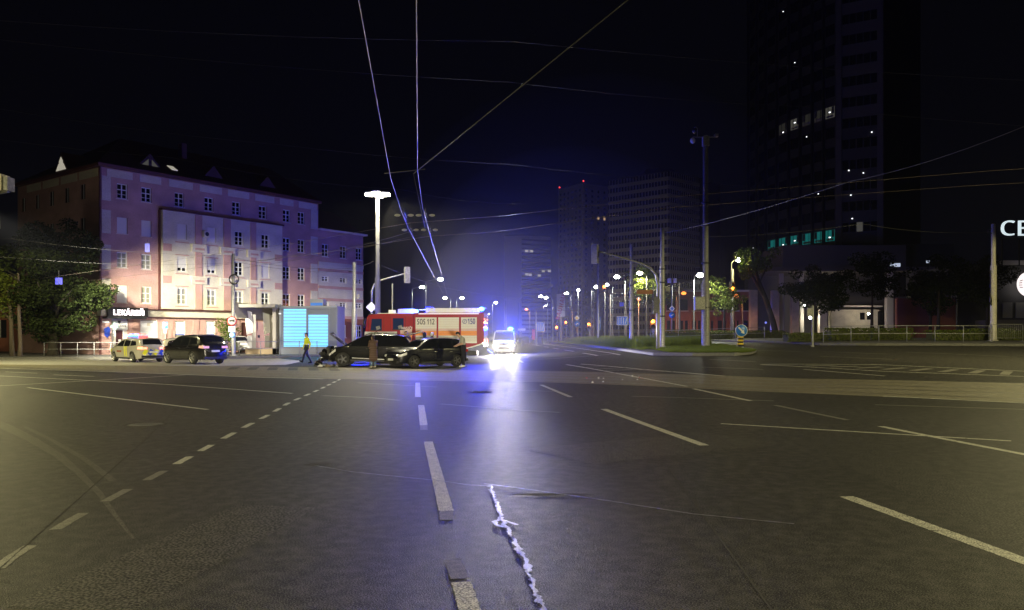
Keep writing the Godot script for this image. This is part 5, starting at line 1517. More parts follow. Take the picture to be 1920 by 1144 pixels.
func build_signs() -> void:
	# keep-right arrow sign
	var o := thing("arrow_sign", "round blue sign with a white arrow on a yellow and black post", "sign", gp(13.6, -46.9, 0.13))
	for k in 6:
		put(o, "post_ring", tube_mesh([Vector3(0, k * 0.1 - 0.02, 0), Vector3(0, k * 0.1 + 0.08, 0)], [0.17], 10), M.sign_yellow if k % 2 else M.sign_black)
	var disc := put(o, "sign_plate", lathe_mesh([Vector2(0, 0.02), Vector2(0.33, 0.02), Vector2(0.34, 0.01), Vector2(0.34, -0.01), Vector2(0, -0.01)], 24), M.sign_blue, Vector3(0, 0.92, 0.19))
	disc.rotation.x = PI / 2
	put(o, "rim", lathe_mesh([Vector2(0.33, 0.015), Vector2(0.36, 0.015), Vector2(0.36, -0.012), Vector2(0.33, -0.012)], 24), M.sign_white, Vector3(0, 0.92, 0.19)).rotation.x = PI / 2
	var ar := put(o, "arrow", prism_mesh(PackedVector2Array([Vector2(-0.045, 0.26), Vector2(0.045, 0.26), Vector2(0.045, -0.06), Vector2(0.12, -0.06), Vector2(0, -0.26), Vector2(-0.12, -0.06), Vector2(-0.045, -0.06)]), 0, 0.01), M.sign_white, Vector3(0, 0.92, 0.212))
	ar.rotation.z = deg_to_rad(42)
	# post with a sign seen from behind near the pavement
	o = pole("sign_post", "thin grey post with a small sign seen from behind at the pavement edge", "sign", 17.9, -46.9, 2.4, 0.06, 0.06, M.galvanised, 0.5, 0.0)
	bx(o, "plate_back", M.mast_grey, Vector3(-0.16, 2.05, 0), Vector3(0.36, 0.5, 0.02))
	# no-truck sign, plate and cyan signal on the pole by the railing
	o = thing("truck_ban_sign", "round red-rimmed sign with a black truck above a white plate", "sign", gp(-20.9, -58.85, 0.13))
	put(o, "sign_plate", lathe_mesh([Vector2(0, 0.02), Vector2(0.3, 0.02), Vector2(0.3, -0.01), Vector2(0, -0.01)], 24), M.sign_white, Vector3(0, 2.58, 0.03)).rotation.x = PI / 2
	put(o, "red_rim", lathe_mesh([Vector2(0.29, 0.03), Vector2(0.36, 0.03), Vector2(0.36, -0.01), Vector2(0.29, -0.01)], 24), M.sign_red, Vector3(0, 2.58, 0.03)).rotation.x = PI / 2
	put(o, "truck_symbol", prism_mesh(PackedVector2Array([Vector2(-0.22, -0.05), Vector2(-0.22, 0.03), Vector2(-0.15, 0.08), Vector2(-0.07, 0.08), Vector2(-0.07, 0.1), Vector2(0.21, 0.1), Vector2(0.21, -0.06), Vector2(0.15, -0.06), Vector2(0.11, -0.1), Vector2(0.06, -0.06), Vector2(-0.1, -0.06), Vector2(-0.14, -0.1), Vector2(-0.18, -0.06)]), 0, 0.008), M.sign_black, Vector3(0, 2.6, 0.052))
	var pl := bx(o, "text_plate", M.sign_white, Vector3(0, 1.98, 0.04), Vector3(0.52, 0.42, 0.02))
	for k in 3:
		bx(pl, "text_line", M.sign_black, Vector3(0, 0.12 - k * 0.12, 0.012), Vector3(0.36 - (k % 2) * 0.08, 0.035, 0.004))
	bx(o, "clamp", M.dark_metal, Vector3(0, 2.5, -0.05), Vector3(0.14, 0.06, 0.12))
	var cy := thing("cyan_signal", "round cyan light under the truck-ban sign on the pole", "light", gp(-20.9, -58.85, 0.13))
	put(cy, "signal_lamp", lathe_mesh([Vector2(0, 0.08), Vector2(0.15, 0.05), Vector2(0.19, 0.0), Vector2(0.19, -0.08), Vector2(0, -0.08)], 18), M.cyan_lamp, Vector3(0, 1.55, 0.06)).rotation.x = PI / 2
	bx(cy, "clamp", M.dark_metal, Vector3(0, 1.55, -0.07), Vector3(0.12, 0.1, 0.12))
	# parking sign before the house
	o = thing("parking_sign", "blue parking sign on a short post before the pharmacy window", "sign", gp(-27.0, -61.4, 0.13))
	put(o, "post", tube_mesh([Vector3(0, -0.05, 0), Vector3(0, 2.6, 0)], [0.03], 6), M.galvanised)
	bx(o, "sign_plate", M.sign_blue, Vector3(0, 2.3, 0.04), Vector3(0.4, 0.5, 0.02))
	lettering(o, "lettering", "P", 0.36, M.sign_white, Vector3(0, 2.3, 0.056), Vector3.ZERO, 0.008)
	bx(o, "lower_plate", M.sign_white, Vector3(0, 1.85, 0.04), Vector3(0.2, 0.3, 0.02))
	# lane direction boards
	for k in 2:
		var W: float = [2.0, 2.1][k]
		o = thing("lane_board", ["blue lane board with white lines beside the tall dark pole", "blue lane board with white rim behind the stepped poles"][k], "sign", gp([4.1, 12.6][k], [-116.0, -90.0][k], 0.1))
		var y: float = [2.45, 2.35][k]
		for x in [-0.4, 0.4]:
			put(o, "post", tube_mesh([Vector3(x, -0.1, -0.05), Vector3(x, y + 0.5, -0.05)], [0.05], 6), M.galvanised)
		var bw: float = [1.35, 1.25][k]
		var bh: float = [1.35, 0.95][k]
		bx(o, "board", M.sign_blue, Vector3(0, y, 0.0), Vector3(bw, bh, 0.04))
		for e in [[0, bh / 2, bw + 0.06, 0.06], [0, -bh / 2, bw + 0.06, 0.06]]:
			bx(o, "rim", M.sign_white, Vector3(e[0], y + e[1], 0.03), Vector3(e[2], e[3], 0.02))
		for e in [-bw / 2, bw / 2]:
			bx(o, "rim", M.sign_white, Vector3(e, y, 0.03), Vector3(0.06, bh - 0.06, 0.02))
		for j in 4:
			var x := (j - 1.5) * bw * 0.22
			bx(o, "lane_line", M.sign_white, Vector3(x, y - 0.04, 0.03), Vector3(0.07, bh * 0.66, 0.012), Vector3(0, 0, -0.3 if j == 3 else 0.0))
			bx(o, "arrow_tip", M.sign_white, Vector3(x + (0.12 if j == 3 else 0.0), y + bh * 0.32, 0.031), Vector3(0.16, 0.06, 0.012), Vector3(0, 0, 0.6 if j % 2 else -0.6))
	# priority diamond over a round blue sign, twice
	for k in 2:
		o = thing("priority_sign", ["diamond priority sign over a round blue sign in the tall grass", "diamond and round blue signs on a pole with two lamp boxes"][k], "sign", gp([9.4, 14.3][k], [-114.0, -70.5][k], 0.1))
		var top: float = [3.5, 5.6][k]
		put(o, "post", tube_mesh([Vector3(0, -0.1, 0), Vector3(0, top, 0)], [0.06], 7), M.mast_grey)
		var yy: float = [3.3, 3.0][k]
		var sc: float = [0.8, 0.55][k]
		var dm := bx(o, "diamond_plate", M.sign_white, Vector3(0, yy, 0.06), Vector3(0.7, 0.7, 0.03) * sc, Vector3(0, 0, PI / 4))
		bx(dm, "diamond_centre", M.sign_yellow if k == 0 else M.sign_blue, Vector3(0, 0, 0.02), Vector3(0.44, 0.44, 0.012) * sc)
		put(o, "round_plate", lathe_mesh([Vector2(0, 0.02), Vector2(0.5 * sc, 0.02), Vector2(0.5 * sc, -0.01)], 18), M.sign_blue, Vector3(0, yy - 1.05 * sc, 0.07)).rotation.x = PI / 2
		bx(o, "arrow_bar", M.sign_white, Vector3(0, yy - 1.05 * sc, 0.095), Vector3(0.5, 0.12, 0.01) * sc, Vector3(0, 0, 0.5))
		if k == 1:
			for x in [-0.22, 0.28]:
				bx(o, "lamp_box", M.lamp_glass, Vector3(x, 5.5, 0), Vector3(0.28, 0.42, 0.3))
	# tilted advertising banner on a pole
	o = thing("banner", "white banner with slanted red lettering hung on a pole", "banner", gp(7.15, -117.0, 0.1))
	bx(o, "cloth", M.banner_white, Vector3(0.1, 5.4, 0.2), Vector3(1.25, 3.3, 0.03))
	var bt := lettering(o, "lettering", "BAUHAUS", 0.62, M.sign_red, Vector3(0.12, 5.35, 0.23), Vector3(0, 0, deg_to_rad(76)), 0.01, 1.1)
	bt.set_meta("label", "red slanted lettering")
	for y in [3.8, 7.0]:
		put(o, "bracket", tube_mesh([Vector3(-0.5, y, 0.17), Vector3(0.7, y, 0.17)], [0.025], 6), M.dark_metal)
	o = thing("info_board", "narrow blue information board beside the stop", "sign", gp(13.1, -119.0, 0.1))
	bx(o, "board", M.sign_blue, Vector3(0, 2.5, 0), Vector3(0.6, 2.0, 0.08))
	bx(o, "white_panel", M.sign_white, Vector3(0, 2.7, 0.045), Vector3(0.4, 0.5, 0.012))
	bx(o, "post", M.mast_grey, Vector3(0, 0.7, 0), Vector3(0.12, 1.7, 0.06))
	o = thing("white_board", "small white board on a post beside the ambulance", "sign", gp(1.35, -108.0, 0.0))
	bx(o, "post", M.mast_grey, Vector3(0, 1.1, 0), Vector3(0.07, 2.3, 0.05))
	bx(o, "board", M.sign_white, Vector3(0, 2.3, 0.04), Vector3(1.0, 0.3, 0.03))
	o = thing("red_panel", "red panel standing behind the pale lamp post", "sign", gp(3.6, -128.0, 0.0))
	bx(o, "board", M.sign_red, Vector3(0, 1.5, 0), Vector3(0.75, 1.7, 0.06))
	bx(o, "post", M.mast_grey, Vector3(0, 0.3, -0.05), Vector3(0.1, 1.2, 0.04))
	# blue boards hung on span wires, their glow imitating reflected beacon light
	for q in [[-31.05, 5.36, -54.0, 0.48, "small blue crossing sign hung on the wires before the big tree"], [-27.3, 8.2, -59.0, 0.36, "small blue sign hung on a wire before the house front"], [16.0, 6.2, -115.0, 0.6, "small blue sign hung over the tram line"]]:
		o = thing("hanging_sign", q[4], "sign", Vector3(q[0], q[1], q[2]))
		bx(o, "board", M.sign_reflex_glow, Vector3(0, 0, 0), Vector3(q[3], q[3] * (0.95 if q[0] > -26 or q[1] < 6 else 1.8), 0.03))
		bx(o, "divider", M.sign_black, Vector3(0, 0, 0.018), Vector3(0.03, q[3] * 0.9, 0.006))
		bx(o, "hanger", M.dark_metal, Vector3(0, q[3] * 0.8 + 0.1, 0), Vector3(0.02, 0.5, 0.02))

# ---------------------------------------------------------------- wires

func wire(n: String, label: String, pts: Array, r: float, m: Material, sag := 0.0) -> Node3D:
	var o := thing(n, label, "wire", pts[0], 0.0, "overhead wires of the crossroads")
	var p := []
	for i in pts.size() - 1:
		var steps := 10 if sag > 0.0 else 3
		for k in steps:
			var t := float(k) / steps
			p.append(pts[i].lerp(pts[i + 1], t) - Vector3(0, sag * 4.0 * t * (1.0 - t), 0) - pts[0])
	p.append(pts[pts.size() - 1] - pts[0])
	put(o, "cable", tube_mesh(p, [r], 6), m)
	return o

func build_wires() -> void:
	var C: Material = M.wire_copper
	var S: Material = M.wire_steel
	var w := wire("trolley_wire", "outer trolley wire of the pair rising over the camera", [Vector3(-0.1, 5.5, 5), Vector3(-1.78, 5.5, -9.15), Vector3(-3.0, 5.5, -19.5), Vector3(-3.45, 5.5, -24.5), Vector3(-3.75, 5.5, -28.5), Vector3(-6.9, 5.5, -82)], 0.008, C)
	crossing_parts(w, Vector2(-3.56, -3.82))
	w = wire("trolley_wire", "inner trolley wire of the pair rising over the camera", [Vector3(0.57, 5.5, 5), Vector3(-1.11, 5.5, -9.15), Vector3(-2.23, 5.5, -18.6), Vector3(-2.72, 5.5, -24.0), Vector3(-3.0, 5.5, -28.0), Vector3(-6.5, 5.5, -80)], 0.008, C)
	crossing_parts(w, Vector2(-2.86, -3.1))
	w = wire("span_wire", "steep span wire running up from the trolley pair", [Vector3(8, 10.0, -6.6), Vector3(2.05, 7.5, -13.8), Vector3(-2.4, 5.55, -19.2)], 0.011, S)
	wire("span_wire", "thin wire hanging back from the trolley pair's bracket", [Vector3(-2.4, 5.55, -19.2), Vector3(-3.25, 5.6, -29.5)], 0.006, S)
	w = wire("span_wire", "short cross bar wire joining the trolley pair", [Vector3(-3.15, 5.62, -19.5), Vector3(-2.1, 5.62, -19.0)], 0.012, S)
	wire("tram_wire", "nearer tram contact wire crossing under the lamp mast's light", [Vector3(-40, 5.7, -62), Vector3(-9.4, 5.7, -34.6), Vector3(-3.7, 5.7, -28.6), Vector3(-0.3, 5.7, -26.9), Vector3(4.6, 5.7, -23.3), Vector3(12, 5.7, -19.5), Vector3(26, 5.7, -15)], 0.007, C)
	wire("tram_wire", "farther tram contact wire crossing under the lamp mast's light", [Vector3(-40, 5.7, -66), Vector3(-9.5, 5.7, -39.1), Vector3(-3.4, 5.7, -32.4), Vector3(-0.7, 5.7, -31.1), Vector3(5.0, 5.7, -25.2), Vector3(12.5, 5.7, -21.5), Vector3(26, 5.7, -17)], 0.007, C)
	wire("tram_wire", "third tram wire ending at the trolley crossing", [Vector3(-16, 5.65, -47), Vector3(-8.4, 5.65, -38.5), Vector3(-3.3, 5.65, -31.0)], 0.008, S)
	wire("span_wire", "sagging span wire from the thick pole towards the dark hall", [Vector3(8.94, 7.7, -46.9), Vector3(11.6, 6.9, -27), Vector3(13.2, 7.0, -20), Vector3(18, 7.6, -12)], 0.01, S, 0.15)
	wire("span_wire", "span wire from the thick pole passing the camera mast", [Vector3(8.94, 7.5, -46.9), Vector3(20, 8.0, -45), Vector3(31.4, 8.4, -51.4)], 0.01, S, 0.25)
	wire("span_wire", "high faint span wire over the whole crossroads", [Vector3(-20, 9.2, -18), Vector3(-12, 9.0, -18.5), Vector3(0, 9.0, -19.8), Vector3(14.8, 9.0, -22.8), Vector3(30, 9.4, -25)], 0.0045, S, 0.1)
	wire("span_wire", "second high faint span wire over the crossroads", [Vector3(-20, 9.1, -18.7), Vector3(-12.8, 9.0, -19.7), Vector3(0, 9.0, -23), Vector3(9.3, 9.0, -25.4), Vector3(26, 9.2, -30)], 0.0045, S, 0.1)
	wire("span_wire", "faint span wire above the roof of the corner house", [Vector3(-24, 9.1, -22), Vector3(-16.7, 9.0, -25.7), Vector3(-9, 8.9, -30), Vector3(0, 9.0, -34), Vector3(12, 9.2, -40)], 0.005, S, 0.1)
	wire("span_wire", "faint lower span wire above the roof of the corner house", [Vector3(-22, 8.8, -25), Vector3(-13, 8.4, -30), Vector3(-5, 8.2, -35.5), Vector3(1, 8.3, -40)], 0.0045, S, 0.2)
	var top := Vector3(-20.9, 7.6, -59.1)
	wire("span_wire", "span wire from the sign pole past the dark tree", [top, Vector3(-33, 8.0, -52), Vector3(-46, 8.6, -46)], 0.007, S, 0.25)
	wire("span_wire", "lower span wire from the sign pole past the dark tree", [top - Vector3(0, 0.5, 0), Vector3(-32, 6.6, -50), Vector3(-46, 6.4, -44)], 0.007, S, 0.3)
	wire("span_wire", "span wire from the sign pole to the kiosk pole", [top - Vector3(0, 0.1, 0), Vector3(-12.1, 6.8, -60.5)], 0.012, S, 0.35)
	wire("span_wire", "span wire from the sign pole over the road", [top - Vector3(0, 0.2, 0), Vector3(-13, 6.3, -46), Vector3(-3.4, 5.9, -31)], 0.01, S, 0.25)
	for k in 3:
		wire("tram_wire", "lit contact wire before the dark tree", [Vector3(-44, 5.6 - k * 0.05, -49 + k * 3.0), Vector3(-35.5, 5.65, -51 + k * 1.6)], 0.014, C, 0.05)
	wire("span_wire", "wire from the kiosk pole towards the flood-light mast", [Vector3(-12.1, 6.9, -60.5), Vector3(-9.2, 6.6, -52.5)], 0.013, S, 0.1)
	wire("span_wire", "wire from the kiosk pole along the house fronts", [Vector3(-12.1, 6.7, -60.5), Vector3(-17, 7.0, -66), Vector3(-20.9, 7.2, -59.1)], 0.012, S, 0.1)
	wire("span_wire", "wire from the flood-light mast over the ambulance", [Vector3(-8.95, 6.4, -52.5), Vector3(-4, 6.0, -80), Vector3(7.2, 7.0, -117.4)], 0.013, S, 0.3)
	wire("span_wire", "wire between the stepped pole and the slim pole on the island", [Vector3(8.71, 6.3, -57.4), Vector3(9.0, 6.0, -82.4)], 0.014, S, 0.15)
	for k in 7:
		var y := 5.2 + k * 0.35
		wire("span_wire", "pale tangled wire of the tram junction behind the island", [Vector3(5.0 + k * 0.9, y + 0.6, -117.0 + k * 3.0), Vector3(10.0 + k * 0.6, y, -108.0 + (k % 3) * 4.0), Vector3(17.0 + k * 0.7, y + 0.8, -100.0 + k * 1.5)], 0.022, S, 0.25)
	for k in 3:
		wire("span_wire", "brightly lit wire between the stepped poles", [Vector3(9.0, 4.6 + k * 0.25, -82.4), Vector3(11.5, 4.3 + k * 0.2, -84), Vector3(14.8, 5.0 + k * 0.2, -86)], 0.018, S, 0.15)

# insulating bars and gliders where the trolley wires cross the tram wires
func crossing_parts(o: Node3D, off: Vector2) -> void:
	for k in 2:
		var c := Vector3([off.x, off.y][k] - o.position.x, 0.03, -26.0 - k * 3.6 - o.position.z)
		put(o, "glider_bar", tube_mesh([c + Vector3(0.06, 0, 0.9), c + Vector3(-0.06, 0.0, -0.9)], [0.022], 6), M.chrome)
		put(o, "glider_bar", tube_mesh([c + Vector3(0.12, 0.05, 1.3), c + Vector3(0.0, 0.07, -0.6)], [0.016], 6), M.chrome)
		for sx in [-1.0, 1.0]:
			put(o, "insulator", ball_mesh(Vector3(0.1, 0.045, 0.045), 6), M.insulator, c + Vector3(sx * 0.22, 0.05, 0))

# ---------------------------------------------------------------- left side details

func build_left_details() -> void:
	railing("guard_rail", "steel guard rail along the pavement beside the kiosk", Vector2(-25.0, -55.6), Vector2(-19.9, -55.9), 0.13, 1.05, 1.75, M.galvanised)
	railing("guard_rail", "steel guard rail in front of the kiosk", Vector2(-19.4, -56.1), Vector2(-14.6, -64.6), 0.13, 1.05, 1.9, M.galvanised)
	railing("guard_rail", "dark guard rail before the side wall of the corner house", Vector2(-33.6, -56.6), Vector2(-27.4, -56.2), 0.13, 1.0, 1.35, M.mast_grey)
	for k in 2:
		var o := thing("switch_cabinet", ["wide grey switch cabinet on the pavement by the lit tree", "narrow pale switch cabinet beside the wide one"][k], "cabinet", gp([-37.3, -36.35][k], -54.6, 0.13))
		var w: float = [0.95, 0.55][k]
		bx(o, "body", M.cream_stone if k == 0 else M.kerbstone, Vector3(0, 0.55, 0), Vector3(w, 1.05, 0.4))
		bx(o, "lid", M.mast_grey, Vector3(0, 1.1, 0), Vector3(w + 0.06, 0.06, 0.46))
		bx(o, "door", M.mast_grey, Vector3(0, 0.55, 0.205), Vector3(w - 0.08, 0.9, 0.012))
		bx(o, "base", M.concrete_grey, Vector3(0, 0.03, 0), Vector3(w + 0.05, 0.06, 0.44))
	# dim house wall at the edge of the view
	var h := thing("dark_house", "dark old house half hidden behind the trees", "building", Vector3(-56, 0.13, -75))
	bc(h, "wall", M.brick_red, Vector3(-8, 0, -8), Vector3(14, 7.0, 0))
	bc(h, "eaves", M.dark_coping, Vector3(-8.2, 7.0, -8.2), Vector3(14.2, 7.3, 0.3))
	for k in 6:
		var w := bc(h, "window", M.window_glass, Vector3(-6 + k * 3.2, 1.3, 0.0), Vector3(-4.9 + k * 3.2, 3.0, 0.04))
		bc(w, "frame", M.shutter_white, Vector3(-0.03, -0.85, 0.02), Vector3(0.03, 0.85, 0.05))
	var bd := thing("street_name_plate", "small pale plate on the dark side wall", "sign", Vector3(-32.9, 2.4, -61.4))
	bx(bd, "plate", M.sign_white, Vector3.ZERO, Vector3(0.28, 0.2, 0.02), Vector3(0, -0.6, 0))
	bx(bd, "bracket", M.dark_metal, Vector3(-0.05, 0, -0.06), Vector3(0.04, 0.04, 0.1))
	# signal gantry end at the edge of the view
	var o := thing("gantry_signal", "cluster of lit signal housings on a mast at the edge of the road", "traffic light", gp(-11.35, -17.3))
	put(o, "mast", tube_mesh([Vector3(-3.9, -0.1, 0), Vector3(-3.9, 5.2, 0)], [0.09, 0.06], 10), M.galvanised)
	put(o, "bracket", tube_mesh([Vector3(-3.9, 4.9, 0.0), Vector3(-0.3, 4.72, 0.0), Vector3(0.05, 4.72, 0.05), Vector3(0.28, 4.78, 0.0)], [0.04, 0.05, 0.04], 8), M.galvanised)
	bx(o, "signal_housing", M.cream_render, Vector3(0.17, 4.95, 0.0), Vector3(0.12, 0.36, 0.3))
	bx(o, "signal_back", M.mast_grey, Vector3(0.28, 4.93, -0.02), Vector3(0.12, 0.3, 0.26))
	put(o, "signal_lens", ball_mesh(Vector3(0.07, 0.09, 0.12), 6), M.lamp_glass, Vector3(0.08, 4.95, 0.02))
	put(o, "hanging_tube", tube_mesh([Vector3(0.06, 4.65, 0.04), Vector3(0.1, 4.2, 0.04), Vector3(0.11, 3.95, 0.04)], [0.028], 7), M.cream_render)

# ---------------------------------------------------------------- vehicles

# body form of a car: nose along +x, side outline and plan given by a few numbers
class Form:
	var top: Array
	var rear: float
	var front: float
	var half: float
	var belt: float
	var floor_y: float
	var wheels: Array
	var arch: float
	var tumble := 0.42
	var nose := 0.16
	func y_top(x: float) -> float:
		for i in top.size() - 1:
			if x <= top[i + 1].x:
				var t: float = (x - top[i].x) / (top[i + 1].x - top[i].x)
				return lerpf(top[i].y, top[i + 1].y, clampf(t, 0, 1))
		return top[top.size() - 1].y
	func plan(x: float) -> float:
		var t := absf(2.0 * x - front - rear) / (front - rear)
		return half * (1.0 - nose * pow(t, 4.0) - nose * 1.1 * pow(t, 14.0))
	func side(x: float, y: float) -> float:
		var f := 1.0
		if y > belt: f = 1.0 - tumble * (y - belt) + 0.1 * (y - belt) * (y - belt)
		else:
			var k := (belt - y) / (belt - floor_y)
			f = 1.0 + 0.012 * sin(k * PI) - 0.07 * k * k * k
		return plan(x) * f
	func y_low(x: float) -> float:
		var y := floor_y
		var over := maxf(rear + 0.5 - x, x - front + 0.5)
		if over > 0: y += over * 0.16
		for w in wheels:
			var d := absf(x - w)
			if d < arch: y = maxf(y, 0.32 + sqrt(arch * arch - d * d))
		return y

func car_body(f: Form) -> ArrayMesh:
	var s := Shape.new()
	var xs := []
	var n := 84
	for i in n + 1:
		xs.append(lerpf(f.rear, f.front, float(i) / n))
	for w in f.wheels:
		xs.append(w - f.arch)
		xs.append(w + f.arch)
		xs.append(w - f.arch + 0.015)
		xs.append(w + f.arch - 0.015)
	xs.sort()
	var rings := []
	for x in xs:
		var ring := []
		var yt := f.y_top(x)
		var yl := minf(f.y_low(x), yt - 0.06)
		var side_n := 11
		for j in side_n + 1:
			var y := lerpf(yl, yt - 0.045, float(j) / side_n)
			ring.append(Vector3(x, y, f.side(x, y)))
		var z1 := f.side(x, yt - 0.045)
		ring.append(Vector3(x, yt - 0.012, z1 - 0.035))
		for j in 5:
			var t := (j + 1.0) / 5
			ring.append(Vector3(x, yt + 0.035 * (1.0 - pow(1.0 - t, 2.0)), (z1 - 0.07) * (1.0 - t)))
		rings.append(ring)
	for sg in [1.0, -1.0]:
		var fl := Vector3(1, 1, sg)
		for i in rings.size() - 1:
			for j in rings[i].size() - 1:
				var a: Vector3 = rings[i][j] * fl
				var b: Vector3 = rings[i][j + 1] * fl
				var c: Vector3 = rings[i + 1][j + 1] * fl
				var d: Vector3 = rings[i + 1][j] * fl
				var mid := (a + c) / 2
				s.quad(a, b, c, d, Vector3(0, mid.y - 0.6 if j > 10 else 0.0, sg * (1.0 if j <= 11 else 0.1)))
		for e in [0, rings.size() - 1]:
			var cen := Vector3(rings[e][0].x, (rings[e][0].y + rings[e][rings[e].size() - 1].y) / 2, 0)
			for j in rings[e].size() - 1:
				s.tri(cen, rings[e][j] * fl, rings[e][j + 1] * fl, Vector3(-1 if e == 0 else 1, 0, 0))
			s.tri(cen, Vector3(cen.x, rings[e][0].y, 0), rings[e][0] * fl, Vector3(-1 if e == 0 else 1, 0, 0))
	return s.done()

# four-cornered panel lying on the flank: corners as (x, y), counted round from the lower rear
func flank(f: Form, q: Array, sg: float, off: float, nx := 6, ny := 4) -> ArrayMesh:
	var s := Shape.new()
	var at := func(i: int, j: int) -> Vector3:
		var u := float(i) / nx
		var v := float(j) / ny
		var p: Vector2 = (q[0] as Vector2).lerp(q[1], u).lerp((q[3] as Vector2).lerp(q[2], u), v)
		return Vector3(p.x, p.y, sg * (f.side(p.x, p.y) + off))
	for i in nx:
		for j in ny:
			s.quad(at.call(i, j), at.call(i + 1, j), at.call(i + 1, j + 1), at.call(i, j + 1), Vector3(0, 0.2, sg))
	return s.done()

# panel lying on the roof line between two stations, with half widths at both
func deck(f: Form, x0: float, x1: float, w0: float, w1: float, off: float) -> ArrayMesh:
	var s := Shape.new()
	var at := func(i: int, j: int) -> Vector3:
		var u := i / 8.0
		var x := lerpf(x0, x1, u)
		var z := lerpf(w0, w1, u) * (j / 3.0 - 1.0)
		var yt := f.y_top(x)
		var z1 := maxf(0.1, f.side(x, yt - 0.045) - 0.07)
		return Vector3(x, yt + 0.035 * (1.0 - pow(clampf(absf(z) / z1, 0, 1), 2.0)) + off, z)
	for i in 8:
		for j in 6:
			s.quad(at.call(i, j), at.call(i + 1, j), at.call(i + 1, j + 1), at.call(i, j + 1), Vector3.UP)
	return s.done()

var wheel_cache := {}
func wheel(parent: Node, at: Vector3, r: float, out: float, rim_m: Material, steer := 0.0) -> void:
	var key := "%f" % r
	if not wheel_cache.has(key):
		var t := Shape.new()
		t.lathe([Vector2(r * 0.66, -0.09), Vector2(r * 0.9, -0.1), Vector2(r * 0.98, -0.075), Vector2(r, 0), Vector2(r * 0.98, 0.075), Vector2(r * 0.9, 0.1), Vector2(r * 0.66, 0.09)], 22)
		t.lathe([Vector2(r * 0.67, 0.02), Vector2(0, 0.0)], 22)
		var m := Shape.new(false)
		m.lathe([Vector2(r * 0.6, 0.075), Vector2(r * 0.67, 0.098), Vector2(r * 0.68, 0.06)], 22)
		m.lathe([Vector2(0, 0.09), Vector2(r * 0.17, 0.085), Vector2(r * 0.18, 0.05)], 12)
		for k in 5:
			var a := TAU * k / 5.0
			m.box(Vector3(cos(a) * r * 0.38, 0.07, sin(a) * r * 0.38), Vector3(r * 0.5, 0.03, r * 0.17), Basis(Vector3.UP, -a))
		wheel_cache[key] = [t.done(), m.done()]
	var o := put(parent, "wheel", wheel_cache[key][0], M.tyre_rubber, at)
	o.basis = Basis(Vector3.UP, steer) * Basis(Vector3.RIGHT, out * PI / 2)
	put(o, "rim", wheel_cache[key][1], rim_m)

func make_form(kind: String) -> Form:
	var f := Form.new()
	if kind == "hatch":
		f.top = [Vector2(-2.1, 0.72), Vector2(-2.06, 0.98), Vector2(-1.92, 1.16), Vector2(-1.68, 1.38), Vector2(-1.45, 1.44), Vector2(-0.8, 1.475), Vector2(-0.2, 1.475), Vector2(0.25, 1.43), Vector2(0.5, 1.34), Vector2(1.12, 0.98), Vector2(1.3, 0.93), Vector2(1.75, 0.86), Vector2(2.0, 0.76), Vector2(2.12, 0.6), Vector2(2.15, 0.5)]
		f.rear = -2.1
		f.front = 2.15
		f.half = 0.89
		f.belt = 0.92
		f.floor_y = 0.2
		f.wheels = [-1.3, 1.3]
		f.arch = 0.37
	elif kind == "estate":
		f.top = [Vector2(-2.3, 0.7), Vector2(-2.27, 0.95), Vector2(-2.15, 1.12), Vector2(-1.95, 1.38), Vector2(-1.7, 1.45), Vector2(-0.9, 1.48), Vector2(-0.2, 1.47), Vector2(0.25, 1.42), Vector2(0.5, 1.33), Vector2(1.2, 0.97), Vector2(1.4, 0.92), Vector2(1.9, 0.84), Vector2(2.15, 0.73), Vector2(2.27, 0.58), Vector2(2.3, 0.48)]
		f.rear = -2.3
		f.front = 2.3
		f.half = 0.9
		f.belt = 0.94
		f.floor_y = 0.2
		f.wheels = [-1.35, 1.35]
		f.arch = 0.37
	elif kind == "suv":
		f.top = [Vector2(-2.3, 0.8), Vector2(-2.26, 1.1), Vector2(-2.1, 1.3), Vector2(-1.82, 1.56), Vector2(-1.5, 1.63), Vector2(-0.7, 1.67), Vector2(-0.1, 1.65), Vector2(0.3, 1.58), Vector2(0.6, 1.45), Vector2(1.22, 1.13), Vector2(1.35, 1.06), Vector2(1.8, 0.98), Vector2(2.1, 0.8), Vector2(2.15, 0.7)]
		f.rear = -2.3
		f.front = 2.15
		f.half = 0.93
		f.belt = 1.05
		f.floor_y = 0.26
		f.wheels = [-1.38, 1.35]
		f.arch = 0.42
	else:
		f.top = [Vector2(-2.6, 1.6), Vector2(-2.56, 1.85), Vector2(-2.4, 1.96), Vector2(-1.0, 2.0), Vector2(0.8, 1.98), Vector2(1.15, 1.9), Vector2(1.85, 1.28), Vector2(2.05, 1.14), Vector2(2.35, 1.02), Vector2(2.48, 0.88), Vector2(2.52, 0.6), Vector2(2.53, 0.5)]
		f.rear = -2.6
		f.front = 2.53
		f.half = 0.97
		f.belt = 1.12
		f.floor_y = 0.24
		f.wheels = [-1.55, 1.6]
		f.arch = 0.4
		f.tumble = 0.2
		f.nose = 0.1
	return f

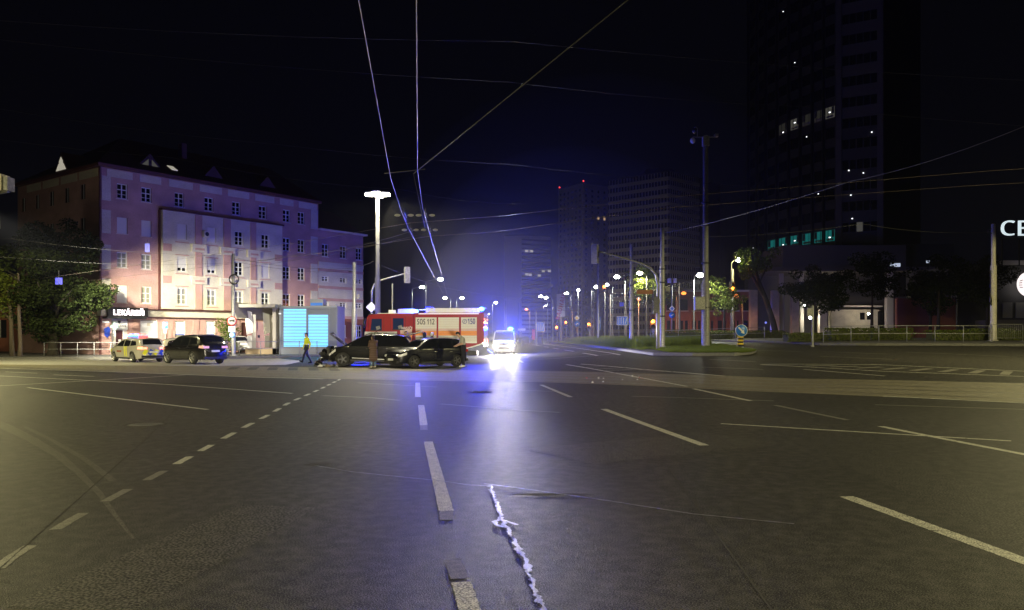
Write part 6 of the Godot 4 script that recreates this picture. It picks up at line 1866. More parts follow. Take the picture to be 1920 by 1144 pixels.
# a car with its doors, windows, lamps and wheels; returns the thing and its form
func car(n: String, label: String, kind: String, at: Vector3, turn: float, paint: Material, rim: Material, opts := {}) -> Array:
	var o := thing(n, label, opts.get("cat", "car"), at, turn)
	var f := make_form(kind)
	var van := kind == "van"
	put(o, "body", car_body(f), paint)
	bx(o, "underbody", M.black_plastic, Vector3((f.rear + f.front) / 2, f.floor_y + 0.12, 0), Vector3(f.front - f.rear - 0.5, 0.2, f.half * 1.25))
	var glass: Material = M.car_glass
	var yt := f.y_top(0.0)
	for sg in [1.0, -1.0]:
		var b := f.belt + 0.03
		var t := yt - 0.1
		if van:
			put(o, "side_window", flank(f, [Vector2(0.75, b), Vector2(1.75, b), Vector2(1.3, t - 0.12), Vector2(0.75, t - 0.12)], sg, 0.006), glass)
			put(o, "side_window", flank(f, [Vector2(-0.75, b + 0.05), Vector2(0.6, b + 0.05), Vector2(0.6, t - 0.12), Vector2(-0.75, t - 0.12)], sg, 0.006), glass)
		else:
			var s1 := put(o, "side_window", flank(f, [Vector2(-0.1, b), Vector2(0.98, b), Vector2(0.4, t - 0.06), Vector2(-0.1, t + 0.01)], sg, 0.006), glass)
			put(o, "side_window", flank(f, [Vector2(-1.0, b + 0.01), Vector2(-0.18, b), Vector2(-0.18, t + 0.01), Vector2(-0.98, t - 0.01)], sg, 0.006), glass)
			put(o, "quarter_window", flank(f, [Vector2(-1.5 if kind == "hatch" else -1.8, b + 0.07), Vector2(-1.08, b + 0.02), Vector2(-1.06, t - 0.01), Vector2(-1.4 if kind == "hatch" else -1.65, t - 0.08)], sg, 0.006), glass)
			if opts.get("airbag", false) and sg > 0:
				s1.material_override = M.airbag
				s1.set_meta("label", "side window filled by a pale inflated airbag")
			for d in [[-0.13, 1.0], [-1.05, -0.17]]:
				var dr := put(o, "door", flank(f, [Vector2(d[0], 0.36), Vector2(d[1] - 0.02, 0.36), Vector2(d[1] - 0.02, f.belt - 0.01), Vector2(d[0], f.belt - 0.01)], sg, 0.004, 6, 6), paint)
				bx(dr, "handle", M.chrome if opts.get("chrome", false) else paint, Vector3(d[0] + 0.16, f.belt - 0.12, sg * (f.side(d[0], f.belt - 0.12) + 0.02)), Vector3(0.18, 0.03, 0.03))
		put(o, "mirror", ball_mesh(Vector3(0.07, 0.07 if not van else 0.14, 0.11), 7), paint if not van else M.black_plastic, Vector3(0.92 if not van else 1.75, f.belt + 0.06, sg * (f.half + 0.06)))
		bx(o, "sill", M.black_plastic, Vector3(0, f.floor_y + 0.05, sg * (f.half - 0.06)), Vector3(f.wheels[1] - f.wheels[0] - f.arch * 2 - 0.04, 0.1, 0.05))
		# lamps at the corners
		var hl := put(o, "headlamp", flank(f, [Vector2(f.front - 0.42, f.y_top(f.front - 0.4) - 0.2), Vector2(f.front - 0.05, 0.54 if not van else 0.7), Vector2(f.front - 0.06, 0.66 if not van else 0.92), Vector2(f.front - 0.42, f.y_top(f.front - 0.4) - 0.07)], sg, 0.008), M.lamp_glass)
		put(hl, "lens", ball_mesh(Vector3(0.05, 0.075 if not van else 0.12, 0.14 if not van else 0.2), 7), opts.get("front_lamp", M.lamp_glass), Vector3(f.front - 0.07, (0.6 if not van else 0.82), sg * (f.half * 0.68)))
		var tl := put(o, "tail_lamp", flank(f, [Vector2(f.rear + 0.02, f.belt - 0.16), Vector2(f.rear + 0.34, f.belt - 0.12), Vector2(f.rear + 0.3, f.belt + 0.01), Vector2(f.rear + 0.03, f.belt + 0.01)], sg, 0.008), opts.get("rear_lamp", M.tail_glass))
		bx(tl, "lens", opts.get("rear_lamp", M.tail_glass), Vector3(f.rear - 0.005 + (0.06 if not van else 0.0), f.belt - 0.08, sg * f.half * 0.62), Vector3(0.1, 0.13, 0.36))
		for k in 2:
			wheel(o, Vector3(f.wheels[k], f.arch - 0.05, sg * (f.half - 0.12)), f.arch - 0.05, sg, rim, opts.get("steer", 0.0) if k == 1 else 0.0)
	# screens
	if van:
		put(o, "windscreen", deck(f, 1.12, 1.9, 0.74, 0.82, 0.006), glass)
		put(o, "hood", deck(f, 1.98, 2.42, 0.8, 0.72, 0.006), paint)
	else:
		var c: float = {"hatch": 1.08, "estate": 1.14, "suv": 1.17}[kind]
		put(o, "windscreen", deck(f, 0.42, c, 0.54, 0.66, 0.006), glass)
		var rw: Array = {"hatch": [-2.0, -1.66], "estate": [-2.2, -1.94], "suv": [-2.14, -1.82]}[kind]
		put(o, "rear_window", deck(f, rw[0], rw[1], 0.58, 0.5, 0.006), glass)
		if not opts.get("no_hood", false):
			put(o, "hood", deck(f, c + 0.1, f.front - 0.28, 0.68, 0.6, 0.005), paint)
	# nose and tail
	var gx := f.front + 0.004
	bx(o, "grille", M.black_plastic, Vector3(gx - 0.03, 0.42 if not van else 0.62, 0), Vector3(0.1, 0.16, 0.9))
	bx(o, "number_plate", M.plate_white, Vector3(gx + 0.02, 0.42 if not van else 0.44, 0), Vector3(0.02, 0.11, 0.5))
	bx(o, "bumper", M.black_plastic, Vector3(gx - 0.08, 0.29, 0), Vector3(0.2, 0.1, f.half * 1.45))
	bx(o, "number_plate", M.plate_white, Vector3(f.rear - 0.012, f.belt - 0.3, 0), Vector3(0.02, 0.11, 0.5))
	bx(o, "bumper", M.black_plastic, Vector3(f.rear + 0.06, 0.36, 0), Vector3(0.18, 0.14, f.half * 1.5))
	return [o, f]

func beacon(parent: Node, n: String, at: Vector3, m: Material, color: Color, energy: float, size := Vector3(0.12, 0.09, 0.12)) -> void:
	var d := put(parent, n, ball_mesh(size, 8), m, at)
	d.set_meta("label", "glowing beacon")
	lamp_light(parent, at, color, energy, 0.1)

func build_vehicles() -> void:
	var blue := Color(0.06, 0.16, 1.0)
	# dark hatchback with its nose towards the camera
	var r := car("hatchback", "dark blue-black hatchback standing nose to the wrecked car", "hatch", Vector3(-4.4, 0, -40.9), deg_to_rad(219), M.paint_navy, M.alloy_dark, {"chrome": true})
	# wrecked off-roader
	r = car("wrecked_suv", "black off-roader with its bonnet up and its nose smashed off", "suv", Vector3(-7.6, 0, -42.5), deg_to_rad(181), M.paint_black, M.alloy_dark, {"airbag": true, "no_hood": true, "chrome": true})
	wreck(r[0], r[1])
	# police car
	r = car("police_car", "silver police car with yellow stripes and red and blue roof lights", "estate", Vector3(-23.3, 0, -49.0), deg_to_rad(138), M.paint_silver, M.alloy, {"rear_lamp": M.tail_lamp})
	police_trim(r[0], r[1])
	# dark estate behind the police car
	r = car("dark_estate", "dark estate car parked behind the police car", "suv", Vector3(-18.5, 0, -45.8), deg_to_rad(142), M.paint_black, M.alloy, {"rear_lamp": M.tail_dim})
	r[0].get_node("number_plate_001" if r[0].has_node("number_plate_001") else "number_plate")
	# parked cars by the house
	car("parked_car", "white parked car behind the guard rail beside the concrete annex", "hatch", Vector3(-23.6, 0.13, -67.6), deg_to_rad(-50), M.paint_white, M.alloy)
	car("parked_car", "plum coloured parked car behind the truck-ban sign post", "estate", Vector3(-23.9, 0.13, -63.6), deg_to_rad(-70), M.paint_plum, M.alloy)
	car("parked_car", "silver parked car showing between police car and dark estate", "hatch", Vector3(-21.4, 0.0, -53.0), deg_to_rad(10), M.paint_silver, M.alloy, {"front_lamp": M.lamp_glass})
	# a second police car behind the place where the camera stands, its headlamps and beacons on
	r = car("police_car", "police car outside the view facing the crash with headlamps and beacons on", "estate", Vector3(4.5, 0, 18.0), deg_to_rad(99), M.paint_silver, M.alloy, {"front_lamp": M.headlamp})
	police_trim(r[0], r[1], 330.0)
	for sg in [1.0, -1.0]:
		down_light(r[0], Vector3(2.42, 0.62, sg * 0.6), Color(1.0, 0.95, 0.82), 1050.0, 38.0, 0.09, Vector3(1, -0.66, 0), 0.12)
	ambulance()
	fire_engine(blue)

func wreck(o: Node3D, f: Form) -> void:
	# raised bonnet hinged at the windscreen
	var hd := Node3D.new()
	hd.name = "raised_bonnet"
	hd.position = Vector3(1.28, 1.12, 0)
	hd.rotation.z = deg_to_rad(38)
	o.add_child(hd, true)
	var s := Shape.new()
	for i in 8:
		for j in 8:
			var at := func(a: int, b: int) -> Vector3:
				var u := a / 8.0
				var v := b / 4.0 - 1.0
				return Vector3(u * 1.12, 0.05 * sin(u * 5.0 + v * 2.0) * u - 0.03 * v * v, v * (0.76 - 0.12 * u))
			s.quad(at.call(i, j), at.call(i + 1, j), at.call(i + 1, j + 1), at.call(i, j + 1), Vector3.UP)
	put(hd, "outer_skin", s.done(), M.paint_black)
	bx(hd, "inner_frame", M.engine_part, Vector3(0.55, -0.05, 0), Vector3(0.9, 0.03, 1.1))
	# torn front: engine parts, bent bumper, hanging lamp
	var rg := RandomNumberGenerator.new()
	rg.seed = 5
	for k in 26:
		var p := Vector3(rg.randf_range(1.75, 2.55), rg.randf_range(0.3, 0.98), rg.randf_range(-0.75, 0.75))
		p.y = minf(p.y, 1.08 - (p.x - 1.7) * 0.45)
		bx(o, "torn_part", [M.engine_part, M.black_plastic, M.paint_black, M.alloy_dark][k % 4], p, Vector3(rg.randf_range(0.1, 0.3), rg.randf_range(0.05, 0.22), rg.randf_range(0.1, 0.35)), Vector3(rg.randf() * 3, rg.randf() * 3, rg.randf() * 3))
	for k in 6:
		put(o, "torn_hose", tube_mesh([Vector3(1.8, 0.8, rg.randf_range(-0.6, 0.6)), Vector3(2.2, rg.randf_range(0.5, 0.9), rg.randf_range(-0.6, 0.6)), Vector3(2.5, rg.randf_range(0.2, 0.5), rg.randf_range(-0.7, 0.7))], [0.03, 0.025, 0.02], 6), M.black_plastic)
	put(o, "hanging_bumper", tube_mesh([Vector3(2.2, 0.42, 0.95), Vector3(2.6, 0.38, 0.8), Vector3(2.85, 0.26, 0.3), Vector3(2.82, 0.17, -0.4), Vector3(2.5, 0.14, -0.85)], [0.09, 0.13, 0.15, 0.13, 0.09], 9), M.paint_black)
	put(o, "crumpled_wing", ball_mesh(Vector3(0.35, 0.24, 0.2), 7), M.paint_black, Vector3(2.2, 0.82, 0.6))
	put(o, "crumpled_wing", ball_mesh(Vector3(0.3, 0.2, 0.22), 7), M.black_plastic, Vector3(2.35, 0.62, -0.4))
	put(o, "loose_lamp", ball_mesh(Vector3(0.14, 0.09, 0.1), 7), M.lamp_glass, Vector3(2.3, 0.88, 0.72))
	put(o, "loose_lamp", ball_mesh(Vector3(0.1, 0.12, 0.08), 7), M.lamp_glass, Vector3(2.72, 0.3, 0.6))
	# tailgate standing open, roof rails
	var tg := put(o, "raised_tailgate", flat_panel(Vector3(-1.85, 1.6, 0), Vector3(-2.75, 1.83, 0), 0.66, 0.6, 0.05), M.paint_black)
	tg.set_meta("label", "raised tailgate")
	for sg in [1.0, -1.0]:
		put(o, "roof_rail", tube_mesh([Vector3(-1.5, 1.62, sg * 0.62), Vector3(-1.35, 1.73, sg * 0.62), Vector3(0.0, 1.73, sg * 0.62), Vector3(0.2, 1.64, sg * 0.62)], [0.02], 6), M.chrome)
		bx(o, "sill_trim", M.aluminium, Vector3(0.0, 0.4, sg * (f.half + 0.005)), Vector3(1.7, 0.03, 0.02), Vector3(0, 0, 0.05))
	put(o, "floor_debris", tube_mesh([Vector3(1.1, 0.05, 1.1), Vector3(0.5, 0.1, 1.15), Vector3(0.0, 0.06, 1.1), Vector3(-0.3, 0.04, 1.2)], [0.03, 0.07, 0.05, 0.02], 7), M.black_plastic)

func flat_panel(a: Vector3, b: Vector3, wa: float, wb: float, thick: float) -> ArrayMesh:
	var s := Shape.new(false)
	var n := (b - a).cross(Vector3.BACK).normalized() * thick / 2
	var p := [a + Vector3(0, 0, wa), a - Vector3(0, 0, wa), b - Vector3(0, 0, wb), b + Vector3(0, 0, wb)]
	s.quad(p[0] + n, p[1] + n, p[2] + n, p[3] + n, n)
	s.quad(p[0] - n, p[1] - n, p[2] - n, p[3] - n, -n)
	var c := (a + b) / 2
	for i in 4:
		var q: Vector3 = p[i]
		var w: Vector3 = p[(i + 1) % 4]
		s.quad(q - n, w - n, w + n, q + n, (q + w) / 2 - c)
	return s.done()

func police_trim(o: Node3D, f: Form, power := 60.0) -> void:
	for sg in [1.0, -1.0]:
		for k in 2:
			var x := -0.62 + k * 0.26
			put(o, "yellow_stripe", flank(f, [Vector2(x - 0.1, 0.36), Vector2(x + 0.04, 0.36), Vector2(x + 0.12, 0.98), Vector2(x - 0.02, 0.98)], sg, 0.012, 3, 6), M.reflex_yellow)
		put(o, "yellow_stripe", flank(f, [Vector2(1.75, 0.62), Vector2(1.92, 0.6), Vector2(1.8, 0.8), Vector2(1.62, 0.84)], sg, 0.012, 3, 3), M.reflex_yellow)
		put(o, "door_crest", flank(f, [Vector2(0.1, 0.6), Vector2(0.8, 0.6), Vector2(0.8, 0.72), Vector2(0.1, 0.72)], sg, 0.012, 3, 2), M.brick_red)
	for k in 4:
		bx(o, "tail_stripe", M.reflex_yellow if k % 2 == 0 else M.reflex_blue, Vector3(f.rear - 0.012, 0.62, -0.5 + k * 0.33), Vector3(0.012, 0.34, 0.22), Vector3(0.5, 0, 0))
	var bar := bx(o, "light_bar", M.black_plastic, Vector3(-0.1, 1.535, 0), Vector3(0.28, 0.05, 1.15))
	bar.set_meta("label", "roof light bar")
	for k in 2:
		put(o, "beacon_lamp", ball_mesh(Vector3(0.15, 0.11, 0.2), 7), [M.beacon_red, M.beacon_cobalt][k], Vector3(-0.1, 1.63, [0.1, -0.1][k] * 1.1))
	beacon(o, "beacon_lamp_red", Vector3(-0.1, 1.62, 0.4), M.beacon_red, Color(1.0, 0.2, 0.15), power * 0.3 if power > 50 else power, Vector3(0.16, 0.1, 0.24))
	beacon(o, "beacon_lamp_blue", Vector3(-0.1, 1.62, -0.4), M.beacon_cobalt, Color(0.12, 0.3, 1.0), power, Vector3(0.16, 0.1, 0.24))

func ambulance() -> void:
	var r := car("ambulance", "white ambulance van facing the camera with headlamps and blue beacon on", "van", Vector3(-0.6, 0, -67.5), deg_to_rad(-92), M.paint_white, M.alloy, {"front_lamp": M.headlamp, "cat": "van"})
	var o: Node3D = r[0]
	for y in [0.92, 0.55]:
		bx(o, "grille_bar", M.dark_metal, Vector3(2.535, y, 0), Vector3(0.03, 0.09, 1.0))
	put(o, "badge", lathe_mesh([Vector2(0.06, 0.01), Vector2(0.08, 0.02), Vector2(0.1, 0)], 14), M.chrome, Vector3(2.55, 0.92, 0)).rotation.z = -PI / 2
	bx(o, "front_lip", M.slat_white, Vector3(2.52, 0.33, 0), Vector3(0.12, 0.05, 1.2))
	bx(o, "light_bar", M.slat_white, Vector3(0.9, 2.04, 0), Vector3(0.3, 0.08, 1.4))
	beacon(o, "beacon_lamp", Vector3(0.95, 2.2, -0.5), M.beacon_blue, Color(0.07, 0.24, 1.0), 220.0, Vector3(0.2, 0.16, 0.24))
	for sg in [1.0, -1.0]:
		down_light(o, Vector3(2.62, 0.82, sg * 0.66), Color(1.0, 0.97, 0.9), 300.0, 34.0, 0.09, Vector3(1, -0.06, 0))
		lamp_light(o, Vector3(2.46, 0.82, sg * 0.66), Color(1.0, 0.97, 0.9), 12.0, 0.07)

func fire_engine(blue: Color) -> void:
	var o := thing("fire_engine", "red fire engine with silver roller shutters and blue beacons behind the crashed cars", "fire engine", Vector3(-5.1, 0, -48.2), deg_to_rad(-3))
	var R: Material = M.fire_red
	var Z := 1.25
	# cab: side outline pushed out over the width
	put(o, "cab", prism_mesh(PackedVector2Array([Vector2(-3.6, 0.65), Vector2(-3.62, 1.7), Vector2(-3.52, 2.72), Vector2(-3.4, 2.84), Vector2(-2.9, 2.92), Vector2(-0.72, 2.94), Vector2(-0.72, 0.65), Vector2(-1.8, 0.65), Vector2(-1.95, 1.05), Vector2(-2.3, 1.22), Vector2(-2.65, 1.05), Vector2(-2.8, 0.65)]), -Z, Z), R)
	for sg in [1.0, -1.0]:
		var win := [["door_window", [Vector2(-3.3, 1.95), Vector2(-2.62, 1.95), Vector2(-2.62, 2.62), Vector2(-3.22, 2.62)]], ["crew_window", [Vector2(-1.95, 2.0), Vector2(-1.3, 2.0), Vector2(-1.3, 2.66), Vector2(-1.95, 2.66)]]]
		for w in win:
			var z0: float = sg * (Z + 0.004)
			var wn := put(o, w[0], prism_mesh(PackedVector2Array(w[1]), z0, sg * (Z + 0.016)), M.truck_glass_sheen)
			var c: Vector2 = (w[1][0] + w[1][2]) / 2
			bx(wn, "seat_back", M.mast_grey, Vector3(c.x + 0.12, c.y - 0.2, z0 + sg * 0.014), Vector3(0.24, 0.2, 0.006), Vector3(0, 0, 0.3))
			bx(wn, "frame", M.dark_metal, Vector3(c.x, w[1][0].y - 0.03, z0 + sg * 0.012), Vector3(0.74, 0.05, 0.03))
		bc(o, "cab_band", M.slat_white, Vector3(-3.66, 1.64, sg * Z), Vector3(-1.7, 1.86, sg * (Z + 0.02)))
		bc(o, "crew_panel", M.reflex_pink, Vector3(-1.5, 1.72, sg * Z), Vector3(-0.8, 1.98, sg * (Z + 0.02)))
		bc(o, "orange_band", M.reflex_orange, Vector3(-1.55, 1.28, sg * Z), Vector3(-0.8, 1.7, sg * (Z + 0.02)))
		put(o, "emblem_ring", lathe_mesh([Vector2(0.09, 0), Vector2(0.1, 0.012), Vector2(0.13, 0.012), Vector2(0.14, 0)], 16), M.dark_metal, Vector3(-2.95, 1.72, sg * (Z + 0.02))).rotation.x = PI / 2 * sg
		put(o, "arrow_mark", prism_mesh(PackedVector2Array([Vector2(-2.55, 1.7), Vector2(-2.3, 1.7), Vector2(-2.3, 1.8)]), sg * (Z + 0.02), sg * (Z + 0.026)), M.brick_red)
		for d in [[-3.42, -2.5], [-2.1, -1.2]]:
			var dr := Node3D.new()
			dr.name = "cab_door"
			o.add_child(dr, true)
			for x in d:
				bc(dr, "door_gap", M.sign_black, Vector3(x, 0.8, sg * (Z + 0.001)), Vector3(x + 0.015, 2.75, sg * (Z + 0.006)))
			bx(dr, "handle", M.dark_metal, Vector3(d[1] - 0.15, 1.55, sg * (Z + 0.035)), Vector3(0.2, 0.05, 0.05))
		# equipment body with three roller shutters
		var xs := [[-0.58, 0.68], [0.78, 2.02], [2.14, 3.08]]
		for i in 3:
			var sh := Node3D.new()
			sh.name = "roller_shutter"
			o.add_child(sh, true)
			for k in 11:
				var y: float = 1.22 + k * 0.135
				var m: Material = M.shutter_silver
				if k == 3: m = M.reflex_orange
				if k == 4: m = M.reflex_orange
				if k == 5: m = M.reflex_pink
				bx(sh, "shutter_slat", m, Vector3((xs[i][0] + xs[i][1]) / 2, y + 0.066, sg * (Z + 0.008)), Vector3(xs[i][1] - xs[i][0], 0.13, 0.024))
			bx(sh, "shutter_bar", M.aluminium, Vector3((xs[i][0] + xs[i][1]) / 2, 1.2, sg * (Z + 0.02)), Vector3(xs[i][1] - xs[i][0], 0.05, 0.05))
		bc(o, "roof_strip_lamp", M.strip_lamp, Vector3(-0.4, 2.9, sg * (Z + 0.005)), Vector3(3.2, 2.935, sg * (Z + 0.03)))
		bc(o, "cab_strip", M.aluminium, Vector3(-2.9, 2.93, sg * (Z - 0.06)), Vector3(-0.75, 2.97, sg * (Z - 0.01)))
		bx(o, "skirt_edge", M.aluminium, Vector3(1.6, 0.88, sg * (Z + 0.006)), Vector3(1.9, 0.04, 0.02))
		bx(o, "skirt_edge", M.aluminium, Vector3(2.98, 1.02, sg * (Z + 0.006)), Vector3(0.98, 0.04, 0.02), Vector3(0, 0, 0.29))
		for x in [-2.3, 1.15]:
			wheel(o, Vector3(x, 0.5, sg * 1.05), 0.5, sg, M.alloy)
	put(o, "equipment_body", prism_mesh(PackedVector2Array([Vector2(-0.7, 0.7), Vector2(0.55, 0.7), Vector2(0.7, 1.0), Vector2(1.6, 1.0), Vector2(1.7, 0.88), Vector2(2.5, 0.88), Vector2(3.42, 1.16), Vector2(3.42, 2.98), Vector2(-0.7, 2.98)]), -Z, Z), R)
	bc(o, "chassis", M.black_plastic, Vector3(-3.2, 0.42, -0.6), Vector3(3.0, 0.7, 0.6))
	bc(o, "front_bumper", M.slat_white, Vector3(-3.78, 0.5, -Z), Vector3(-3.55, 0.95, Z))
	bc(o, "windscreen", M.truck_glass_sheen, Vector3(-3.63, 1.75, -1.1), Vector3(-3.56, 2.6, 1.1))
	put(o, "mirror", ball_mesh(Vector3(0.08, 0.26, 0.12), 7), M.black_plastic, Vector3(-3.62, 2.35, Z + 0.2))
	put(o, "mirror_arm", tube_mesh([Vector3(-3.5, 2.66, Z), Vector3(-3.62, 2.6, Z + 0.2)], [0.02], 6), M.black_plastic)
	var t1 := lettering(o, "lettering", "SOS 112", 0.33, M.letter_grey, Vector3(0.03, 2.44, Z + 0.024), Vector3.ZERO, 0.008, 0.62)
	t1.set_meta("label", "grey lettering SOS 112")
	lettering(o, "lettering", "150", 0.33, M.letter_blue, Vector3(2.76, 2.46, Z + 0.024), Vector3.ZERO, 0.008, 0.62)
	put(o, "phone_symbol", lathe_mesh([Vector2(0.11, 0), Vector2(0.115, 0.006), Vector2(0.135, 0.006), Vector2(0.14, 0)], 18), M.letter_blue, Vector3(2.36, 2.46, Z + 0.022)).rotation.x = PI / 2
	put(o, "phone_symbol", tube_mesh([Vector3(2.33, 2.39, Z + 0.026), Vector3(2.33, 2.46, Z + 0.026), Vector3(2.4, 2.53, Z + 0.026)], [0.022, 0.014, 0.022], 6), M.letter_blue)
	lettering(o, "lettering", "HASIČI", 0.15, M.sign_white, Vector3(-1.1, 2.06, Z + 0.024), Vector3.ZERO, 0.008, 0.95)
	# roof gear: side box, ladder, front lamp box
	bc(o, "roof_box", M.aluminium, Vector3(0.0, 2.99, 0.7), Vector3(3.3, 3.26, 1.12))
	for k in 9:
		bc(o, "roof_box_rib", M.shutter_silver, Vector3(0.2 + k * 0.36, 3.0, 1.12), Vector3(0.24 + k * 0.36, 3.25, 1.135))
	bc(o, "roof_box", M.aluminium, Vector3(-1.7, 2.96, 0.5), Vector3(-0.72, 3.22, 1.0))
	var lad := Node3D.new()
	lad.name = "ladder"
	o.add_child(lad, true)
	for z in [-0.5, 0.05]:
		put(lad, "ladder_rail", tube_mesh([Vector3(-0.6, 3.2, z), Vector3(3.5, 3.3, z)], [0.035], 6), M.aluminium)
	for k in 12:
		put(lad, "rung", tube_mesh([Vector3(-0.3 + k * 0.32, 3.21 + k * 0.0078, -0.5), Vector3(-0.3 + k * 0.32, 3.21 + k * 0.0078, 0.05)], [0.02], 5), M.aluminium)
	bc(o, "water_gun", M.engine_part, Vector3(-0.3, 3.0, -0.9), Vector3(0.2, 3.4, -0.6))
	# rear end
	bc(o, "rear_corner", R, Vector3(3.42, 1.2, -Z), Vector3(3.5, 2.98, Z))
	for z in [-1.05, 1.05]:
		bx(o, "tail_lamp", M.tail_lamp, Vector3(3.5, 1.3, z), Vector3(0.08, 0.22, 0.24))
		bx(o, "reverse_lamp", M.strip_lamp, Vector3(3.5, 1.04, z), Vector3(0.08, 0.16, 0.26))
		bx(o, "marker_lamp", M.tail_lamp, Vector3(3.52, 2.6, z), Vector3(0.06, 0.08, 0.1))
	bx(o, "tow_plate", M.sign_white, Vector3(3.9, 0.55, 0.3), Vector3(0.7, 0.05, 0.5), Vector3(0, 0, -0.7))
	# beacons
	bx(o, "beacon_base", M.black_plastic, Vector3(-0.58, 2.97, 1.05), Vector3(0.22, 0.05, 0.22))
	beacon(o, "beacon_lamp", Vector3(-0.58, 3.07, 1.12), M.beacon_blue, blue, 90.0, Vector3(0.15, 0.12, 0.15))
	bx(o, "beacon_base", M.black_plastic, Vector3(3.36, 3.04, 1.05), Vector3(0.2, 0.14, 0.2))
	beacon(o, "beacon_lamp", Vector3(3.36, 3.2, 1.12), M.beacon_blue, blue, 100.0, Vector3(0.15, 0.13, 0.15))
	bx(o, "beacon_base", M.black_plastic, Vector3(-3.3, 2.9, 0.9), Vector3(0.3, 0.06, 0.4))
	beacon(o, "beacon_lamp", Vector3(-3.72, 1.25, 0.7), M.beacon_small, blue, 80.0, Vector3(0.06, 0.05, 0.1))

# ---------------------------------------------------------------- people

# Smooth figure from tapered bones: [a, b, radius a, radius b, colour]; surface nets on a grid visited near the bones
func flesh(s: Shape, bones: Array, cell: float, blend: float) -> void:
	var lo := Vector3.INF
	var hi := -Vector3.INF
	for b in bones:
		var r: float = maxf(b[2], b[3]) + blend + cell * 3
		lo = lo.min(b[0] - Vector3.ONE * r).min(b[1] - Vector3.ONE * r)
		hi = hi.max(b[0] + Vector3.ONE * r).max(b[1] + Vector3.ONE * r)
	var nx := int((hi.x - lo.x) / cell) + 2
	var ny := int((hi.y - lo.y) / cell) + 2
	var nz := int((hi.z - lo.z) / cell) + 2
	var f := PackedFloat32Array()
	f.resize(nx * ny * nz)
	f.fill(1.0)
	var who := PackedInt32Array()
	who.resize(nx * ny * nz)
	var best := PackedFloat32Array()
	best.resize(nx * ny * nz)
	best.fill(9.0)
	for bi in bones.size():
		var b: Array = bones[bi]
		var a: Vector3 = b[0]
		var ab: Vector3 = b[1] - a
		var ra: float = b[2]
		var rb: float = b[3]
		var sq: Vector3 = b[5] if b.size() > 5 else Vector3.ONE
		var m := maxf(ra, rb) * maxf(sq.x, maxf(sq.y, sq.z)) + blend + cell * 2.5
		var p0 := (a.min(b[1]) - Vector3.ONE * m - lo) / cell
		var p1 := (a.max(b[1]) + Vector3.ONE * m - lo) / cell
		var l2 := maxf(ab.length_squared(), 1e-9)
		for i in range(maxi(0, int(p0.x)), mini(nx, int(p1.x) + 1)):
			for j in range(maxi(0, int(p0.y)), mini(ny, int(p1.y) + 1)):
				for k in range(maxi(0, int(p0.z)), mini(nz, int(p1.z) + 1)):
					var p := lo + Vector3(i, j, k) * cell
					var t := clampf((p - a).dot(ab) / l2, 0.0, 1.0)
					var d := ((p - a - ab * t) / sq).length() - lerpf(ra, rb, t)
					var id := (i * ny + j) * nz + k
					var old := f[id]
					var h := maxf(blend - absf(old - d), 0.0) / blend
					f[id] = minf(old, d) - h * h * blend * 0.25
					if d < best[id]:
						best[id] = d
						who[id] = bi
	var verts := {}
	var off := [Vector3i(0, 0, 0), Vector3i(1, 0, 0), Vector3i(0, 1, 0), Vector3i(1, 1, 0), Vector3i(0, 0, 1), Vector3i(1, 0, 1), Vector3i(0, 1, 1), Vector3i(1, 1, 1)]
	var edges := [[0, 1], [2, 3], [4, 5], [6, 7], [0, 2], [1, 3], [4, 6], [5, 7], [0, 4], [1, 5], [2, 6], [3, 7]]
	for i in nx - 1:
		for j in ny - 1:
			for k in nz - 1:
				var id := (i * ny + j) * nz + k
				var v := [f[id], f[id + ny * nz], f[id + nz], f[id + ny * nz + nz], f[id + 1], f[id + ny * nz + 1], f[id + nz + 1], f[id + ny * nz + nz + 1]]
				var neg := 0
				for q in v:
					if q < 0.0: neg += 1
				if neg == 0 or neg == 8: continue
				var sum := Vector3.ZERO
				var cnt := 0
				for e in edges:
					var fa: float = v[e[0]]
					var fb: float = v[e[1]]
					if (fa < 0.0) != (fb < 0.0):
						sum += Vector3(off[e[0]]).lerp(Vector3(off[e[1]]), fa / (fa - fb))
						cnt += 1
				verts[id] = [lo + (Vector3(i, j, k) + sum / cnt) * cell, bones[who[id]][4]]
	var dirs := [[ny * nz, nz, 1], [nz, ny * nz, 1], [1, ny * nz, nz]]
	var axis := [Vector3.RIGHT, Vector3.UP, Vector3.BACK]
	for id in verts:
		for d in 3:
			var n2: int = id + dirs[d][0]
			if n2 >= f.size() or (f[id] < 0.0) == (f[n2] < 0.0): continue
			var u: int = dirs[d][1]
			var w: int = dirs[d][2]
			if not (verts.has(id - u) and verts.has(id - w) and verts.has(id - u - w)): continue
			var q := [verts[id], verts[id - u], verts[id - u - w], verts[id - w]]
			var out: Vector3 = axis[d] * (1.0 if f[id] < 0.0 else -1.0)
			var ids := [0, 1, 2, 0, 2, 3]
			if (q[0][0] - q[2][0]).cross(q[0][0] - q[1][0]).dot(out) < 0: ids = [0, 2, 1, 0, 3, 2]
			for t in ids:
				s.col = q[t][1]
				s.v(q[t][0])

const SKIN := Color(0.42, 0.26, 0.19)

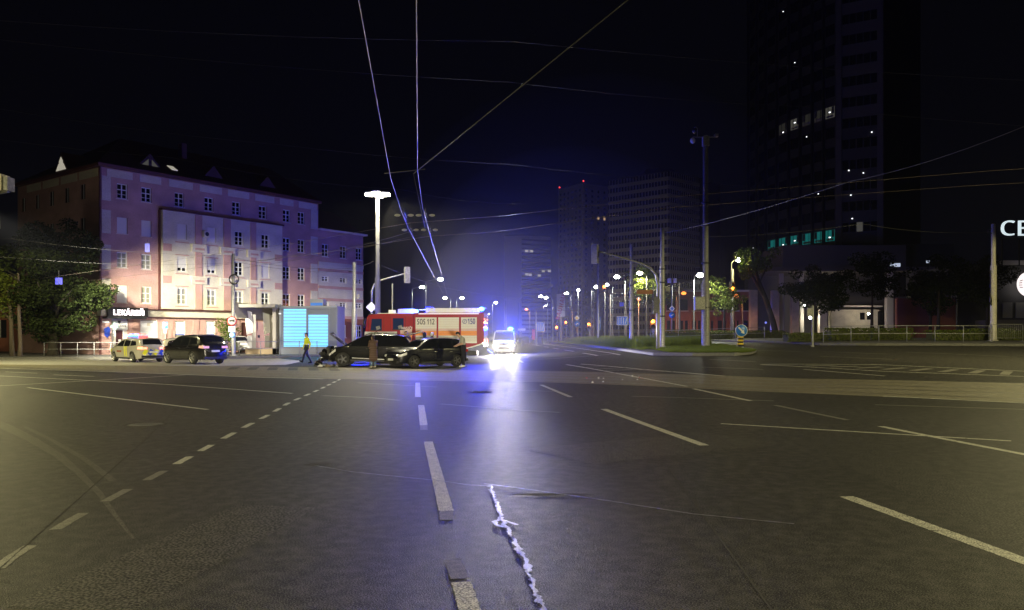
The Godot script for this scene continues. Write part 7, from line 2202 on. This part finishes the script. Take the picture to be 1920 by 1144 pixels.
# pose: dictionary of joints in the person's own axes (facing +z, feet near y = 0), colours by garment
func person(label: String, at: Vector3, turn: float, J: Dictionary, C: Dictionary, tallness := 1.0) -> Node3D:
	var o := thing("person", label, "person", at, turn)
	o.scale = Vector3.ONE * tallness
	var s := Shape.new(true, true)
	var b := []
	var top: Color = C.top
	var leg: Color = C.leg
	var shoe: Color = C.shoe
	var deep := Vector3(1.25, 1, 0.82)
	b.append([J.hip, J.waist, 0.14, 0.135, leg, deep])
	b.append([J.waist, J.chest, 0.135, 0.15, top, deep])
	b.append([J.chest, J.neck, 0.15, 0.075, top, deep])
	for k in 2:
		var n: String = ["l", "r"][k]
		b.append([J["sh_" + n], J["el_" + n], 0.068, 0.05, top])
		b.append([J["el_" + n], J["wr_" + n], 0.052, 0.036, C.get("cuff", top)])
		b.append([J.chest.lerp(J.neck, 0.5), J["sh_" + n], 0.08, 0.07, top])
		b.append([J["hp_" + n], J["kn_" + n], 0.1, 0.066, C.get("thigh", leg)])
		b.append([J["kn_" + n], J["an_" + n], 0.066, 0.046, C.get("shin", leg)])
		b.append([J["an_" + n] + Vector3(0, -0.02, 0), J["toe_" + n], 0.048, 0.038, shoe])
	if C.has("skirt"):
		b.append([J.hip, J.hip + Vector3(0, -0.42, 0), 0.17, 0.19, C.skirt, deep])
	flesh(s, b, 0.021, 0.045)
	# head with nose, ears and hair
	var hd := []
	var hc: Vector3 = J.head
	var fw: Vector3 = (J.get("face", Vector3(0, 0, 1)) as Vector3).normalized()
	var rt := Vector3.UP.cross(fw).normalized()
	var up := fw.cross(rt)
	hd.append([J.neck - Vector3(0, 0.03, 0), hc - up * 0.06, 0.06, 0.056, SKIN])
	hd.append([hc + up * 0.03, hc - up * 0.045 + fw * 0.02, 0.088, 0.07, SKIN])
	hd.append([hc - up * 0.08 + fw * 0.035, hc - up * 0.085 + fw * 0.05, 0.04, 0.036, SKIN])
	hd.append([hc + fw * 0.088, hc - up * 0.022 + fw * 0.104, 0.011, 0.015, SKIN])
	for sg in [1.0, -1.0]:
		hd.append([hc + rt * sg * 0.083 + up * 0.01, hc + rt * sg * 0.085 - up * 0.02, 0.018, 0.013, SKIN])
	flesh(s, hd, 0.0095, 0.022)
	# hands: palm, four unequal bent fingers and a thumb
	for k in 2:
		var n: String = ["l", "r"][k]
		var w: Vector3 = J["wr_" + n]
		var d: Vector3 = (w - (J["el_" + n] as Vector3)).normalized()
		var sd := d.cross(Vector3(0, 0.3, 1)).normalized()
		var nm := sd.cross(d)
		flesh(s, [[w, w + d * 0.075, 0.03, 0.036, C.get("hand", SKIN), Vector3(1, 1, 1)]], 0.012, 0.01)
		s.col = C.get("hand", SKIN)
		for q in 4:
			var root := w + d * 0.09 + sd * (q - 1.5) * 0.021
			var ln: float = [0.062, 0.072, 0.068, 0.052][q]
			s.tube([root, root + d * ln * 0.5 + nm * 0.008, root + d * ln * 0.85 + nm * 0.03], [0.0095, 0.009, 0.007], 6)
		s.tube([w + d * 0.035 + sd * 0.03, w + d * 0.065 + sd * 0.055 + nm * 0.012, w + d * 0.095 + sd * 0.06 + nm * 0.025], [0.012, 0.0105, 0.008], 6)
	put(o, "body", s.done(), M.cloth)
	# eyes and mouth
	for sg in [1.0, -1.0]:
		put(o, "eye", ball_mesh(Vector3(0.011, 0.008, 0.008), 5), M.sign_black, hc + fw * 0.082 + rt * sg * 0.032 + up * 0.012)
	put(o, "mouth", ball_mesh(Vector3(0.02, 0.005, 0.006), 5), M.brick_red, hc + fw * 0.083 - up * 0.058)
	# hair, cap or helmet
	var hs := Shape.new(true, true)
	hs.col = C.hair
	var kind: String = C.get("hat", "hair")
	if kind == "hood":
		flesh(hs, [[hc + up * 0.045 - fw * 0.025, hc - up * 0.06 - fw * 0.04, 0.105, 0.1, C.hair]], 0.014, 0.02)
	else:
		flesh(hs, [[hc + up * 0.05 - fw * 0.012, hc - fw * 0.03, 0.09, 0.085, C.hair], [hc - up * 0.02 - fw * 0.045, hc - up * (0.05 if kind == "hair" else 0.02) - fw * 0.05, 0.055, 0.05, C.hair]], 0.011, 0.02)
	put(o, {"hair": "hair", "hood": "hood", "cap": "cap", "helmet": "helmet"}[kind], hs.done(), M.cloth if kind != "helmet" else M.helmet)
	if kind == "cap":
		var br := put(o, "cap_peak", ball_mesh(Vector3(0.075, 0.01, 0.07), 6), M.sign_black, hc + up * 0.055 + fw * 0.1)
		br.basis = Basis(rt, up, fw)
		put(o, "cap_crown", lathe_mesh([Vector2(0.09, 0.0), Vector2(0.108, 0.05), Vector2(0.1, 0.07), Vector2(0, 0.075)], 16), M.navy_cloth, hc + up * 0.06).basis = Basis(rt, up, fw)
	return o

func stand_pose() -> Dictionary:
	return {"hip": Vector3(0, 0.93, 0), "waist": Vector3(0, 1.08, 0), "chest": Vector3(0, 1.3, 0), "neck": Vector3(0, 1.5, 0), "head": Vector3(0, 1.64, 0.02),
		"sh_l": Vector3(0.19, 1.42, 0), "el_l": Vector3(0.26, 1.13, -0.02), "wr_l": Vector3(0.26, 0.88, 0.06), "sh_r": Vector3(-0.19, 1.42, 0), "el_r": Vector3(-0.26, 1.13, -0.02), "wr_r": Vector3(-0.26, 0.88, 0.06),
		"hp_l": Vector3(0.09, 0.9, 0), "kn_l": Vector3(0.1, 0.5, 0.02), "an_l": Vector3(0.1, 0.09, 0), "toe_l": Vector3(0.11, 0.045, 0.17), "hp_r": Vector3(-0.09, 0.9, 0), "kn_r": Vector3(-0.1, 0.5, 0.02), "an_r": Vector3(-0.1, 0.09, 0), "toe_r": Vector3(-0.11, 0.045, 0.17)}

func build_people() -> void:
	M.cloth.vertex_color_use_as_albedo = true
	var navy := Color(0.008, 0.01, 0.02)
	# police officer walking along the lane
	var J := stand_pose()
	J.merge({"kn_l": Vector3(0.09, 0.5, 0.2), "an_l": Vector3(0.09, 0.13, 0.3), "toe_l": Vector3(0.1, 0.17, 0.46), "kn_r": Vector3(-0.09, 0.49, -0.08), "an_r": Vector3(-0.1, 0.09, -0.32), "toe_r": Vector3(-0.1, 0.045, -0.16), "el_l": Vector3(0.25, 1.14, -0.1), "wr_l": Vector3(0.24, 0.9, -0.06), "el_r": Vector3(-0.25, 1.13, 0.02), "wr_r": Vector3(-0.24, 0.9, 0.14)}, true)
	var o := person("police officer in a yellow hi-vis jacket and dark cap walking past the kiosk", gp(-11.85, -45.5, 0.0), deg_to_rad(-52), J, {"top": Color(0.5, 0.58, 0.02), "leg": navy, "shoe": Color(0.01, 0.01, 0.01), "hair": Color(0.01, 0.012, 0.03), "hat": "cap"}, 1.0)
	put(o, "reflective_band", lathe_mesh([Vector2(0.178, -0.02), Vector2(0.18, 0.02)], 18), M.plate_white, Vector3(0, 1.12, 0)).scale = Vector3(1.02, 1, 0.72)
	put(o, "belt", lathe_mesh([Vector2(0.178, -0.03), Vector2(0.18, 0.03)], 18), M.sign_black, Vector3(0, 1.0, 0)).scale = Vector3(1.02, 1, 0.72)
	bx(o, "holster", M.sign_black, Vector3(-0.2, 0.86, 0.02), Vector3(0.06, 0.18, 0.1))
	# person in a long checked coat by the wreck
	J = stand_pose()
	J.merge({"el_l": Vector3(0.22, 1.16, 0.1), "wr_l": Vector3(0.1, 1.08, 0.28), "el_r": Vector3(-0.22, 1.16, 0.1), "wr_r": Vector3(-0.08, 1.1, 0.28), "head": Vector3(0, 1.62, 0.07), "face": Vector3(0, -0.35, 1)}, true)
	var coat := Color(0.075, 0.045, 0.035)
	o = person("person in a long brown checked coat standing between the crashed cars", gp(-6.95, -39.5), deg_to_rad(215), J, {"top": coat, "leg": coat, "thigh": coat, "skirt": coat, "shin": Color(0.1, 0.16, 0.24), "shoe": Color(0.45, 0.4, 0.3), "hair": Color(0.03, 0.018, 0.014)}, 0.93)
	for k in 9:
		put(o, "check_stripe", lathe_mesh([Vector2(0.2 + 0.004 * (8 - k), -0.008), Vector2(0.2 + 0.004 * (8 - k), 0.008)], 18), M.coat_stripe, Vector3(0, 0.52 + k * 0.095, 0)).scale = Vector3(1.06, 1, 0.8)
	# man in a grey shirt looking down beside the hatchback
	J = stand_pose()
	J.merge({"waist": Vector3(0, 1.08, 0.01), "chest": Vector3(0, 1.3, 0.06), "neck": Vector3(0, 1.48, 0.15), "head": Vector3(0, 1.58, 0.27), "face": Vector3(0, -0.8, 0.75), "sh_l": Vector3(0.19, 1.4, 0.09), "el_l": Vector3(0.24, 1.14, 0.12), "wr_l": Vector3(0.14, 1.05, 0.33), "sh_r": Vector3(-0.19, 1.4, 0.09), "el_r": Vector3(-0.24, 1.14, 0.12), "wr_r": Vector3(-0.14, 1.05, 0.33)}, true)
	person("man in a grey shirt and white shoes looking down behind the hatchback", gp(-2.45, -39.9), deg_to_rad(-75), J, {"top": Color(0.3, 0.3, 0.27), "leg": Color(0.01, 0.011, 0.02), "shoe": Color(0.6, 0.6, 0.52), "hair": Color(0.015, 0.012, 0.012), "cuff": SKIN}, 1.06)
	# people between the cars and the fire engine
	J = stand_pose()
	person("person in a dark blue hood behind the hatchback", gp(-4.95, -44.6), deg_to_rad(200), J, {"top": Color(0.015, 0.025, 0.08), "leg": navy, "shoe": navy, "hair": Color(0.015, 0.02, 0.06), "hat": "hood"}, 1.02)
	person("firefighter in a white helmet behind the hatchback", gp(-4.5, -44.3), deg_to_rad(120), J, {"top": Color(0.012, 0.016, 0.04), "leg": navy, "shoe": navy, "hair": Color(0.5, 0.5, 0.48), "hat": "helmet"}, 1.02)
	person("dark haired man standing behind the open tailgate of the wreck", gp(-6.05, -45.0), deg_to_rad(20), J, {"top": Color(0.05, 0.04, 0.04), "leg": navy, "shoe": navy, "hair": Color(0.02, 0.015, 0.014)}, 1.06)

# ---------------------------------------------------------------- debris

func build_debris() -> void:
	var spots := []
	for k in 11:
		spots.append([Vector2(rng.randf_range(2.6, 4.6), rng.randf_range(-28.2, -25.2)), rng.randf_range(0.015, 0.035), [M.lamp_glass, M.slat_white, M.sign_red][k % 3]])
	for k in 22:
		spots.append([Vector2(rng.randf_range(-10.6, -9.0), rng.randf_range(-43.4, -40.6)), rng.randf_range(0.04, 0.14), [M.black_plastic, M.lamp_glass, M.wood_cover, M.engine_part][k % 4]])
	for q in spots:
		var c: Vector2 = q[0]
		var near_wreck := c.x < 0
		var o := thing("debris_piece", "broken car fragment lying on the road under the wreck's nose" if near_wreck else "small shiny fragment lying on the tram bed", "debris", gp(c.x, c.y, 0.012), rng.randf() * TAU, "debris under the wreck" if near_wreck else "fragments on the tram bed")
		var r: float = q[1]
		put(o, "shard", prism_mesh(PackedVector2Array([Vector2(-r, 0), Vector2(r * 0.8, 0), Vector2(r, r * 0.5), Vector2(0.1 * r, r * 0.9), Vector2(-r * 0.7, r * 0.4)]), -r * 0.6, r * 0.6), q[2])

# added fog that imitates the glow around the beacons, denser towards its middle
func build_glow_fog() -> void:
	for k in 3:
		var v := FogVolume.new()
		v.name = numbered("glow_fog")
		v.shape = RenderingServer.FOG_VOLUME_SHAPE_ELLIPSOID
		v.size = [Vector3(34, 32, 56), Vector3(24, 22, 42), Vector3(15, 13, 26)][k]
		var m := FogMaterial.new()
		m.density = [0.0005, 0.0012, 0.0036][k]
		m.albedo = Color(0.95, 0.95, 0.95)
		v.material = m
		v.position = [Vector3(6, 4.5, -64), Vector3(4, 4.5, -62), Vector3(0.8, 4.0, -59)][k]
		add_child(v)
		tag(v, "added fog that imitates the glow around the beacons", "glow_fog", "added fog over the crash", "stuff")
